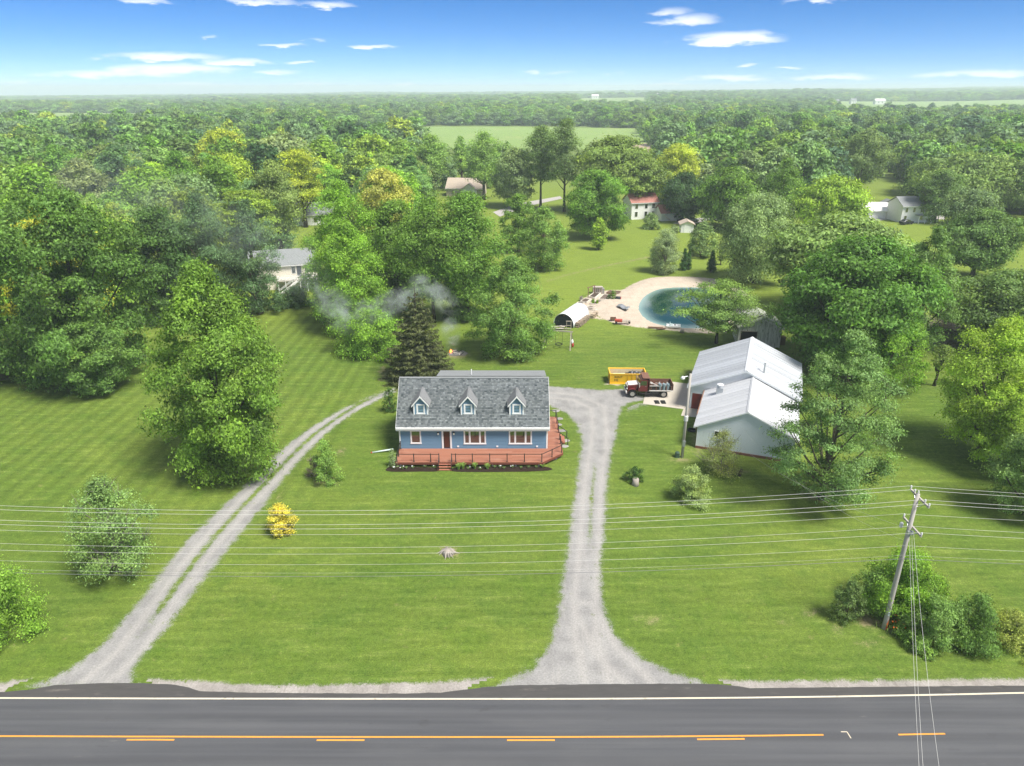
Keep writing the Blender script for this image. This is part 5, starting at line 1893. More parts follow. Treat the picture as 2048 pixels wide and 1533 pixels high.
# ------------------------------------------------------------------ deck
def build_deck():
    d = thing('deck', 'red-stained wooden deck with black railing wrapped round the blue house', 'deck', (0, 0, 0))
    y0, y1 = 68.86, HY0 - .02
    bx1, cxr, cyr, yb = 3.36, 5.74, 71.05, 80.6
    x0 = HX0 - .02
    bd = MB()
    w = .14
    y = y0
    k = 0
    rng = random.Random(4)
    while y < yb - .05:
        ye = min(y + w - .006, yb)
        # clip the row to the deck outline
        def xr(yy):
            return bx1 + (cxr - bx1) * (yy - y0) / (cyr - y0) if yy < cyr else cxr - .15 * (yy - cyr) / (yb - cyr)
        xa = x0 if y < y1 - .06 else HX1 + .03
        if y < y1 - .06:
            ye = min(ye, y1)
        b0, b1 = xr(y), xr(ye)
        cuts = [xa]
        if y < y1 - .06:
            c = xa + rng.uniform(2, 5)
            while c < b0 - 1:
                cuts.append(c)
                c += rng.uniform(3.5, 5)
        cuts.append(None)
        for a, b in zip(cuts[:-1], cuts[1:]):
            dz = rng.uniform(-.004, .004)
            e0, e1 = (b0, b1) if b is None else (b - .006, b - .006)
            bd.add([(a, y, DECK - .03 + dz), (e0, y, DECK - .03 + dz), (e1, ye, DECK - .03 + dz), (a, ye, DECK - .03 + dz), (a, y, DECK + dz), (e0, y, DECK + dz), (e1, ye, DECK + dz), (a, ye, DECK + dz)],
                   [(4, 5, 6, 7), (0, 1, 5, 4), (1, 2, 6, 5), (3, 0, 4, 7)])
        y += w
        k += 1
    o = bd.build('decking', 'deck_board', d)
    o['kind'] = 'stuff'
    # skirt boards
    for a, b in (((x0, y0), (bx1, y0)), ((bx1, y0), (cxr, cyr)), ((cxr, cyr), (cxr - .15, yb)), ((x0, y1), (x0, y0))):
        p, q = Vector((*a, DECK - .16)), Vector((*b, DECK - .16))
        n = Vector(((q - p).y, -(q - p).x, 0)).normalized() * .022
        MB().beam(p + n, q + n, .04, .25).build('skirt_board', 'deck_dark', d)
    for x in np.linspace(x0 + .5, bx1 - .4, 7):
        MB().box(x - .09, x + .09, y0 + .15, y0 + .33, -.1, DECK - .05).build('footing', 'foundation', d)
    for (x, y) in ((4.6, 70.6), (5.5, 73), (5.4, 77), (5.3, 80.6)):
        MB().box(x - .09, x + .09, y - .09, y + .09, -.1, DECK - .05).build('footing', 'foundation', d)
    # front stairs
    sx0, sx1 = -8.05, -6.62
    for k in range(3):
        z = DECK - .19 * (k + 1) + .02
        ya = y0 - .26 * (k + 1)
        t = MB().box(sx0, sx1, ya, ya + .27, z - .04, z)
        t.box(sx0, sx1, ya + .24, ya + .26, z - .19, z - .04)
        t.build('stair_tread', 'deck_wood', d, bevel=.008)
    for x in (sx0 - .02, sx1 + .02):
        MB().slab([(x - .02, y0 - .02, .2), (x - .02, y0 - .84, -.02), (x - .02, y0 - .84, .1), (x - .02, y0 - .02, DECK - .06)], .04).build('stair_stringer', 'deck_dark', d)
    # railing
    Hh = .92
    def post(x, y, z=DECK, h=Hh):
        p = MB().box(x - .045, x + .045, y - .045, y + .045, z, z + h + .05)
        p.box(x - .055, x + .055, y - .055, y + .055, z + h + .05, z + h + .07)
        p.box(x - .075, x + .075, y - .075, y + .075, z, z + .03)
        p.build('post', 'rail_black', d)
    def rail(a, b, za=DECK + Hh, zb=None):
        zb = za if zb is None else zb
        MB().beam((a[0], a[1], za), (b[0], b[1], zb), .06, .05).build('rail', 'rail_black', d)
    yr = y0 + .12
    fx = [-12.68, -10.80, -8.95, sx0 + .02]
    for x in fx:
        post(x, yr)
    rail((fx[0], yr), (fx[-1], yr))
    gx = [sx1 - .02, sx1 + .42, -4.36, -2.45, -.54, 1.37, 3.28]
    for x in gx:
        post(x, yr)
    rail((gx[0], yr), (gx[-1], yr))
    c1, c2 = (4.46, 70.06), (5.60, 71.12)
    post(*c1); post(*c2)
    rail((gx[-1], yr), c1); rail(c1, c2)
    side = [(5.60, 73.2), (5.58, 74.3), (5.54, 76.1), (5.53, 77.0), (5.50, 78.7), (5.48, 80.4)]
    for s in side:
        post(*s)
    rail(c2, side[0]); rail(side[1], side[1])if False else None
    rail(side[3], side[4]); rail(side[4], side[5])
    post(4.25, 80.45)
    rail(side[5], (4.25, 80.45))
    # left end
    for yy in (70.2, 71.95):
        post(x0 + .12, yy)
    rail((fx[0], yr), (x0 + .12, 70.2)); rail((x0 + .12, 70.2), (x0 + .12, 71.95))
    # stair rails of the front steps
    for x in (sx0 + .02, sx1 - .02):
        post(x, y0 - .72, .02, .86)
        rail((x, yr), (x, y0 - .72), DECK + Hh - .05, .9)
    # side steps on the right
    for k in range(2):
        z = DECK - .2 * (k + 1) + .02
        xa = 5.62 + .3 * k
        MB().box(xa, xa + .32, 74.35, 76.05, z - .16, z).build('stair_tread', 'deck_wood', d, bevel=.008)
    for yy in (74.3, 76.1):
        post(6.55, yy, .02, .80)
        rail((5.58, yy), (6.55, yy), DECK + Hh, .84)


def mat_deck_board():
    m = newmat('deck_board')
    t = NT(m.node_tree)
    p = t.objco()
    sep = t.n('ShaderNodeSeparateXYZ')
    t.link(p, sep.inputs[0])
    rowi = t.m('FLOOR', t.m('DIVIDE', t.m('SUBTRACT', sep.outputs['Y'], 68.86), .14))
    wn = t.n('ShaderNodeTexWhiteNoise', noise_dimensions='2D')
    cx = t.n('ShaderNodeCombineXYZ')
    t.link(rowi, cx.inputs[0])
    t.link(t.m('FLOOR', t.m('DIVIDE', sep.outputs['X'], 4.1)), cx.inputs[1])
    t.link(cx.outputs[0], wn.inputs['Vector'])
    g = t.noise(t.mapping(p, (.5, 9, 1)), 1.6, 4, .65)
    c = t.mix(t.m('ADD', t.m('MULTIPLY', wn.outputs['Value'], .6), t.m('MULTIPLY', g, .5), clamp=True), (.22, .078, .046), (.37, .165, .105))
    c = t.mix(t.m('MULTIPLY', t.ramp(t.noise(t.mapping(p, (.5, 2, 1)), .9, 4), .5, .75), .5), c, (.42, .235, .165))
    t.out(c, .6, 0, .35)


mat_deck_board()
build_deck()


# ------------------------------------------------------------------ mulch bed and its plants
def build_bed():
    pts = smooth_closed([(-13.9, 68.35), (-13.6, 68.0), (-12.6, 67.85), (-10, 67.9), (-8.2, 67.95), (-8.15, 68.75), (-10.5, 68.85), (-12.6, 68.9), (-13.5, 68.9)], 4)
    pts2 = smooth_closed([(-6.5, 68.75), (-6.5, 67.95), (-4, 67.8), (0, 67.85), (2.4, 67.95), (4.2, 68.2), (4.4, 68.6), (3.6, 68.95), (0, 68.9), (-4, 68.85)], 4)
    for p in (pts, pts2):
        m = MB()
        c = Vector((sum(q[0] for q in p) / len(p), sum(q[1] for q in p) / len(p)))
        k = len(p)
        rings = [(1.0, -.02), (.96, .06), (.75, .09), (.4, .08)]
        for f, z in rings:
            for i, q in enumerate(p):
                v = c + (Vector(q) - c) * f
                m.v.append((v.x, v.y, z + .04 * mnoise.noise(Vector((v.x * 3, v.y * 3, 0)))))
        for r in range(3):
            for i in range(k):
                a, b = r * k + i, r * k + (i + 1) % k
                m.f.append((a, b, b + k, a + k))
        m.f.append(tuple(3 * k + i for i in range(k)))
        structure(m.build('mulch_bed', 'mulch'))
    rng = np.random.default_rng(8)

    def clump(x, y, h, r, n, mat, nm, label, cat='plant', flowers=0, fm='trim_white'):
        root = thing(nm, label, cat, (x, y, .06), group='plants in the mulch bed')
        lv = MB()
        for i in range(n):
            a = rng.uniform(0, 6.28)
            L = h * rng.uniform(.7, 1.1)
            d = Vector((math.cos(a), math.sin(a), 0))
            nn = Vector((-d.y, d.x, 0)) * .02
            b = d * rng.uniform(0, r * .4)
            mm, e = b + d * r * .35 + Vector((0, 0, L * .75)), b + d * r + Vector((0, 0, L * rng.uniform(.7, 1.0)))
            lv.add([b - nn, b + nn, mm + nn, mm - nn, e], [(0, 1, 2, 3), (3, 2, 4)])
        lv.build('leaves', mat, root)
        for k in range(flowers):
            MB().blob((rng.normal(0, r * .5), rng.normal(0, r * .5), h * rng.uniform(.8, 1.1)), .06, k, .4, 6, 4).build('flower', fm, root)
    for i, (pxx, pyy, h) in enumerate(((917, 941, .75), (926, 940, .85), (950, 940, .8), (975, 940, .65))):
        x, y = G(pxx, pyy)
        clump(x, y + .1, h, .32, 60, 'iris_leaf', 'iris_clump', ['tall bright iris clump nearest the deck steps in the mulch bed', 'second tall iris clump right of the deck steps', 'third iris clump right of the deck steps', 'smaller iris clump, fourth right of the deck steps'][i])
    x, y = G(1085, 937)
    clump(x, y + .1, .5, .3, 40, 'iris_leaf', 'iris_clump', 'bright leafy clump at the right end of the mulch bed')
    spots = [(788, 940, 3), (805, 940, 3), (813, 940, 0), (826, 939, 3), (850, 937, 0), (868, 938, 1), (937, 941, 1), (960, 942, 1), (990, 938, 0), (1000, 938, 2), (1008, 940, 0), (1025, 938, 2), (1042, 939, 0), (1057, 938, 0), (1073, 938, 0)]
    cnt = {}
    for i, (a, b, fl) in sorted(enumerate(spots), key=lambda q: abs(q[1][0] - 890)):
        x, y = G(a, b)
        where = 'left' if a < 880 else 'right'
        kind = "white-flowered" if fl else "green"
        cnt[(where, kind)] = cnt.get((where, kind), 0) + 1
        n = ['first', 'second', 'third', 'fourth', 'fifth', 'sixth', 'seventh'][cnt[(where, kind)] - 1]
        clump(x, y + .1, .28, .2, 22, 'small_leaf', 'bedding_plant', f'{n} small {kind} bedding plant in the mulch {where} of the deck steps', flowers=fl)


simple('iris_leaf', (.20, .33, .06), .6, 0, .3, .2, 4)
simple('small_leaf', (.13, .20, .06), .7, 0, .3, .3, 4)
build_bed()

# ================================================================== BARN
BA = G(1391, 896)
BROT = R(-20.2)


def build_barn():
    b = thing('barn', 'long white metal-clad barn in two sections with a ribbed metal roof', 'barn', (BA[0], BA[1], 0), BROT)
    W, L1 = 10.5, 11.0
    # lower front section
    ez, rz, ru = 3.0, 5.5, 5.2
    w = MB()
    w.add([(0, 0, .3), (W, 0, .3), (W, 0, ez), (ru, 0, rz), (0, 0, ez)], [(0, 1, 2, 3, 4)])
    gable = w.build('gable_wall', 'barn_wall', b)
    # vertical ribs of the cladding on the gable
    rb = MB()
    u = .15
    while u < W - .1:
        top = ez + (rz - ez) * (u / ru if u < ru else (W - u) / (W - ru)) - .06
        rb.box(u, u + .035, -.022, -.001, .32, top)
        u += .30
    rb.build('cladding_ribs', 'barn_wall', gable)
    MB().box(-.02, W + .02, .03, L1, .3, ez - .05).build('side_wall', 'barn_white', b)
    MB().box(-.04, W + .04, -.06, L1, -.1, .30).build('brick_base', 'brick_base', b)
    for u in (-.03, W - .03):
        MB().box(u, u + .07, -.04, .05, .3, ez - .02).build('corner_trim', 'barn_white', b)
    # small window in the gable
    f = MB().box(1.85, 3.05, -.06, -.002, 1.75, 1.83).box(1.85, 3.05, -.06, -.002, 2.50, 2.58).box(1.85, 1.93, -.06, -.002, 1.83, 2.50).box(2.97, 3.05, -.06, -.002, 1.83, 2.50)
    wn = f.build('window', 'trim_white', b)
    MB().box(1.93, 2.97, -.03, -.005, 1.83, 2.50).build('pane', 'pane', wn)

    def panels(nm, mat, u_e, z_e, u_r, z_r, w0, w1, pitch, parent=b):
        """ribbed sheets laid side by side from eave to ridge"""
        n = max(1, round((w1 - w0) / pitch))
        p = (w1 - w0) / n
        d = Vector((u_r - u_e, 0, z_r - z_e))
        Ln = d.length
        d.normalize()
        nn = Vector((-d.z, 0, d.x))
        if nn.z < 0:
            nn = -nn
        m = MB()
        h = p / 2
        A0, A1 = Vector((u_e, 0, z_e)), Vector((u_r, 0, z_r))

        def strip(y0, y1, h0, h1):
            q = [A0 + Vector((0, y0, 0)) + nn * h0, A1 + Vector((0, y0, 0)) + nn * h0, A1 + Vector((0, y1, 0)) + nn * h1, A0 + Vector((0, y1, 0)) + nn * h1]
            m.poly(q if (q[1] - q[0]).cross(q[2] - q[0]).z > 0 else q[::-1])
        for k in range(3):      # three flutes per sheet, the last one a taller seam
            ya = k * p / 3
            hh = .065 if k == 2 else .022
            strip(ya, ya + p / 3 - .14, .0, .0)
            strip(ya + p / 3 - .14, ya + p / 3 - .09, .0, hh)
            strip(ya + p / 3 - .09, ya + p / 3 - .05, hh, hh)
            strip(ya + p / 3 - .05, ya + p / 3, hh, .0)
        me = None
        for i in range(n):
            o = m.build(nm, mat, parent) if me is None else obj(nm, me, None, parent)
            me = o.data
            o.location = (0, w0 + i * p, 0)
    ov = .42
    sl = (rz - ez) / ru
    sl2 = (rz - ez) / (W - ru)
    # structural roof plates under the sheets
    r = MB()
    r.slab([(-ov, -.22, ez - ov * sl - .03), (ru, -.22, rz - .03), (ru, L1, rz - .03), (-ov, L1, ez - ov * sl - .03)], -.10)
    r.slab([(ru + .01, -.22, rz - .03), (W + ov, -.22, ez - ov * sl2 - .03), (W + ov, L1, ez - ov * sl2 - .03), (ru + .01, L1, rz - .03)], -.10)
    low = r.build('lower_roof', 'barn_white', b)
    panels('roof_sheet', 'metal_roof_old', -ov - .03, ez - ov * sl, ru, rz, -.25, L1 - .02, .92, low)
    panels('roof_sheet', 'metal_roof_old', W + ov + .03, ez - ov * sl2, ru + .02, rz, -.25, L1 - .02, .92, low)
    MB().slab([(ru - .18, -.26, rz - .04), (ru, -.26, rz + .06), (ru, L1, rz + .06), (ru - .18, L1, rz - .04)], .02).slab([(ru, -.26, rz + .06), (ru + .18, -.26, rz - .04), (ru + .18, L1, rz - .04), (ru, L1, rz + .06)], .02).build('ridge_cap', 'metal_roof_old', low)
    MB().slab([(-ov - .02, -.27, ez - ov * sl - .16), (ru, -.27, rz - .14), (ru, -.27, rz + .03), (-ov - .02, -.27, ez - ov * sl + .01)], .03).slab([(ru, -.27, rz - .14), (W + ov, -.27, ez - ov * sl2 - .16), (W + ov, -.27, ez - ov * sl2 + .01), (ru, -.27, rz + .03)], .03).build('rake_board', 'barn_white', low)
    MB().beam((-ov - .06, 3.2, ez - ov * sl + .03), (-ov - .06, 11.2, ez - ov * sl + .03), .10, .08).build('rusty_gutter', 'rust', low)
    # square chimney box with cap near the eave
    cbx = MB().box(1.15, 1.95, 8.1, 8.8, 3.3, 4.55)
    cbx.build('chimney_box', 'galv', low, bevel=.02)
    MB().lathe((1.55, 8.45, 4.55), [(.30, 0), (.30, .25), (.42, .27), (.42, .36), (.1, .5)], 14).build('chimney_cap', 'cover_white', low)
    # taller back section
    X0, X1, Y0, Y1 = -2.2, 10.9, 11.0, 24.2
    ez2, rz2, ru2 = 3.35, 6.25, 4.35
    MB().box(X0 + .05, X1, Y0 + .05, Y1, 0, ez2 - .05).build('side_wall', 'barn_white', b)
    for yy in (Y0, Y1):
        MB().slab([(X0 + .05, yy, ez2 - .1), (X1, yy, ez2 - .1), (ru2, yy, rz2 - .08)], .05).build('gable_wall', 'barn_white', b)
    r = MB()
    s1 = (rz2 - ez2) / (ru2 - X0)
    s2 = (rz2 - ez2) / (X1 - ru2)
    r.slab([(X0 - .4, Y0 - .3, ez2 - .4 * s1 - .03), (ru2, Y0 - .3, rz2 - .03), (ru2, Y1 + .25, rz2 - .03), (X0 - .4, Y1 + .25, ez2 - .4 * s1 - .03)], -.10)
    r.slab([(ru2 + .01, Y0 - .3, rz2 - .03), (X1 + .4, Y0 - .3, ez2 - .4 * s2 - .03), (X1 + .4, Y1 + .25, ez2 - .4 * s2 - .03), (ru2 + .01, Y1 + .25, rz2 - .03)], -.10)
    up = r.build('upper_roof', 'barn_white', b)
    panels('roof_sheet', 'metal_roof', X0 - .43, ez2 - .4 * s1, ru2, rz2, Y0 - .32, Y1 + .27, 1.0, up)
    panels('roof_sheet', 'metal_roof', X1 + .43, ez2 - .4 * s2, ru2 + .02, rz2, Y0 - .32, Y1 + .27, 1.0, up)
    MB().slab([(ru2 - .24, Y0 - .34, rz2 - .05), (ru2, Y0 - .34, rz2 + .08), (ru2, Y1 + .3, rz2 + .08), (ru2 - .24, Y1 + .3, rz2 - .05)], .02).slab([(ru2, Y0 - .34, rz2 + .08), (ru2 + .24, Y0 - .34, rz2 - .05), (ru2 + .24, Y1 + .3, rz2 - .05), (ru2, Y1 + .3, rz2 + .08)], .02).build('ridge_cap', 'cover_white', up)
    MB().slab([(X0 - .42, Y0 - .36, ez2 - .4 * s1 - .24), (ru2, Y0 - .36, rz2 - .22), (ru2, Y0 - .36, rz2 + .03), (X0 - .42, Y0 - .36, ez2 - .4 * s1 + .01)], .03).slab([(ru2, Y0 - .36, rz2 - .22), (X1 + .42, Y0 - .36, ez2 - .4 * s2 - .24), (X1 + .42, Y0 - .36, ez2 - .4 * s2 + .01), (ru2, Y0 - .36, rz2 + .03)], .03).build('rake_board', 'barn_white', up)
    MB().tube([(6.4, 13.2, 4.8), (6.4, 13.2, 6.75)], .10, 10).build('stove_pipe', 'galv', up)
    MB().lathe((6.4, 13.2, 6.75), [(.13, 0), (.20, .05), (.05, .16)], 10).build('pipe_cap', 'cover_white', up)
    # side doors under the eave towards the yard
    MB().box(X0 + .005, X0 + .045, 12.2, 15.2, .05, 2.7).build('garage_door', 'barn_wall', b)
    MB().box(X0 + .3, X0 + 1.5, Y0 + .0, Y0 + .045, .05, 2.2).build('red_door', 'red_door', b)
    MB().box(X0 + .005, X0 + .045, 16.2, 20.4, .05, 2.8).build('garage_door', 'barn_white', b)
    return b


barn = build_barn()


def build_yard_pole():
    x, y = G(1364, 915)
    H = HT(x, y, 748)
    r = thing('yard_pole', 'weathered wooden pole with a lamp standing at the left corner of the barn', 'pole', (x, y, 0))
    MB().tube([(0, 0, -.3), (0, 0, H * .5), (0, 0, H)], [.17, .15, .12], 12).build('pole', 'pole_wood', r, smooth=True)
    MB().tube([(0, 0, H - .5), (-.35, -.1, H - .25), (-.8, -.2, H - .3)], .03, 6).build('lamp_arm', 'galv', r)
    l = MB().lathe((-.85, -.2, H - .36), [(.08, .16), (.22, .02), (.24, -.12), (.12, -.22)], 12).build('lamp_head', 'insulator', r)
    MB().box(-.14, .14, -.32, -.14, 1.5, 2.2).build('meter_box', 'galv', r)
    MB().tube([(.0, -.19, 0), (.0, -.19, 1.5)], .035, 6).build('conduit', 'galv', r)
    MB().lathe((0, 0, 4.6), [(.24, 0), (.24, .55), (.1, .7)], 12).build('service_head', 'insulator', r)
    bx, by = G(1354, 915)
    g = thing('utility_pedestal', 'small dark-green utility box on the grass beside the yard pole', 'utility box', (bx, by, 0))
    MB().box(-.24, .24, -.2, .2, -.02, .55).build('housing', 'green_box', g, bevel=.03)
    MB().lathe((0, 0, .55), [(.27, 0), (.27, .05), (.2, .14), (.05, .18)], 10).build('lid', 'green_box', g)
    return Vector((x, y, H))


YP = build_yard_pole()


def build_barn_clutter():
    x, y = G(1383, 862)
    t = MB().lathe((0, 0, .10), [(.28, -.1), (.48, -.08), (.52, 0), (.48, .08), (.28, .1), (.25, 0)], 18, ring=True)
    o = t.build('old_tyre', 'tyre')
    o.location = (x, y, .02)
    tag(o, 'old black tyre lying on the ground beside the barn wall', 'tyre')
    for i, dx in enumerate((-.42, .42)):
        x, y = G(1320, 806)
        m = MB().box(-.30, .30, -.5, .5, 0, .09)
        for k in range(5):
            m.box(-.26, .26, -.44 + k * .2, -.34 + k * .2, .09, .12)
        o = m.build('rubber_mat', 'tyre', bevel=.02)
        o.location = (x + dx, y, .062)
        tag(o, ['left', 'right'][i] + ' of the two black rubber blocks lying on the concrete by the truck', 'mat', 'rubber blocks by the truck')
        for s in (-.22, .22):
            MB().lathe((s, .53, .05), [(.05, 0), (.06, .03), (.05, .06)], 8).build('hook', 'trim_white', o)


build_barn_clutter()


# ------------------------------------------------------------------ utility pole and lines
PB = G(1768, 1257)
PH = HT(PB[0], PB[1], 988)


def build_power():
    r = thing('utility_pole', 'tall grey wooden utility pole with two crossarms and an orange-painted foot', 'utility pole', (PB[0], PB[1], 0))
    MB().tube([(0, 0, -.5), (0, 0, 1.1), (0, 0, PH * .6), (0, 0, PH)], [.20, .185, .165, .135], 14).build('pole', 'pole_wood', r, smooth=True)
    ob = MB()
    for i in range(6):
        a = R(-95 + 16 * i)
        for z in (.02, 1.0 - .12 * abs(i - 3)):
            ob.v.append((.207 * math.cos(a), .207 * math.sin(a), z))
        if i:
            ob.f.append((2 * i - 2, 2 * i, 2 * i + 1, 2 * i - 1))
    ob.build('orange_paint_mark', 'orange_paint', r)
    MB().box(-.09, .02, -.24, -.185, 1.4, 1.7).build('pole_tag', 'pipe_pale', r)
    arms = []
    for (z, half, dxa) in ((PH - .35, 1.25, .0), (PH - 2.75, 1.25, .0)):
        a = MB().beam((.0 + .18, -half, z), (.0 + .18, half, z), .11, .13).build('crossarm', 'pole_wood', r)
        for s in (-1, 1):
            MB().beam((.17, 0, z - .75), (.17, s * half * .6, z - .05), .05, .04).build('brace', 'galv', a)
            for k in ((.97, .55) if z > PH - 1 else (.97,)):
                MB().lathe((.18, s * half * k, z + .06), [(.03, 0), (.03, .08), (.075, .10), (.05, .15), (.07, .18), (.04, .25)], 8).build('insulator', 'insulator', a)
        arms.append(z)
    MB().lathe((0, 0, PH), [(.03, 0), (.03, .1), (.075, .12), (.04, .25)], 8).build('insulator', 'insulator', r)
    MB().lathe((-.35, .45, arms[1] - .35), [(.10, 0), (.13, .05), (.13, .35), (.06, .42)], 10).build('cutout', 'insulator', r)
    MB().box(-.2, .2, -.28, -.14, arms[1] - .55, arms[1] - .25).build('bracket', 'galv', r)

    px0, py0 = PB

    def line(name, label, dy, z, sag=2.0, rad=.011, mat='wire', x_to=-62, zd=0.0):
        pts = []
        for (xa, xb, za, zb) in ((x_to, px0, z + zd, z), (px0, 122, z, z - .2)):
            for i in range(25):
                f = i / 24
                x = xa + (xb - xa) * f
                zz = za + (zb - za) * f - sag * 4 * f * (1 - f)
                if pts and abs(pts[-1][0] - x) < 1e-6:
                    continue
                yy = py0 + dy + (yw(x) - yw(px0)) * .35
                pts.append((x, yy, zz))
        o = MB().tube(pts, rad, 5).build(name, mat)
        tag(o, label, 'power line', 'overhead lines along the road')
    a0, a1 = arms
    line('power_line', 'topmost overhead wire, on the far end of the upper crossarm', 1.2, a0 + .28, 2.05)
    line('power_line', 'second overhead wire from the top', .68, a0 + .28, 2.05)
    line('power_line', 'third overhead wire from the top, nearest end of the upper crossarm', -.68, a0 + .28, 2.0)
    line('power_line', 'fourth overhead wire from the top', -1.2, a0 + .28, 2.0)
    line('power_line', 'fifth overhead wire, on the far end of the lower crossarm', 1.2, a1 + .3, 1.75, .009)
    line('power_line', 'sixth overhead wire, just above the lower crossarm', -.1, a1 + .1, 1.8, .009)
    line('power_line', 'seventh overhead wire, on the near end of the lower crossarm', -1.2, a1 + .3, 1.75, .009)
    line('power_line', 'eighth overhead wire, below the lower crossarm', -.15, a1 - 1.55, 1.6, .008)
    line('power_line', 'thin ninth overhead wire, second from the bottom', -.15, a1 - 2.4, 1.5, .005)
    line('telephone_cable', 'lowest overhead wire, a thicker dark telephone cable', -.22, a1 - 2.65, 1.5, .016, 'wire_dark')

    def free(name, label, p, q, sag, rad=.009, mat='wire', grp='wires crossing the road'):
        pts = []
        for i in range(21):
            f = i / 20
            v = Vector(p).lerp(Vector(q), f)
            v.z -= sag * 4 * f * (1 - f)
            pts.append(v)
        o = MB().tube(pts, rad, 5).build(name, mat)
        tag(o, label, 'power line', grp)
    # three lines that cross the road to the other side
    for i, (tx, ty, bx, z0) in enumerate(((.05, -.25, 1838, a1 - .9), (.1, -.25, 1846, a1 - .4), (.15, -.25, 1878, a1 - .1))):
        q0 = Vector((*G(bx, 1533, 7.2), 7.2))
        p = Vector((px0 + tx, py0 + ty, z0))
        q = p + (q0 - p) * 2.6
        q.z = z0 - .2 + 1.0
        # keep the line through the surveyed point
        f = 1 / 2.6
        sg = ((p.z + (q.z - p.z) * f) - 7.2) / (4 * f * (1 - f))
        free('power_line', ['leftmost', 'middle', 'rightmost'][i] + ' of the three wires crossing the road at the right', p, q, max(sg, .1))
    # two drops to the barn
    ca, sa = math.cos(BROT), math.sin(BROT)
    for i, (u, z, zp) in enumerate(((1.6, 3.3, a1 - .15), (5.0, 3.2, a1 - 1.2))):
        e = Vector((BA[0] + ca * u + sa * .02, BA[1] + sa * u - .04, z))
        free('service_drop', ['upper', 'lower'][i] + ' of the two thin service wires running from the pole to the barn gable', (px0 - .15, py0, zp), e, 1.3 if i == 0 else 1.5, .007, 'wire', 'service wires to the barn')


build_power()


# ================================================================== DUMP TRUCK
def wheel(parent, x, y, r, w, dual=False):
    """wheel with its axis across the truck (local y)"""
    k = MB().lathe((x, y, r), [(r * .58, -w / 2), (r * .88, -w / 2), (r, -w * .32), (r, w * .32), (r * .88, w / 2), (r * .58, w / 2)], 22, 'y', ring=True)
    o = k.build('wheel', 'tyre', parent, smooth=False)
    s = -1 if y < 0 else 1
    MB().lathe((x, y, r), [(r * .60, s * w * .48), (r * .52, s * w * .30), (r * .30, s * w * .22), (r * .16, s * w * .42), (r * .05, s * w * .48)], 16, 'y').build('rim', 'rim', o)
    return o


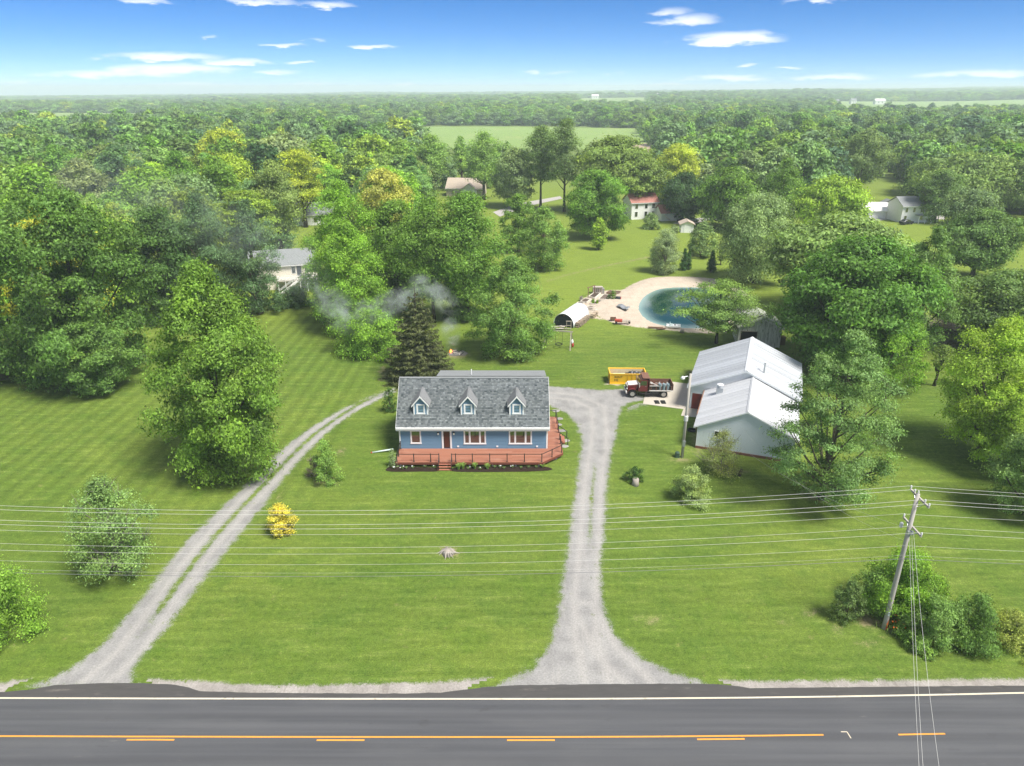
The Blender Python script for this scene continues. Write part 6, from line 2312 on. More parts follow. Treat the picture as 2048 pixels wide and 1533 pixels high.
def build_truck():
    x, y = G(1296, 797)
    t = thing('dump_truck', 'rusty old dump truck with red and white cab parked on the concrete', 'truck', (x, y + 1.15, .05), R(-1.5))
    # nose towards -x
    ch = MB().box(-2.9, 3.0, -.45, -.30, .75, .95).box(-2.9, 3.0, .30, .45, .75, .95)
    for k in (-2.6, -1, .8, 2.6):
        ch.box(k, k + .12, -.30, .30, .76, .93)
    ch.build('chassis', 'truck_dark', t)
    # cab
    cab = MB()
    prof = [(-1.35, .85), (-.05, .85), (-.05, 2.45), (-.18, 2.58), (-.95, 2.58), (-1.08, 2.48), (-1.32, 1.78), (-1.35, 1.6)]
    k = len(prof)
    vs = [(a, -1.02, z) for a, z in prof] + [(a, 1.02, z) for a, z in prof]
    fs = [tuple(range(k - 1, -1, -1)), tuple(range(k, 2 * k))] + [(i, (i + 1) % k, (i + 1) % k + k, i + k) for i in range(k)]
    cab.add(vs, fs)
    c = cab.build('cab', 'truck_red', t, bevel=.04)
    MB().box(-1.0, -.12, -.98, .98, 2.575, 2.62).build('cab_roof', 'truck_rust', c, bevel=.02)
    for s in (-1, 1):
        d = MB().box(-1.22, -.22, s * 1.02 - .015, s * 1.02 + .015, .98, 1.72).build('door', 'truck_red', c)
        MB().box(-.42, -.30, s * 1.045 - .012, s * 1.045 + .012, 1.58, 1.62).build('handle', 'galv', d)
        MB().poly([(-1.18, s * 1.032, 1.76), (-.24, s * 1.032, 1.76), (-.24, s * 1.032, 2.40), (-1.0, s * 1.032, 2.40)]).build('side_window', 'pane', c)
        MB().beam((-1.1, s * 1.05, 1.7), (-1.25, s * 1.35, 1.75), .03, .03).box(-1.29, -1.24, s * 1.35 - .09, s * 1.35 + .09, 1.6, 2.2).build('mirror', 'truck_white', c)
    MB().poly([(-1.33, -.88, 1.80), (-1.33, .88, 1.80), (-1.10, .88, 2.44), (-1.10, -.88, 2.44)]).build('windscreen', 'pane', c)
    # bonnet, white on top
    bn = MB()
    prof = [(-2.75, .95), (-1.36, .95), (-1.36, 1.75), (-2.6, 1.62), (-2.75, 1.5)]
    k = 5
    bn.add([(a, -.72, z) for a, z in prof] + [(a, .72, z) for a, z in prof], [tuple(range(k - 1, -1, -1)), tuple(range(k, 2 * k))] + [(i, (i + 1) % k, (i + 1) % k + k, i + k) for i in range(k)])
    bo = bn.build('bonnet', 'truck_red', t, bevel=.05)
    MB().slab([(-2.66, -.70, 1.645), (-1.38, -.70, 1.775), (-1.38, .70, 1.775), (-2.66, .70, 1.645)], .03).build('bonnet_top', 'truck_white', bo)
    MB().box(-2.82, -2.74, -.62, .62, 1.0, 1.55).build('grille', 'truck_white', t)
    g = MB()
    for i in range(5):
        g.box(-2.84, -2.82, -.55, .55, 1.06 + i * .09, 1.10 + i * .09)
    g.build('grille_bars', 'truck_dark', t)
    MB().box(-3.0, -2.86, -1.15, 1.15, .62, .86).build('bumper', 'truck_white', t, bevel=.02)
    for s in (-1, 1):
        MB().lathe((-2.84, s * .85, 1.2), [(.13, -.04), (.13, .02), (.05, .06)], 12, 'x').build('headlight', 'lamp_glass', t)
        f = MB()      # mudguard arch over the front wheel
        n = 9
        for i in range(n):
            a = math.pi * i / (n - 1)
            f.v += [(-2.1 - .66 * math.cos(a) * 1.02, s * .72, .62 + .66 * math.sin(a)), (-2.1 - .66 * math.cos(a) * 1.02, s * 1.14, .62 + .62 * math.sin(a))]
            if i:
                q = i * 2
                f.f.append((q - 2, q - 1, q + 1, q))
        f.build('mudguard', 'truck_red', t)
        wheel(t, -2.1, s * .98, .52, .26)
        wheel(t, 2.1, s * .98, .52, .27)
        wheel(t, 2.1, s * .66, .52, .27)
        MB().box(-.10, .5, s * .95 - .16, s * .95 + .16, .55, .78).build('step', 'truck_dark', t)
    for s in (-1, 1):
        MB().beam((-1.0, s * 1.1, .6), (-.1, s * 1.1, .6), .2, .05).build('running_board', 'truck_dark', t)
    # tipping bed
    b0, b1 = .12, 3.25
    bed = MB().box(b0, b1, -1.12, 1.12, 1.12, 1.22)
    bd = bed.build('bed_floor', 'truck_rust', t)
    MB().box(b0, b1, -1.16, -1.10, 1.10, 1.70).build('bed_side', 'truck_dark', bd)
    MB().box(b0, b1, 1.10, 1.16, 1.10, 1.90).build('bed_side', 'truck_rust', bd)
    for i in range(5):
        xx = b0 + .2 + i * (b1 - b0 - .4) / 4
        MB().box(xx - .05, xx + .05, -1.22, -1.16, 1.05, 1.74).build('bed_rib', 'truck_rust', bd)
        MB().box(xx - .05, xx + .05, 1.16, 1.24, 1.05, 1.92).build('bed_rib', 'truck_rust', bd)
    MB().box(b1 - .03, b1 + .05, -1.2, 1.2, 1.10, 2.0).build('tailgate', 'truck_rust', bd)
    MB().box(b0 - .05, b0 + .03, -1.16, 1.16, 1.10, 2.75).build('headboard', 'truck_rust', bd)
    MB().slab([(b0 - .95, -1.1, 2.78), (b0 + .02, -1.1, 2.78), (b0 + .02, 1.1, 2.78), (b0 - .95, 1.1, 2.78)], .05).build('cab_guard', 'truck_rust', bd)
    MB().box(b0, b1 - 1.5, -1.24, -1.08, 1.70, 1.80).build('bed_rail', 'truck_grey', bd)
    MB().box(b0, b1, -1.24, -1.16, 1.04, 1.14).build('bed_rail', 'truck_white', bd)
    MB().box(b0, b1 - .3, -1.2, -1.05, .95, 1.10).build('side_step', 'truck_grey', bd)
    # scrap and blue-grey drums lying in the bed
    rng = random.Random(2)
    for i in range(3):
        o = MB().lathe((0, 0, 0), [(.21, -.42), (.23, -.4), (.21, -.14), (.23, -.12), (.21, .14), (.23, .16), (.21, .42)], 14).build('drum', 'barrel_blue')
        o.location = t.matrix_basis @ Vector((1.55 + .50 * i, -1.02, 1.62))
        o.rotation_euler = (R(4), R(5 * i - 5), 0)
        tag(o, ['left', 'middle', 'right'][i] + ' blue-grey drum of the three standing along the truck bed side', 'drum', 'drums in the truck bed')
    sc = MB()
    for i in range(16):
        a = rng.uniform(0, 3.14)
        p = Vector((rng.uniform(.4, 2.9), rng.uniform(-.2, .9), rng.uniform(1.28, 1.5)))
        d = Vector((math.cos(a), math.sin(a), rng.uniform(-.1, .25))) * rng.uniform(.2, .6)
        sc.beam(p - d, p + d, rng.uniform(.06, .3), rng.uniform(.03, .08))
    o = sc.build('scrap_heap', 'truck_grey')
    o.matrix_basis = t.matrix_basis.copy()
    tag(o, 'heap of grey scrap boards in the truck bed', 'scrap', kind='stuff')


build_truck()


# ================================================================== DUMPSTER
def build_dumpster():
    xa, ya = G(1219, 769)
    L, D, H = 5.1, 2.35, 1.52
    d = thing('dumpster', 'yellow open-top roll-off dumpster standing behind the dump truck', 'dumpster', (xa, ya, 0), R(-1.5))
    b = MB()
    # front side leans in towards the bottom, back side upright
    b.add([(0, .12, .15), (L, .12, .15), (L, 0, H), (0, 0, H), (0, .18, .15), (L, .18, .15), (L, .07, H), (0, .07, H)], [(0, 1, 2, 3), (5, 4, 7, 6), (3, 2, 6, 7), (0, 3, 7, 4), (1, 5, 6, 2)])
    b.build('front_side', 'dumpster_yellow', d)
    MB().box(0, L, D - .07, D, .15, H).build('back_side', 'dumpster_yellow', d)
    MB().box(-.0, .07, .08, D - .08, .15, H - .01).build('end_wall', 'dumpster_yellow', d)
    MB().box(L - .07, L, .08, D - .08, .15, H - .01).build('end_wall', 'dumpster_yellow', d)
    MB().box(.07, L - .07, .19, D - .08, .15, .22).build('floor', 'dumpster_in', d)
    MB().box(.08, L - .08, D - .10, D - .075, .22, H - .06).build('lining', 'dumpster_in', d)
    rm = MB().box(-.06, L + .06, -.06, .07, H, H + .10).box(-.06, L + .06, D - .07, D + .06, H, H + .10).box(-.06, .08, .07, D - .07, H, H + .10).box(L - .08, L + .06, .07, D - .07, H, H + .10)
    rm.build('rim', 'dumpster_yellow', d, bevel=.015)
    for x in np.linspace(.05, L - .05, 9):
        MB().add([(x - .04, .05, .15), (x + .04, .05, .15), (x + .04, -.07, H), (x - .04, -.07, H), (x - .04, .12, .15), (x + .04, .12, .15), (x + .04, 0, H), (x - .04, 0, H)], [(0, 1, 2, 3), (1, 5, 6, 2), (4, 0, 3, 7)]).build('rib', 'dumpster_yellow', d) if x > 2.2 or x < .3 else None
    MB().box(0, L, .02, .16, .02, .15).box(0, L, D - .16, D - .02, .02, .15).build('skid', 'dumpster_yellow', d)
    MB().box(-.16, -.06, .3, .5, .9, 1.4).build('hook', 'dumpster_yellow', d)
    for txt, z, s in (('RENT', .96, .46), ('ME', .46, .46)):
        cu = bpy.data.curves.new('lettering', 'FONT')
        cu.body = txt
        cu.size = s
        cu.extrude = .004
        cu.space_character = 1.05
        cu.materials.append(MAT['letter_black'])
        tmp = bpy.data.objects.new('lettering_source', cu)
        lm = bpy.data.meshes.new_from_object(tmp)
        bpy.data.objects.remove(tmp)
        o = obj('lettering', lm, 'letter_black', d)
        yy = .12 * (1 - (z - .15) / (H - .15))
        o.location = (.62, yy - .015, z - .02)
        o.rotation_euler = (R(90 + 5), 0, 0)
    rng = random.Random(6)
    for i in range(5):
        o = MB().blob((0, 0, 0), (rng.uniform(.35, .55), rng.uniform(.3, .5), rng.uniform(.25, .4)), i * 7 + 1, .5, 12, 8).build('rubbish_bag', 'rubbish', smooth=True)
        p = d.matrix_basis @ Vector((2.75 + .36 * i, rng.uniform(.8, 1.7), rng.uniform(1.05, 1.25)))
        o.location = p
        tag(o, ['leftmost', 'second', 'third', 'fourth', 'rightmost'][i] + ' black rubbish bag from the left in the yellow dumpster', 'rubbish bag', 'rubbish bags in the dumpster')
    o = MB().box(-1.9, 1.9, -.8, .8, 0, .75).build('rubble_load', 'dumpster_in')
    o.location = d.matrix_basis @ Vector((2.55, 1.15, .22))
    tag(o, 'pale rubble filling the lower half of the yellow dumpster', 'rubble', kind='stuff')


build_dumpster()

# ================================================================== BACK YARD
def Z7(zx, zy):
    return (1080 + zx / 9.58, 560 + zy / 9.58)


def build_hoop():
    A, B = Vector(G(1107, 651)), Vector(G(1147, 657))
    u = (B - A)
    W = u.length
    rot = math.atan2(u.y, u.x)
    L = 7.6
    H = HT((A.x + B.x) / 2, (A.y + B.y) / 2, 628)
    t = thing('hoop_shelter', 'round-topped white hoop shelter with a black end wall beside the garden beds', 'shelter', (A.x, A.y, 0), rot)
    n = 18
    arc = []
    for i in range(n + 1):
        a = math.pi * i / n
        arc.append((W / 2 - math.cos(a) * W / 2 * (1 - .12 * math.sin(a) ** 6), H * math.sin(a) ** .72))
    m = MB()
    rows = 8
    for j in range(rows + 1):
        y = L * j / rows
        for i, (x, z) in enumerate(arc):
            sag = .03 * math.sin(j / rows * math.pi * rows) + .035 * mnoise.noise(Vector((x, y, z)))
            m.v.append((x, y, max(z + sag - (.03 if j % 2 else 0), -.05)))
    for j in range(rows):
        for i in range(n):
            a = j * (n + 1) + i
            m.f.append((a, a + 1, a + n + 2, a + n + 1))
    c = m.build('cover', 'cover_white', t, smooth=True)
    sd = c.modifiers.new('thick', 'SOLIDIFY')
    sd.thickness = .03
    for y, nm in ((.12, 'end_wall'), (L - .12, 'end_wall')):
        e = MB()
        e.poly([(x, y, z - .04) for x, z in arc])
        o = e.build(nm, 'cover_black', t)
        s = o.modifiers.new('thick', 'SOLIDIFY')
        s.thickness = .02
    MB().add([(W * .44, .08, H * .82), (W * .56, .08, H * .82), (W * .50, .08, H * .90)], [(0, 1, 2)]).build('vent', 'brown_wood', t)
    for i in range(5):
        y = .1 + (L - .2) * i / 4
        MB().tube([(x * .97 + W * .015, y, z * .96) for x, z in arc], .03, 6).build('hoop', 'galv', t)
    # firewood stacked along the right side
    rng = random.Random(3)
    for (nm, lab, x0, y0, ny, nz) in (('woodpile', 'long stack of firewood along the right side of the hoop shelter', W + .15, .6, 22, 4), ('woodpile', 'second firewood stack behind the hoop shelter, next to the garden beds', W + .6, 6.6, 10, 4)):
        p = thing(nm, lab, 'woodpile', (0, 0, 0))
        p.matrix_basis = t.matrix_basis.copy()
        lg = MB()
        for k in range(nz):
            for j in range(ny):
                if rng.random() < .12:
                    continue
                r = rng.uniform(.09, .16)
                y = y0 + j * .24 + (k % 2) * .12
                lg.tube([(x0 + rng.uniform(-.08, .05), y, .12 + k * .22), (x0 + .62 + rng.uniform(-.1, .15), y + rng.uniform(-.04, .04), .12 + k * .22)], r, 7)
        o = lg.build('logs', 'log_wood', p)
        o['kind'] = 'stuff'


build_hoop()


def build_garden():
    beds = [([(930, 345), (1030, 270), (1160, 275), (1050, 372)], 'grey-soiled raised bed nearest the arbour'),
            ([(770, 440), (850, 382), (965, 397), (890, 457)], 'raised bed of pale boards right of the arbour foot'),
            ([(700, 468), (735, 452), (850, 468), (800, 497)], 'small pale raised bed just above the hoop shelter roof'),
            ([(965, 482), (1100, 412), (1310, 447), (1190, 503)], 'long pale raised bed with two green plants in it'),
            ([(1120, 392), (1220, 300), (1400, 320), (1370, 412)], 'raised bed overgrown by a tall leafy plant'),
            ([(880, 545), (950, 520), (1160, 543), (1110, 572)], 'pale raised bed second from the firewood stack'),
            ([(845, 572), (890, 558), (1105, 583), (1060, 610)], 'pale raised bed nearest the firewood stack'),
            ([(1275, 270), (1330, 232), (1545, 250), (1510, 292)], 'brown-boarded raised bed at the back of the garden')]
    for k, (zz, lab) in enumerate(beds):
        P = [Vector(G(*Z7(*q))) for q in zz]
        c = sum(P, Vector((0, 0))) / 4
        t = thing('raised_bed', lab, 'garden bed', (c.x, c.y, 0.03), group='raised garden beds')
        Q = [p - c for p in P]
        h = .3
        for i in range(4):
            a, b = Q[i], Q[(i + 1) % 4]
            MB().beam((a.x, a.y, h / 2), (b.x, b.y, h / 2), .13, h).build('plank', 'brown_wood' if k == 7 else 'pale_wood', t)
        MB().poly([(q.x * .97, q.y * .97, h * .62) for q in (Q if (Q[1] - Q[0]).cross(Q[2] - Q[0]) > 0 else Q[::-1])]).build('soil', 'soil', t)
    for i, (zx, zy, h, w, cname) in enumerate(((1010, 465, .9, .9, 'bright'), (1095, 470, .8, .8, 'lime'), (1390, 395, 1.9, 1.7, 'mid'), (1310, 390, 1.1, 1.0, 'dark'), (790, 405, .9, 1.0, (.20, .19, .19)))):
        x, y = G(*Z7(zx, zy))
        plant('garden_plant', ['left green plant in the long raised bed', 'right green plant in the long raised bed', 'tall leafy plant in the overgrown raised bed', 'lower plant beside the tall leafy one in the overgrown bed', 'grey bush between the hoop shelter and the arbour'][i], 'plant', 'shrub', x, y, h, w, cname, s=.2, seed=700 + i, part=('stem', 'foliage'), r0=.03, maxleaf=2500, z=.15)
    # arbour
    x, y = G(*Z7(920, 335))
    x2, y2 = G(*Z7(1040, 290))
    H = HT(x, y, 560 + 160 / 9.58)
    t = thing('arbour', 'wooden arbour frame at the back of the garden beds', 'arbour', (x, y, 0))
    d = Vector((x2 - x, y2 - y, 0))
    MB().beam((0, 0, -.1), (0, 0, H), .13, .13, up=(0, 1, 0)).build('post', 'brown_wood', t)
    MB().beam((d.x, d.y, -.1), (d.x, d.y, H), .13, .13, up=(0, 1, 0)).build('post', 'brown_wood', t)
    MB().beam((-.2, 0, H + .06), (d.x * 1.1, d.y * 1.1, H + .06), .13, .13).build('beam', 'brown_wood', t)
    xb, yb = G(*Z7(1100, 262))
    c = thing('compost_crate', 'dark slatted wooden crate overgrown with leaves beside the arbour', 'crate', (xb, yb, 0))
    for i in range(5):
        MB().box(-.95 + i * .42, -.75 + i * .42, -.5, -.44, 0, 1.35).build('slat', 'grey_wood', c)
        MB().box(-.95 + i * .42, -.75 + i * .42, .5, .56, 0, 1.35).build('slat', 'grey_wood', c)
    MB().box(-.95, .95, -.44, .5, 0, .9).build('compost', 'soil', c)
    MB().box(-1.02, 1.02, -.55, .6, 1.35, 1.42).build('top_frame', 'grey_wood', c)
    MB().box(.9, 1.35, -.45, .45, 0, 1.1).build('side_box', 'stone', c)
    # barrel on its side
    xb, yb = G(*Z7(1490, 395))
    b = thing('barrel_planter', 'black barrel with a red end lying beside the overgrown bed', 'barrel', (xb, yb, .42), R(-15))
    MB().lathe((0, 0, 0), [(.30, -.55), (.38, -.5), (.40, 0), (.38, .5), (.30, .55)], 14, 'x').build('drum', 'cover_black', b, smooth=True)
    MB().lathe((0, 0, 0), [(.36, .551), (.37, .60), (.30, .64)], 14, 'x').build('end', 'red_plastic', b)
    # bent sheet lying on the sand
    P = [Vector((*G(*Z7(*q)), .42)) for q in ((1460, 560), (1512, 512), (1722, 600), (1662, 652))]
    m = MB()
    n = 12
    for i in range(n + 1):
        f = i / n
        z = .10 + .22 * math.sin(f * math.pi * 1.6) ** 2 + .12 * f
        a, q = P[0].lerp(P[3], f), P[1].lerp(P[2], f)
        for k in range(5):
            v = a.lerp(q, k / 4)
            m.v.append((v.x, v.y, z + .38))
        if i:
            for k in range(4):
                o = (i - 1) * 5 + k
                m.f.append((o, o + 1, o + 6, o + 5))
    o = m.build('metal_sheet', 'sheet_metal', smooth=True)
    s = o.modifiers.new('thick', 'SOLIDIFY')
    s.thickness = .05
    tag(o, 'bent grey metal sheet lying on the sand left of the pond', 'sheet')
    # cart, crate, pedal boat, stump
    x, y = G(*Z7(1500, 855))
    t = thing('garden_cart', 'red cart with a grey slatted bed on the pond bank', 'cart', (x, y, .3), R(-6))
    MB().box(-.65, .65, -.4, .4, .22, .62).build('box', 'red_plastic', t, bevel=.03)
    for i in range(5):
        MB().box(.75 + i * .28, .95 + i * .28, -.4, .4, .42, .47).build('slat', 'grey_wood', t)
    MB().box(.65, 2.1, -.42, -.36, .36, .42).box(.65, 2.1, .36, .42, .36, .42).build('rail', 'grey_wood', t)
    for sx in (-.4, 1.9):
        for sy in (-.42, .42):
            MB().lathe((sx, sy, .18), [(.18, -.05), (.2, 0), (.18, .05)], 12, 'y').build('wheel', 'tyre', t)
    x, y = G(*Z7(1400, 792))
    o = MB().box(-.5, .5, -.35, .35, 0, .12).box(-.5, .5, -.35, -.28, .12, .38).box(-.5, .5, .28, .35, .12, .38).box(-.5, -.43, -.28, .28, .12, .38).box(.43, .5, -.28, .28, .12, .38).build('wooden_crate', 'brown_wood')
    o.location = (x, y, .3)
    tag(o, 'small brown wooden crate lying left of the red cart', 'crate')
    x, y = G(1346, 657)
    t = thing('pedal_boat', 'white pedal boat pulled up on the near pond bank', 'boat', (x, y, .28), R(-12))
    t.scale = (.8, .8, .8)
    h = MB()
    for s in (-1, 1):
        prof = [(-1.5, .15), (-1.35, 0), (1.2, 0), (1.6, .3), (1.5, .42), (-1.5, .38)]
        k = len(prof)
        h.add([(a, s * .55 - .28, z) for a, z in prof] + [(a, s * .55 + .28, z) for a, z in prof], [tuple(range(k - 1, -1, -1)), tuple(range(k, 2 * k))] + [(i, (i + 1) % k, (i + 1) % k + k, i + k) for i in range(k)])
    h.build('hull', 'boat_white', t, bevel=.05)
    MB().box(-1.1, 1.0, -.3, .3, .25, .36).build('deck', 'boat_white', t)
    for s in (-1, 1):
        MB().box(-.7, -.1, s * .5 - .25, s * .5 + .25, .38, .5).box(-.78, -.66, s * .5 - .25, s * .5 + .25, .38, .85).build('seat', 'pipe_pale', t, bevel=.03)
    MB().box(.2, .5, -.22, .22, .36, .62).build('pedal_box', 'stone', t)
    x, y = G(1364, 666)
    o = MB().tube([(0, 0, -.05), (0, 0, .3), (.04, 0, .62)], [.42, .32, .3], 12).build('tree_stump', 'grey_wood', smooth=True)
    o.location = (x, y, .1)
    tag(o, 'grey tree stump at the near edge of the pond', 'stump')
    for i, (a, b, w) in enumerate(((1311, 658, 1.3), (1322, 660.5, .8))):
        x, y = G(a, b)
        o = MB().box(-w, w, -.18, .18, 0, .14).build('driftwood_plank', 'brown_wood', bevel=.03)
        o.location = (x, y, .2)
        o.rotation_euler = (0, 0, R(-8 + 20 * i))
        tag(o, ['longer', 'shorter'][i] + ' brown plank lying on the near pond bank left of the boat', 'plank')
    # swing frame
    A, A2, B, B2 = [Vector((*G(*q), 0)) for q in ((1084, 699), (1092, 689), (1140, 702), (1148, 693))]
    mA, mB = (A + A2) / 2, (B + B2) / 2
    H = HT(mB.x, mB.y, 664)
    t = thing('swing_frame', 'wooden swing frame with a round swing standing beside the dense oval tree', 'swing', tuple(A))
    o_ = A
    tA, tB = mA + Vector((.5, 0, H)), mB + Vector((-.25, 0, H))
    for p, q in ((A, tA), (A2, tA), (B, tB), (B2, tB)):
        MB().beam(p - o_ + Vector((0, 0, -.1)), q - o_, .14, .14, up=(0, 1, 0)).build('leg', 'grey_wood', t)
    dirv = (tB - tA).normalized()
    MB().beam(tA - o_ - dirv * .3, tB - o_ + dirv * .3, .16, .18).build('crossbeam', 'grey_wood', t)
    s0 = tA.lerp(tB, .5)
    seat = MB().lathe(tuple(s0 - o_ + Vector((0, 0, .62 - H))), [(.48, -.05), (.60, -.05), (.62, 0), (.60, .05), (.48, .05)], 20, ring=True).build('round_seat', 'tyre', t)
    for s in (-1, 1):
        MB().tube([tuple(s0 - o_ + dirv * .56 * s), tuple(s0 - o_ + dirv * .58 * s + Vector((0, 0, .64 - H)))], .018, 5).build('rope', 'rail_black', t)
    c = Vector((*G(1144, 697), 0))
    k = thing('cloth_bundle', 'white and red cloth bundle hanging on the right leg of the swing frame', 'cloth', tuple(c + Vector((0, .1, 0))))
    MB().blob((0, 0, 1.05), (.22, .16, .42), 3, .5, 10, 7).build('white_cloth', 'cloth_white', k, smooth=True)
    MB().blob((.08, -.05, .55), (.2, .15, .38), 5, .5, 10, 7).build('red_cloth', 'cloth_red', k, smooth=True)
    # timber in front of the shelter
    x, y = G(*Z7(380, 955))
    bp = thing('board_pile', 'pile of grey boards in front of the hoop shelter', 'boards', (x, y, 0), R(10))
    rng = random.Random(8)
    for i in range(9):
        a = rng.uniform(-.3, .5)
        L = rng.uniform(.8, 1.5)
        cx, cy = rng.uniform(-1, .9), rng.uniform(-.4, .5)
        MB().beam((cx - L * math.cos(a), cy - L * math.sin(a), .08 + .07 * i), (cx + L * math.cos(a), cy + L * math.sin(a), .12 + .07 * i), .2, .06).build('board', 'grey_wood' if i % 3 else 'pale_wood', bp)
    x, y = G(*Z7(550, 955))
    fr = thing('timber_frame', 'small grey timber frame standing in front of the black shelter end', 'frame', (x, y, 0))
    for dx in (-.38, .38):
        MB().box(dx - .05, dx + .05, -.05, .05, -.05, 1.5).build('post', 'grey_wood', fr)
    MB().box(-.5, .5, -.06, .06, 1.45, 1.58).build('beam', 'grey_wood', fr)
    MB().box(-.44, .44, -.04, .04, .7, .8).build('rail', 'grey_wood', fr)


build_garden()


def build_small():
    # fire place
    x, y = G(916, 708)
    t = thing('burn_pile', 'smouldering heap of ash and charred boards behind the house', 'fire', (x, y, 0))
    MB().blob((0, 0, 0), (1.6, 1.2, .28), 4, .4, 16, 8).build('ash_heap', 'ash', t, smooth=True)
    rng = random.Random(12)
    for i in range(14):
        a = rng.uniform(0, 3.14)
        L = rng.uniform(.25, .7)
        cx, cy = rng.uniform(-1, 1), rng.uniform(-.7, .7)
        MB().beam((cx - L * math.cos(a), cy - L * math.sin(a), .2), (cx + L * math.cos(a), cy + L * math.sin(a), .34), .10, .06).build('charred_board', 'truck_dark' if i % 3 else 'pale_wood', t)
    f = MB()
    for i in range(7):
        a = i * .9
        f.tube([(-1.1 + .12 * math.cos(a), .1 * math.sin(a), .2), (-1.1 + .15 * math.cos(a + .6), .12 * math.sin(a + .6), .42 + .04 * (i % 3)), (-1.1 + .06 * math.cos(a), .04, .62 + .08 * (i % 3))], [.09, .06, .005], 6)
    m = newmat('flame')
    q = NT(m.node_tree)
    q.out((.9, .25, .05), .8, 0, .1, None, Emission_Color=(1.0, .22, .04, 1), Emission_Strength=2.2)
    f.build('flame', 'flame', t)
    # stump with frayed roots on the front lawn
    x, y = G(896, 1108)
    t = thing('tree_stump', 'splintered grey tree stump in a bare patch on the front lawn', 'stump', (x, y, 0))
    MB().tube([(0, 0, -.1), (0, 0, .18), (.03, 0, .42)], [.62, .42, .34], 14).build('wood', 'grey_wood', t, smooth=True)
    for i in range(26):
        a = rng.uniform(0, 6.28)
        r1 = rng.uniform(.6, 1.05)
        MB().tube([(.3 * math.cos(a), .3 * math.sin(a), .35 + rng.uniform(0, .12)), (.55 * math.cos(a), .55 * math.sin(a), .26), (r1 * math.cos(a + .15), r1 * math.sin(a + .15), .02)], [.05, .045, .02], 5).build('root', 'grey_wood', t)
    x, y = G(1270, 968)
    o = MB().tube([(0, 0, -.1), (0, 0, .35), (0, 0, .75)], [.42, .34, .33], 12).build('tree_stump', 'grey_wood', smooth=True)
    o.location = (x, y - .25, 0)
    tag(o, 'grey stump peeping out under the dark round shrub right of the drive', 'stump')
    x, y = G(1470, 950)
    o = MB().tube([(0, 0, -.1), (.05, 0, .4), (.2, .05, .8)], [.2, .15, .1], 9).build('tree_stump', 'log_bark', smooth=True)
    o.location = (x + .4, y - .2, 0)
    tag(o, 'short dark stub of a trunk right of the scraggly bush', 'stump')
    # drain pipe
    a, b = Vector((*G(743, 907), .08)), Vector((*G(787, 904), .35))
    t = thing('drain_pipe', 'pale plastic drain pipe lying on the grass left of the deck', 'pipe', tuple(a))
    MB().tube([(0, 0, 0), tuple(b - a)], .085, 12).build('pipe', 'pipe_pale', t, smooth=True)
    MB().tube([(-.05, 0, -.003), (.1, 0, .012)], .10, 12).build('collar', 'red_plastic', t)
    # brush heap and logs at the right
    def heap(a, b, n, R0, hh, mats, nm, lab, seed, cat):
        rg = random.Random(seed)
        x, y = G(a, b)
        t = thing(nm, lab, cat, (x, y, 0))
        m = MB()
        for i in range(n):
            an = rg.uniform(0, 6.28)
            p = Vector((rg.gauss(0, R0 * .45), rg.gauss(0, R0 * .35), rg.uniform(.1, hh)))
            d = Vector((math.cos(an), math.sin(an), rg.uniform(-.2, .5))) * rg.uniform(.6, 1.7)
            p0, p1 = p - d, p + d
            p0.z, p1.z = max(p0.z, .03), max(p1.z, .03)
            m.tube([p0, (p0 + p1) / 2 + Vector((0, 0, rg.uniform(-.1, .15))), p1], [.05, .04, .012], 5)
        o = m.build('branches', mats, t)
        o['kind'] = 'stuff'
        return t
    heap(1890, 660, 220, 3.4, 1.9, 'twig_grey', 'brush_pile', 'big grey brush pile under the low wide tree at right', 1, 'brush pile')
    t = heap(1880, 668, 60, 2.2, .9, 'log_bark', 'brush_pile', 'low brown heap of rotten wood left of the grey brush pile', 2, 'brush pile')
    heap(1895, 692, 50, 1.8, .8, 'log_bark', 'brush_pile', 'small dark heap of branches nearest the small leaning tree', 5, 'brush pile')
    x, y = G(1844, 693)
    t = thing('log_stack', 'few sawn logs lying by the trunk right of the locust', 'logs', (x, y, 0), R(15))
    for i, (dx, dz) in enumerate(((-.35, .16), (.05, .16), (.45, .16), (-.15, .44), (.25, .44))):
        MB().tube([(dx * 2.0 - .5, -.2 + .1 * i, dz), (dx * 2.0 + .6, -.1 + .1 * i, dz)], .17, 9).build('log', 'log_wood', t)
    x, y = G(1990, 1170)


build_small()


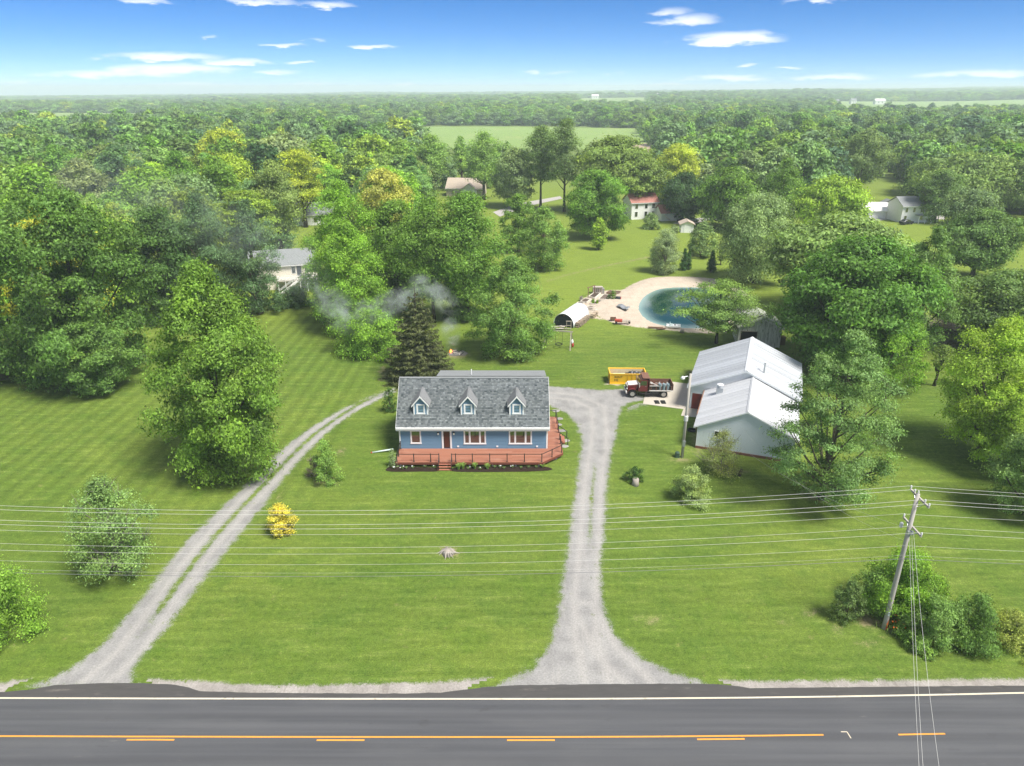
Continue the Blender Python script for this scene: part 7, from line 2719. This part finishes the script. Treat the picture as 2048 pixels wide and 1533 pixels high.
# ------------------------------------------------------------------ weathered shed behind the barn
def build_shed():
    x, y = G(1474, 692)
    s = thing('weathered_shed', 'old shed of peeling white boards with an open doorway behind the barn', 'shed', (x, y, 0), R(-9))
    W, D, H, HR = 6.6, 6.0, 3.3, 4.9
    xx = .0
    rng = random.Random(5)
    while xx < W - .05:
        w = min(rng.uniform(.22, .30), W - xx)
        top = H + (HR - H) * (1 - abs((xx + w / 2) - W / 2) / (W / 2)) - .06
        z0 = .02 + rng.uniform(0, .08)
        if .35 < xx + w / 2 < 2.9:
            z0 = 2.55
        MB().box(xx + .006, xx + w - .006, -.02, .02, z0, top).build('board', 'shed_wood', s)
        xx += w
    MB().box(.0, .06, .03, D, 0, H).box(W - .06, W, .03, D, 0, H).box(0, W, D - .06, D, 0, H).build('wall', 'shed_wood', s)
    MB().box(.28, .38, -.05, .03, 0, 2.6).box(2.87, 2.97, -.05, .03, 0, 2.6).box(.28, 2.97, -.05, .03, 2.5, 2.62).build('door_frame', 'grey_wood', s)
    MB().slab([(-.3, -.35, H - .1), (W / 2, -.35, HR), (W / 2, D + .2, HR), (-.3, D + .2, H - .1)], .08).build('roof', 'shed_roof', s)
    MB().slab([(W / 2, -.35, HR), (W + .3, -.35, H - .1), (W + .3, D + .2, H - .1), (W / 2, D + .2, HR)], .08).build('roof', 'shed_roof', s)
    MB().slab([(-.3, -.38, H - .22), (W / 2, -.38, HR - .12), (W / 2, -.38, HR + .06), (-.3, -.38, H + .0)], .03).slab([(W / 2, -.38, HR - .12), (W + .3, -.38, H - .22), (W + .3, -.38, H), (W / 2, -.38, HR + .06)], .03).build('rake_board', 'shed_wood', s)
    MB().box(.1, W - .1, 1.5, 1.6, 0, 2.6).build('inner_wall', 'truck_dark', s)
    g = Vector((W + .5, 2.0, 0))
    o = MB().box(-.6, .6, -.5, .5, 0, 1.2).box(-.68, .68, -.58, .58, 1.2, 1.3).build('wooden_box', 'brown_wood')
    o.location = s.matrix_basis @ g
    tag(o, 'brown wooden box against the right side of the weathered shed', 'box')


build_shed()


# ================================================================== NEIGHBOURS
def gable_house(nm, label, cat, x, y, rot, W, D, H, HR, wall, roof, wins=(), side_wins=(), z0=0.0, ridge='x', extra=None):
    """house with its front wall along local +x (facing -y), ridge along x or y; wins: (x, z, w, h) on the front, side_wins the same on the right end"""
    t = thing(nm, label, cat, (x, y, z0), rot)
    b = MB().box(0, W, 0, D, -.2, H)
    ov = .4
    if ridge == 'x':
        for a in (0, W - .1):
            b.add([(a, 0, H), (a + .1, 0, H), (a + .1, D, H), (a, D, H), (a, D / 2, HR - .1), (a + .1, D / 2, HR - .1)], [(0, 1, 5, 4), (2, 3, 4, 5), (0, 4, 3), (1, 2, 5)])
        s = (HR - H) / (D / 2)
        P = [[(-ov, -ov, H - ov * s), (W + ov, -ov, H - ov * s), (W + ov, D / 2, HR), (-ov, D / 2, HR)], [(-ov, D / 2, HR), (W + ov, D / 2, HR), (W + ov, D + ov, H - ov * s), (-ov, D + ov, H - ov * s)]]
    else:
        for a in (0, D - .1):
            b.add([(0, a, H), (W, a, H), (W, a + .1, H), (0, a + .1, H), (W / 2, a, HR - .1), (W / 2, a + .1, HR - .1)], [(0, 1, 4), (2, 3, 5), (1, 2, 5, 4), (3, 0, 4, 5)])
        s = (HR - H) / (W / 2)
        P = [[(-ov, -ov, H - ov * s), (W / 2, -ov, HR), (W / 2, D + ov, HR), (-ov, D + ov, H - ov * s)], [(W / 2, -ov, HR), (W + ov, -ov, H - ov * s), (W + ov, D + ov, H - ov * s), (W / 2, D + ov, HR)]]
    b.build('wall', wall, t)
    for p in P:
        MB().slab(p, .12).build('roof', roof, t)
    if ridge == 'x':
        MB().box(-ov, W + ov, -ov - .05, -ov, H - ov * s - .14, H - ov * s + .04).build('fascia', 'trim_white', t)
    for (wx, wz, ww, wh) in wins:
        w = MB().box(wx - .1, wx + ww + .1, -.05, -.002, wz - .1, wz + wh + .1).build('window', 'trim_white', t)
        MB().box(wx, wx + ww, -.07, -.051, wz, wz + wh).build('pane', 'pane', w)
    for (wy, wz, ww, wh) in side_wins:
        w = MB().box(W + .002, W + .05, wy - .1, wy + ww + .1, wz - .1, wz + wh + .1).build('window', 'trim_white', t)
        MB().box(W + .051, W + .07, wy, wy + ww, wz, wz + wh).build('pane', 'pane', w)
        for q in (wy - .45, wy + ww + .12):
            MB().box(W + .002, W + .06, q, q + .32, wz - .05, wz + wh + .05).build('shutter', 'shutter', w)
    return t


def build_neighbours():
    # house with the raised deck
    x, y = G(628, 578)
    rot = R(17)
    L = 13.0
    ca, sa = math.cos(rot), math.sin(rot)
    hx, hy = x - ca * L - sa * -1.8, y - sa * L + ca * 1.8
    t = gable_house('neighbour_house', 'cream house with a grey roof and a raised white deck seen between the trees', 'house', hx, hy, rot, L, 8.5, 5.2, 7.4, 'house_cream', 'roof_grey',
                    [(8.0, 3.2, .7, 1.4), (10.7, 3.3, 1.3, 1.2), (10.5, .5, 1.4, 1.3)], ())
    MB().box(9.0, 9.9, -.06, -.002, 2.62, 4.75).build('patio_door', 'shutter', t)
    MB().box(11.0 - 6.0, L + 2.2, -3.4, -.05, 2.42, 2.58).build('deck_floor', 'pale_wood', t)
    for xx in np.linspace(5.1, L + 2.1, 8):
        MB().box(xx - .07, xx + .07, -3.38, -3.24, 0, 3.55).build('deck_post', 'trim_white', t)
    for zz in (2.75, 3.1, 3.5):
        MB().box(5.0, L + 2.2, -3.34, -3.28, zz, zz + .08).build('deck_rail', 'trim_white', t)
    for i in range(12):
        MB().box(8.6 - i * .28, 8.9 - i * .28, -4.6, -3.45, 2.35 - i * .2, 2.40 - i * .2).build('stair_tread', 'pale_wood', t)
    for yy in (-4.6, -3.5):
        MB().beam((9.0, yy, 2.6), (5.3, yy, -.05), .06, .3).build('stair_stringer', 'trim_white', t)
        MB().beam((9.0, yy, 3.5), (5.3, yy, .9), .06, .08).build('stair_rail', 'trim_white', t)
    p = MB()
    q = [G(600, 572), G(632, 566), G(640, 585), G(606, 588)]
    structure(p.slab([(a, b, -.02) for a, b in q[::-1]], -.08).build('patio', 'pale_wood'))
    x, y = G(588, 452)
    gable_house('neighbour_house', 'white house with a pale grey roof half hidden in the left woods', 'house', x, y, R(8), 15, 9, 3.4, 6.2, 'house_white', 'roof_grey', [(2.5, 1, 1.2, 1.3), (6, 1, 1.2, 1.3), (9.5, .9, 1.6, 1.4)])
    x, y = G(893, 393)
    t = gable_house('neighbour_house', 'tan house with a brown roof and a white front gable behind slim trees', 'house', x, y, R(-8), 14, 10, 3.2, 6.4, 'house_tan', 'roof_tan', [(2, .9, 1.2, 1.3)])
    MB().box(6.5, 12, -2.5, 0, -.2, 3.0).add([(6.5, -2.5, 3.0), (12, -2.5, 3.0), (9.25, -2.5, 5.0)], [(0, 1, 2)]).build('front_gable', 'house_white', t)
    for a, b in (((6.1, 2.75), (9.25, 5.1)), ((9.25, 5.1), (12.4, 2.75))):
        MB().slab([(a[0], -2.9, a[1]), (b[0], -2.9, b[1]), (b[0], 3, b[1]), (a[0], 3, a[1])], .12).build('gable_roof', 'roof_tan', t)
    w = MB().box(9.3, 10.9, -2.56, -2.502, 1.0, 2.5).build('window', 'trim_white', t)
    MB().box(9.4, 10.8, -2.59, -2.561, 1.1, 2.4).build('pane', 'pane', w)
    MB().box(7.4, 8.3, -2.56, -2.502, 0, 2.2).build('door', 'brown_wood', t)
    # red-roofed farmhouse
    x, y = G(1262, 440)
    t = gable_house('farmhouse', 'white two-storey farmhouse with a faded red roof behind the sunny lawn', 'house', x, y, R(14), 9.0, 7.5, 5.4, 7.6, 'house_white', 'roof_red', [(1.2, .9, .9, 1.5), (4.5, .9, .9, 1.5), (1.2, 3.4, .9, 1.4), (4.5, 3.4, .9, 1.4), (7.0, .9, .9, 1.5), (7.0, 3.4, .9, 1.4)],
                    [(1.0, .9, .9, 1.5), (3.2, .9, .9, 1.5), (5.4, .9, .9, 1.5), (1.0, 3.4, .9, 1.4), (3.2, 3.4, .9, 1.4), (5.4, 3.4, .9, 1.4)])
    MB().box(3.0, 3.7, 3.4, 4.1, 7.0, 8.6).build('chimney', 'brick_base', t)
    x, y = G(1322, 443)
    t = gable_house('outbuilding', 'low white outbuilding with a red roof between the farmhouse and the dark round tree', 'building', x, y, R(10), 6.5, 6, 2.6, 4.6, 'house_white', 'roof_red', [(4.2, 1, .9, 1.0)])
    for i in range(9):
        MB().box(.3 + i * .3, .6 + i * .3, -1.4, -.1, 2.2 - i * .25, 2.28 - i * .25).build('stair_tread', 'pale_wood', t)
    x, y = G(1361, 466)
    t = gable_house('garden_shed', 'small white garden shed with a rusty brown roof at the end of the sunny lawn', 'shed', x, y, R(-6), 3.6, 4.2, 2.5, 3.3, 'house_white', 'roof_tan', ridge='y')
    MB().box(.9, 2.7, -.05, -.002, 0, 2.0).build('door', 'boat_white', t)
    x, y = G(1727, 437)
    t = gable_house('garage', 'white garage with a pale roof at upper right', 'garage', x, y, R(-7), 9.0, 7, 2.6, 4.6, 'house_white', 'roof_white')
    MB().box(1.0, 5.8, -.06, -.002, 0, 2.2).build('garage_door', 'boat_white', t)
    MB().box(6.6, 7.5, -.06, -.002, 0, 2.1).build('door', 'house_cream', t)
    x, y = G(1768, 420)
    gable_house('garden_shed', 'tiny grey-white shed behind the white garage', 'shed', x, y, R(-5), 3.4, 3.4, 2.3, 3.3, 'house_white', 'roof_grey', [(1.2, .9, .8, .8)], ridge='y')
    x, y = G(1800, 446)
    t = gable_house('neighbour_house', 'white two-storey house with a bluish roof right of the garage', 'house', x, y, R(6), 11, 8, 5.2, 7.4, 'house_white', 'roof_grey', [(1.0, 3.2, .8, 1.4), (3.5, 3.2, .8, 1.4), (1.0, .7, .8, 1.4), (6.0, .8, 1.2, 1.3), (6.0, 3.2, 1.2, 1.3)])
    MB().box(4.5, 11, -2.2, 0, 2.3, 2.45).build('porch_roof', 'roof_grey', t)
    for xx in (4.6, 6.7, 8.8, 10.9):
        MB().box(xx - .08, xx + .08, -2.15, -1.99, 0, 2.3).build('porch_post', 'trim_white', t)
    # parked cars
    for (a, b, rz, mt, lab) in ((1812, 449, 20, 'car_dark', 'dark car parked in front of the white two-storey house'), (1368, 447, 8, 'car_dark', 'dark car parked under the dark round tree'), (1383, 444, 8, 'car_silver', 'silver car parked right of the dark one under the round tree')):
        x, y = G(a, b)
        t = thing('parked_car', lab, 'car', (x, y, .05), R(rz))
        prof = [(-2.2, .3), (2.2, .3), (2.25, .75), (1.9, .9), (1.1, .98), (.5, 1.42), (-.9, 1.45), (-1.7, 1.0), (-2.2, .92)]
        k = len(prof)
        MB().add([(p, -.85, z) for p, z in prof] + [(p, .85, z) for p, z in prof], [tuple(range(k - 1, -1, -1)), tuple(range(k, 2 * k))] + [(i, (i + 1) % k, (i + 1) % k + k, i + k) for i in range(k)]).build('body', mt, t, bevel=.06)
        for sx in (-1.4, 1.4):
            for sy in (-.8, .8):
                MB().lathe((sx, sy, .33), [(.2, -.1), (.33, -.1), (.33, .1), (.2, .1)], 12, 'y').build('wheel', 'tyre', t)
        for sy in (-.86, .86):
            MB().poly([(-1.3, sy, 1.02), (.85, sy, 1.0), (.45, sy, 1.36), (-.85, sy, 1.38)]).build('side_window', 'pane', t)
    # far farm buildings near the horizon
    for i, (a, d, w, lab, rf) in enumerate(((1700, 1750, 34, 'long white farm building on the right horizon', 'roof_white'), (1655, 1800, 18, 'small white barn left of the long farm building on the horizon', 'roof_grey'), (1622, 1700, 20, 'grey-roofed barn, leftmost of the three on the right horizon', 'roof_grey'),
                                             (1172, 2300, 30, 'pale farm building on the horizon above the field', 'roof_white'), (1290, 2300, 26, 'white shed on the horizon right of the field', 'roof_white'))):
        xx = (a - 1024) / 1420 * d
        gable_house('far_barn', lab, 'barn', xx, d, R(4), w * .7, 10, 8, 12, 'house_white', rf, [(w * .2, 3, 2, 2.5), (w * .45, 3, 2, 2.5)], z0=tz(xx, d) + 4)


build_neighbours()


# ================================================================== SMOKE AND HAZE
def build_smoke():
    m = newmat('smoke')
    t = NT(m.node_tree)
    p = t.objco()
    ln = t.n('ShaderNodeVectorMath', operation='LENGTH')
    t.link(p, ln.inputs[0])
    fall = t.m('POWER', t.m('SUBTRACT', 1.0, ln.outputs['Value'], clamp=True), 1.0)
    w = t.pos()
    nz = t.ramp(t.noise(w, .42, 6, .66, 1.2), .42, .74)
    oi = t.n('ShaderNodeObjectInfo')
    dens = t.m('MULTIPLY', t.m('MULTIPLY', fall, nz), oi.outputs['Alpha'])
    v = t.n('ShaderNodeVolumePrincipled')
    v.inputs['Color'].default_value = (.90, .96, 1.0, 1)
    v.inputs['Anisotropy'].default_value = .2
    t.link(dens, v.inputs['Density'])
    o = t.n('ShaderNodeOutputMaterial')
    t.link(v.outputs[0], o.inputs['Volume'])
    x, y = G(912, 706)
    root = tag(bpy.data.objects.new('smoke', None), 'blue-white smoke drifting left from the burn pile over the trees', 'smoke', kind='stuff')
    col.objects.link(root)
    root.location = (x, y, 0)
    pf = MB()
    n, k = 20, 12
    pf.blob((0, 0, 0), 1.0, 0, 0.0, n, k)
    me = None

    def puff(pxx, pyy, Y, sx, sy, sz, d, rz=0):
        nonlocal me
        c = AtY(pxx, pyy, Y)
        if me is None:
            o = pf.build('puff', 'smoke', root, smooth=True)
        else:
            o = obj('puff', me, None, root)
        me = o.data
        o.location = c - Vector((x, y, 0))
        o.scale = (sx, sy, sz)
        o.rotation_euler = (0, R(rz), 0)
        o.color = (1, 1, 1, d)
    puff(907, 690, y + .3, 1.3, 1.3, 2.4, 1.445, 12)
    puff(900, 660, y + .6, 1.9, 1.8, 2.6, 1.020, -8)
    puff(884, 598, y + 5, 4.0, 3.0, 2.2, 0.816, 35)
    puff(852, 572, y + 6, 3.2, 2.6, 2.0, 0.765, 20)
    puff(800, 598, y + 3, 5.6, 3.2, 2.3, 0.714, -15)
    puff(742, 625, y - .5, 5.6, 3.2, 2.6, 0.680, -12)
    puff(700, 640, y - 1, 4.6, 3.0, 3.0, 0.578, 20)
    puff(665, 605, y + 3, 4.6, 3.4, 2.8, 0.510, 35)
    puff(610, 555, y + 6, 7, 5, 4, 0.162, 30)
    puff(540, 490, y + 12, 11, 6, 6, 0.068, 20)
    puff(430, 450, y + 16, 13, 7, 7, 0.051, 10)
    puff(320, 415, y + 20, 15, 8, 8, 0.041, 10)
    puff(190, 372, y + 24, 16, 9, 8, 0.032, 10)


def build_haze():
    m = newmat('haze')
    t = NT(m.node_tree)
    v = t.n('ShaderNodeVolumePrincipled')
    v.inputs['Color'].default_value = (.82, .93, 1.0, 1)
    v.inputs['Density'].default_value = HAZE_D
    v.inputs['Anisotropy'].default_value = .0
    o = t.n('ShaderNodeOutputMaterial')
    t.link(v.outputs[0], o.inputs['Volume'])
    h = MB().box(-9500, 9500, -500, 12500, -60, 76).build('haze', 'haze')
    tag(h, 'thin bluish haze over the countryside', 'haze', kind='stuff')


HAZE_D = 0.00026
build_smoke()
build_haze()
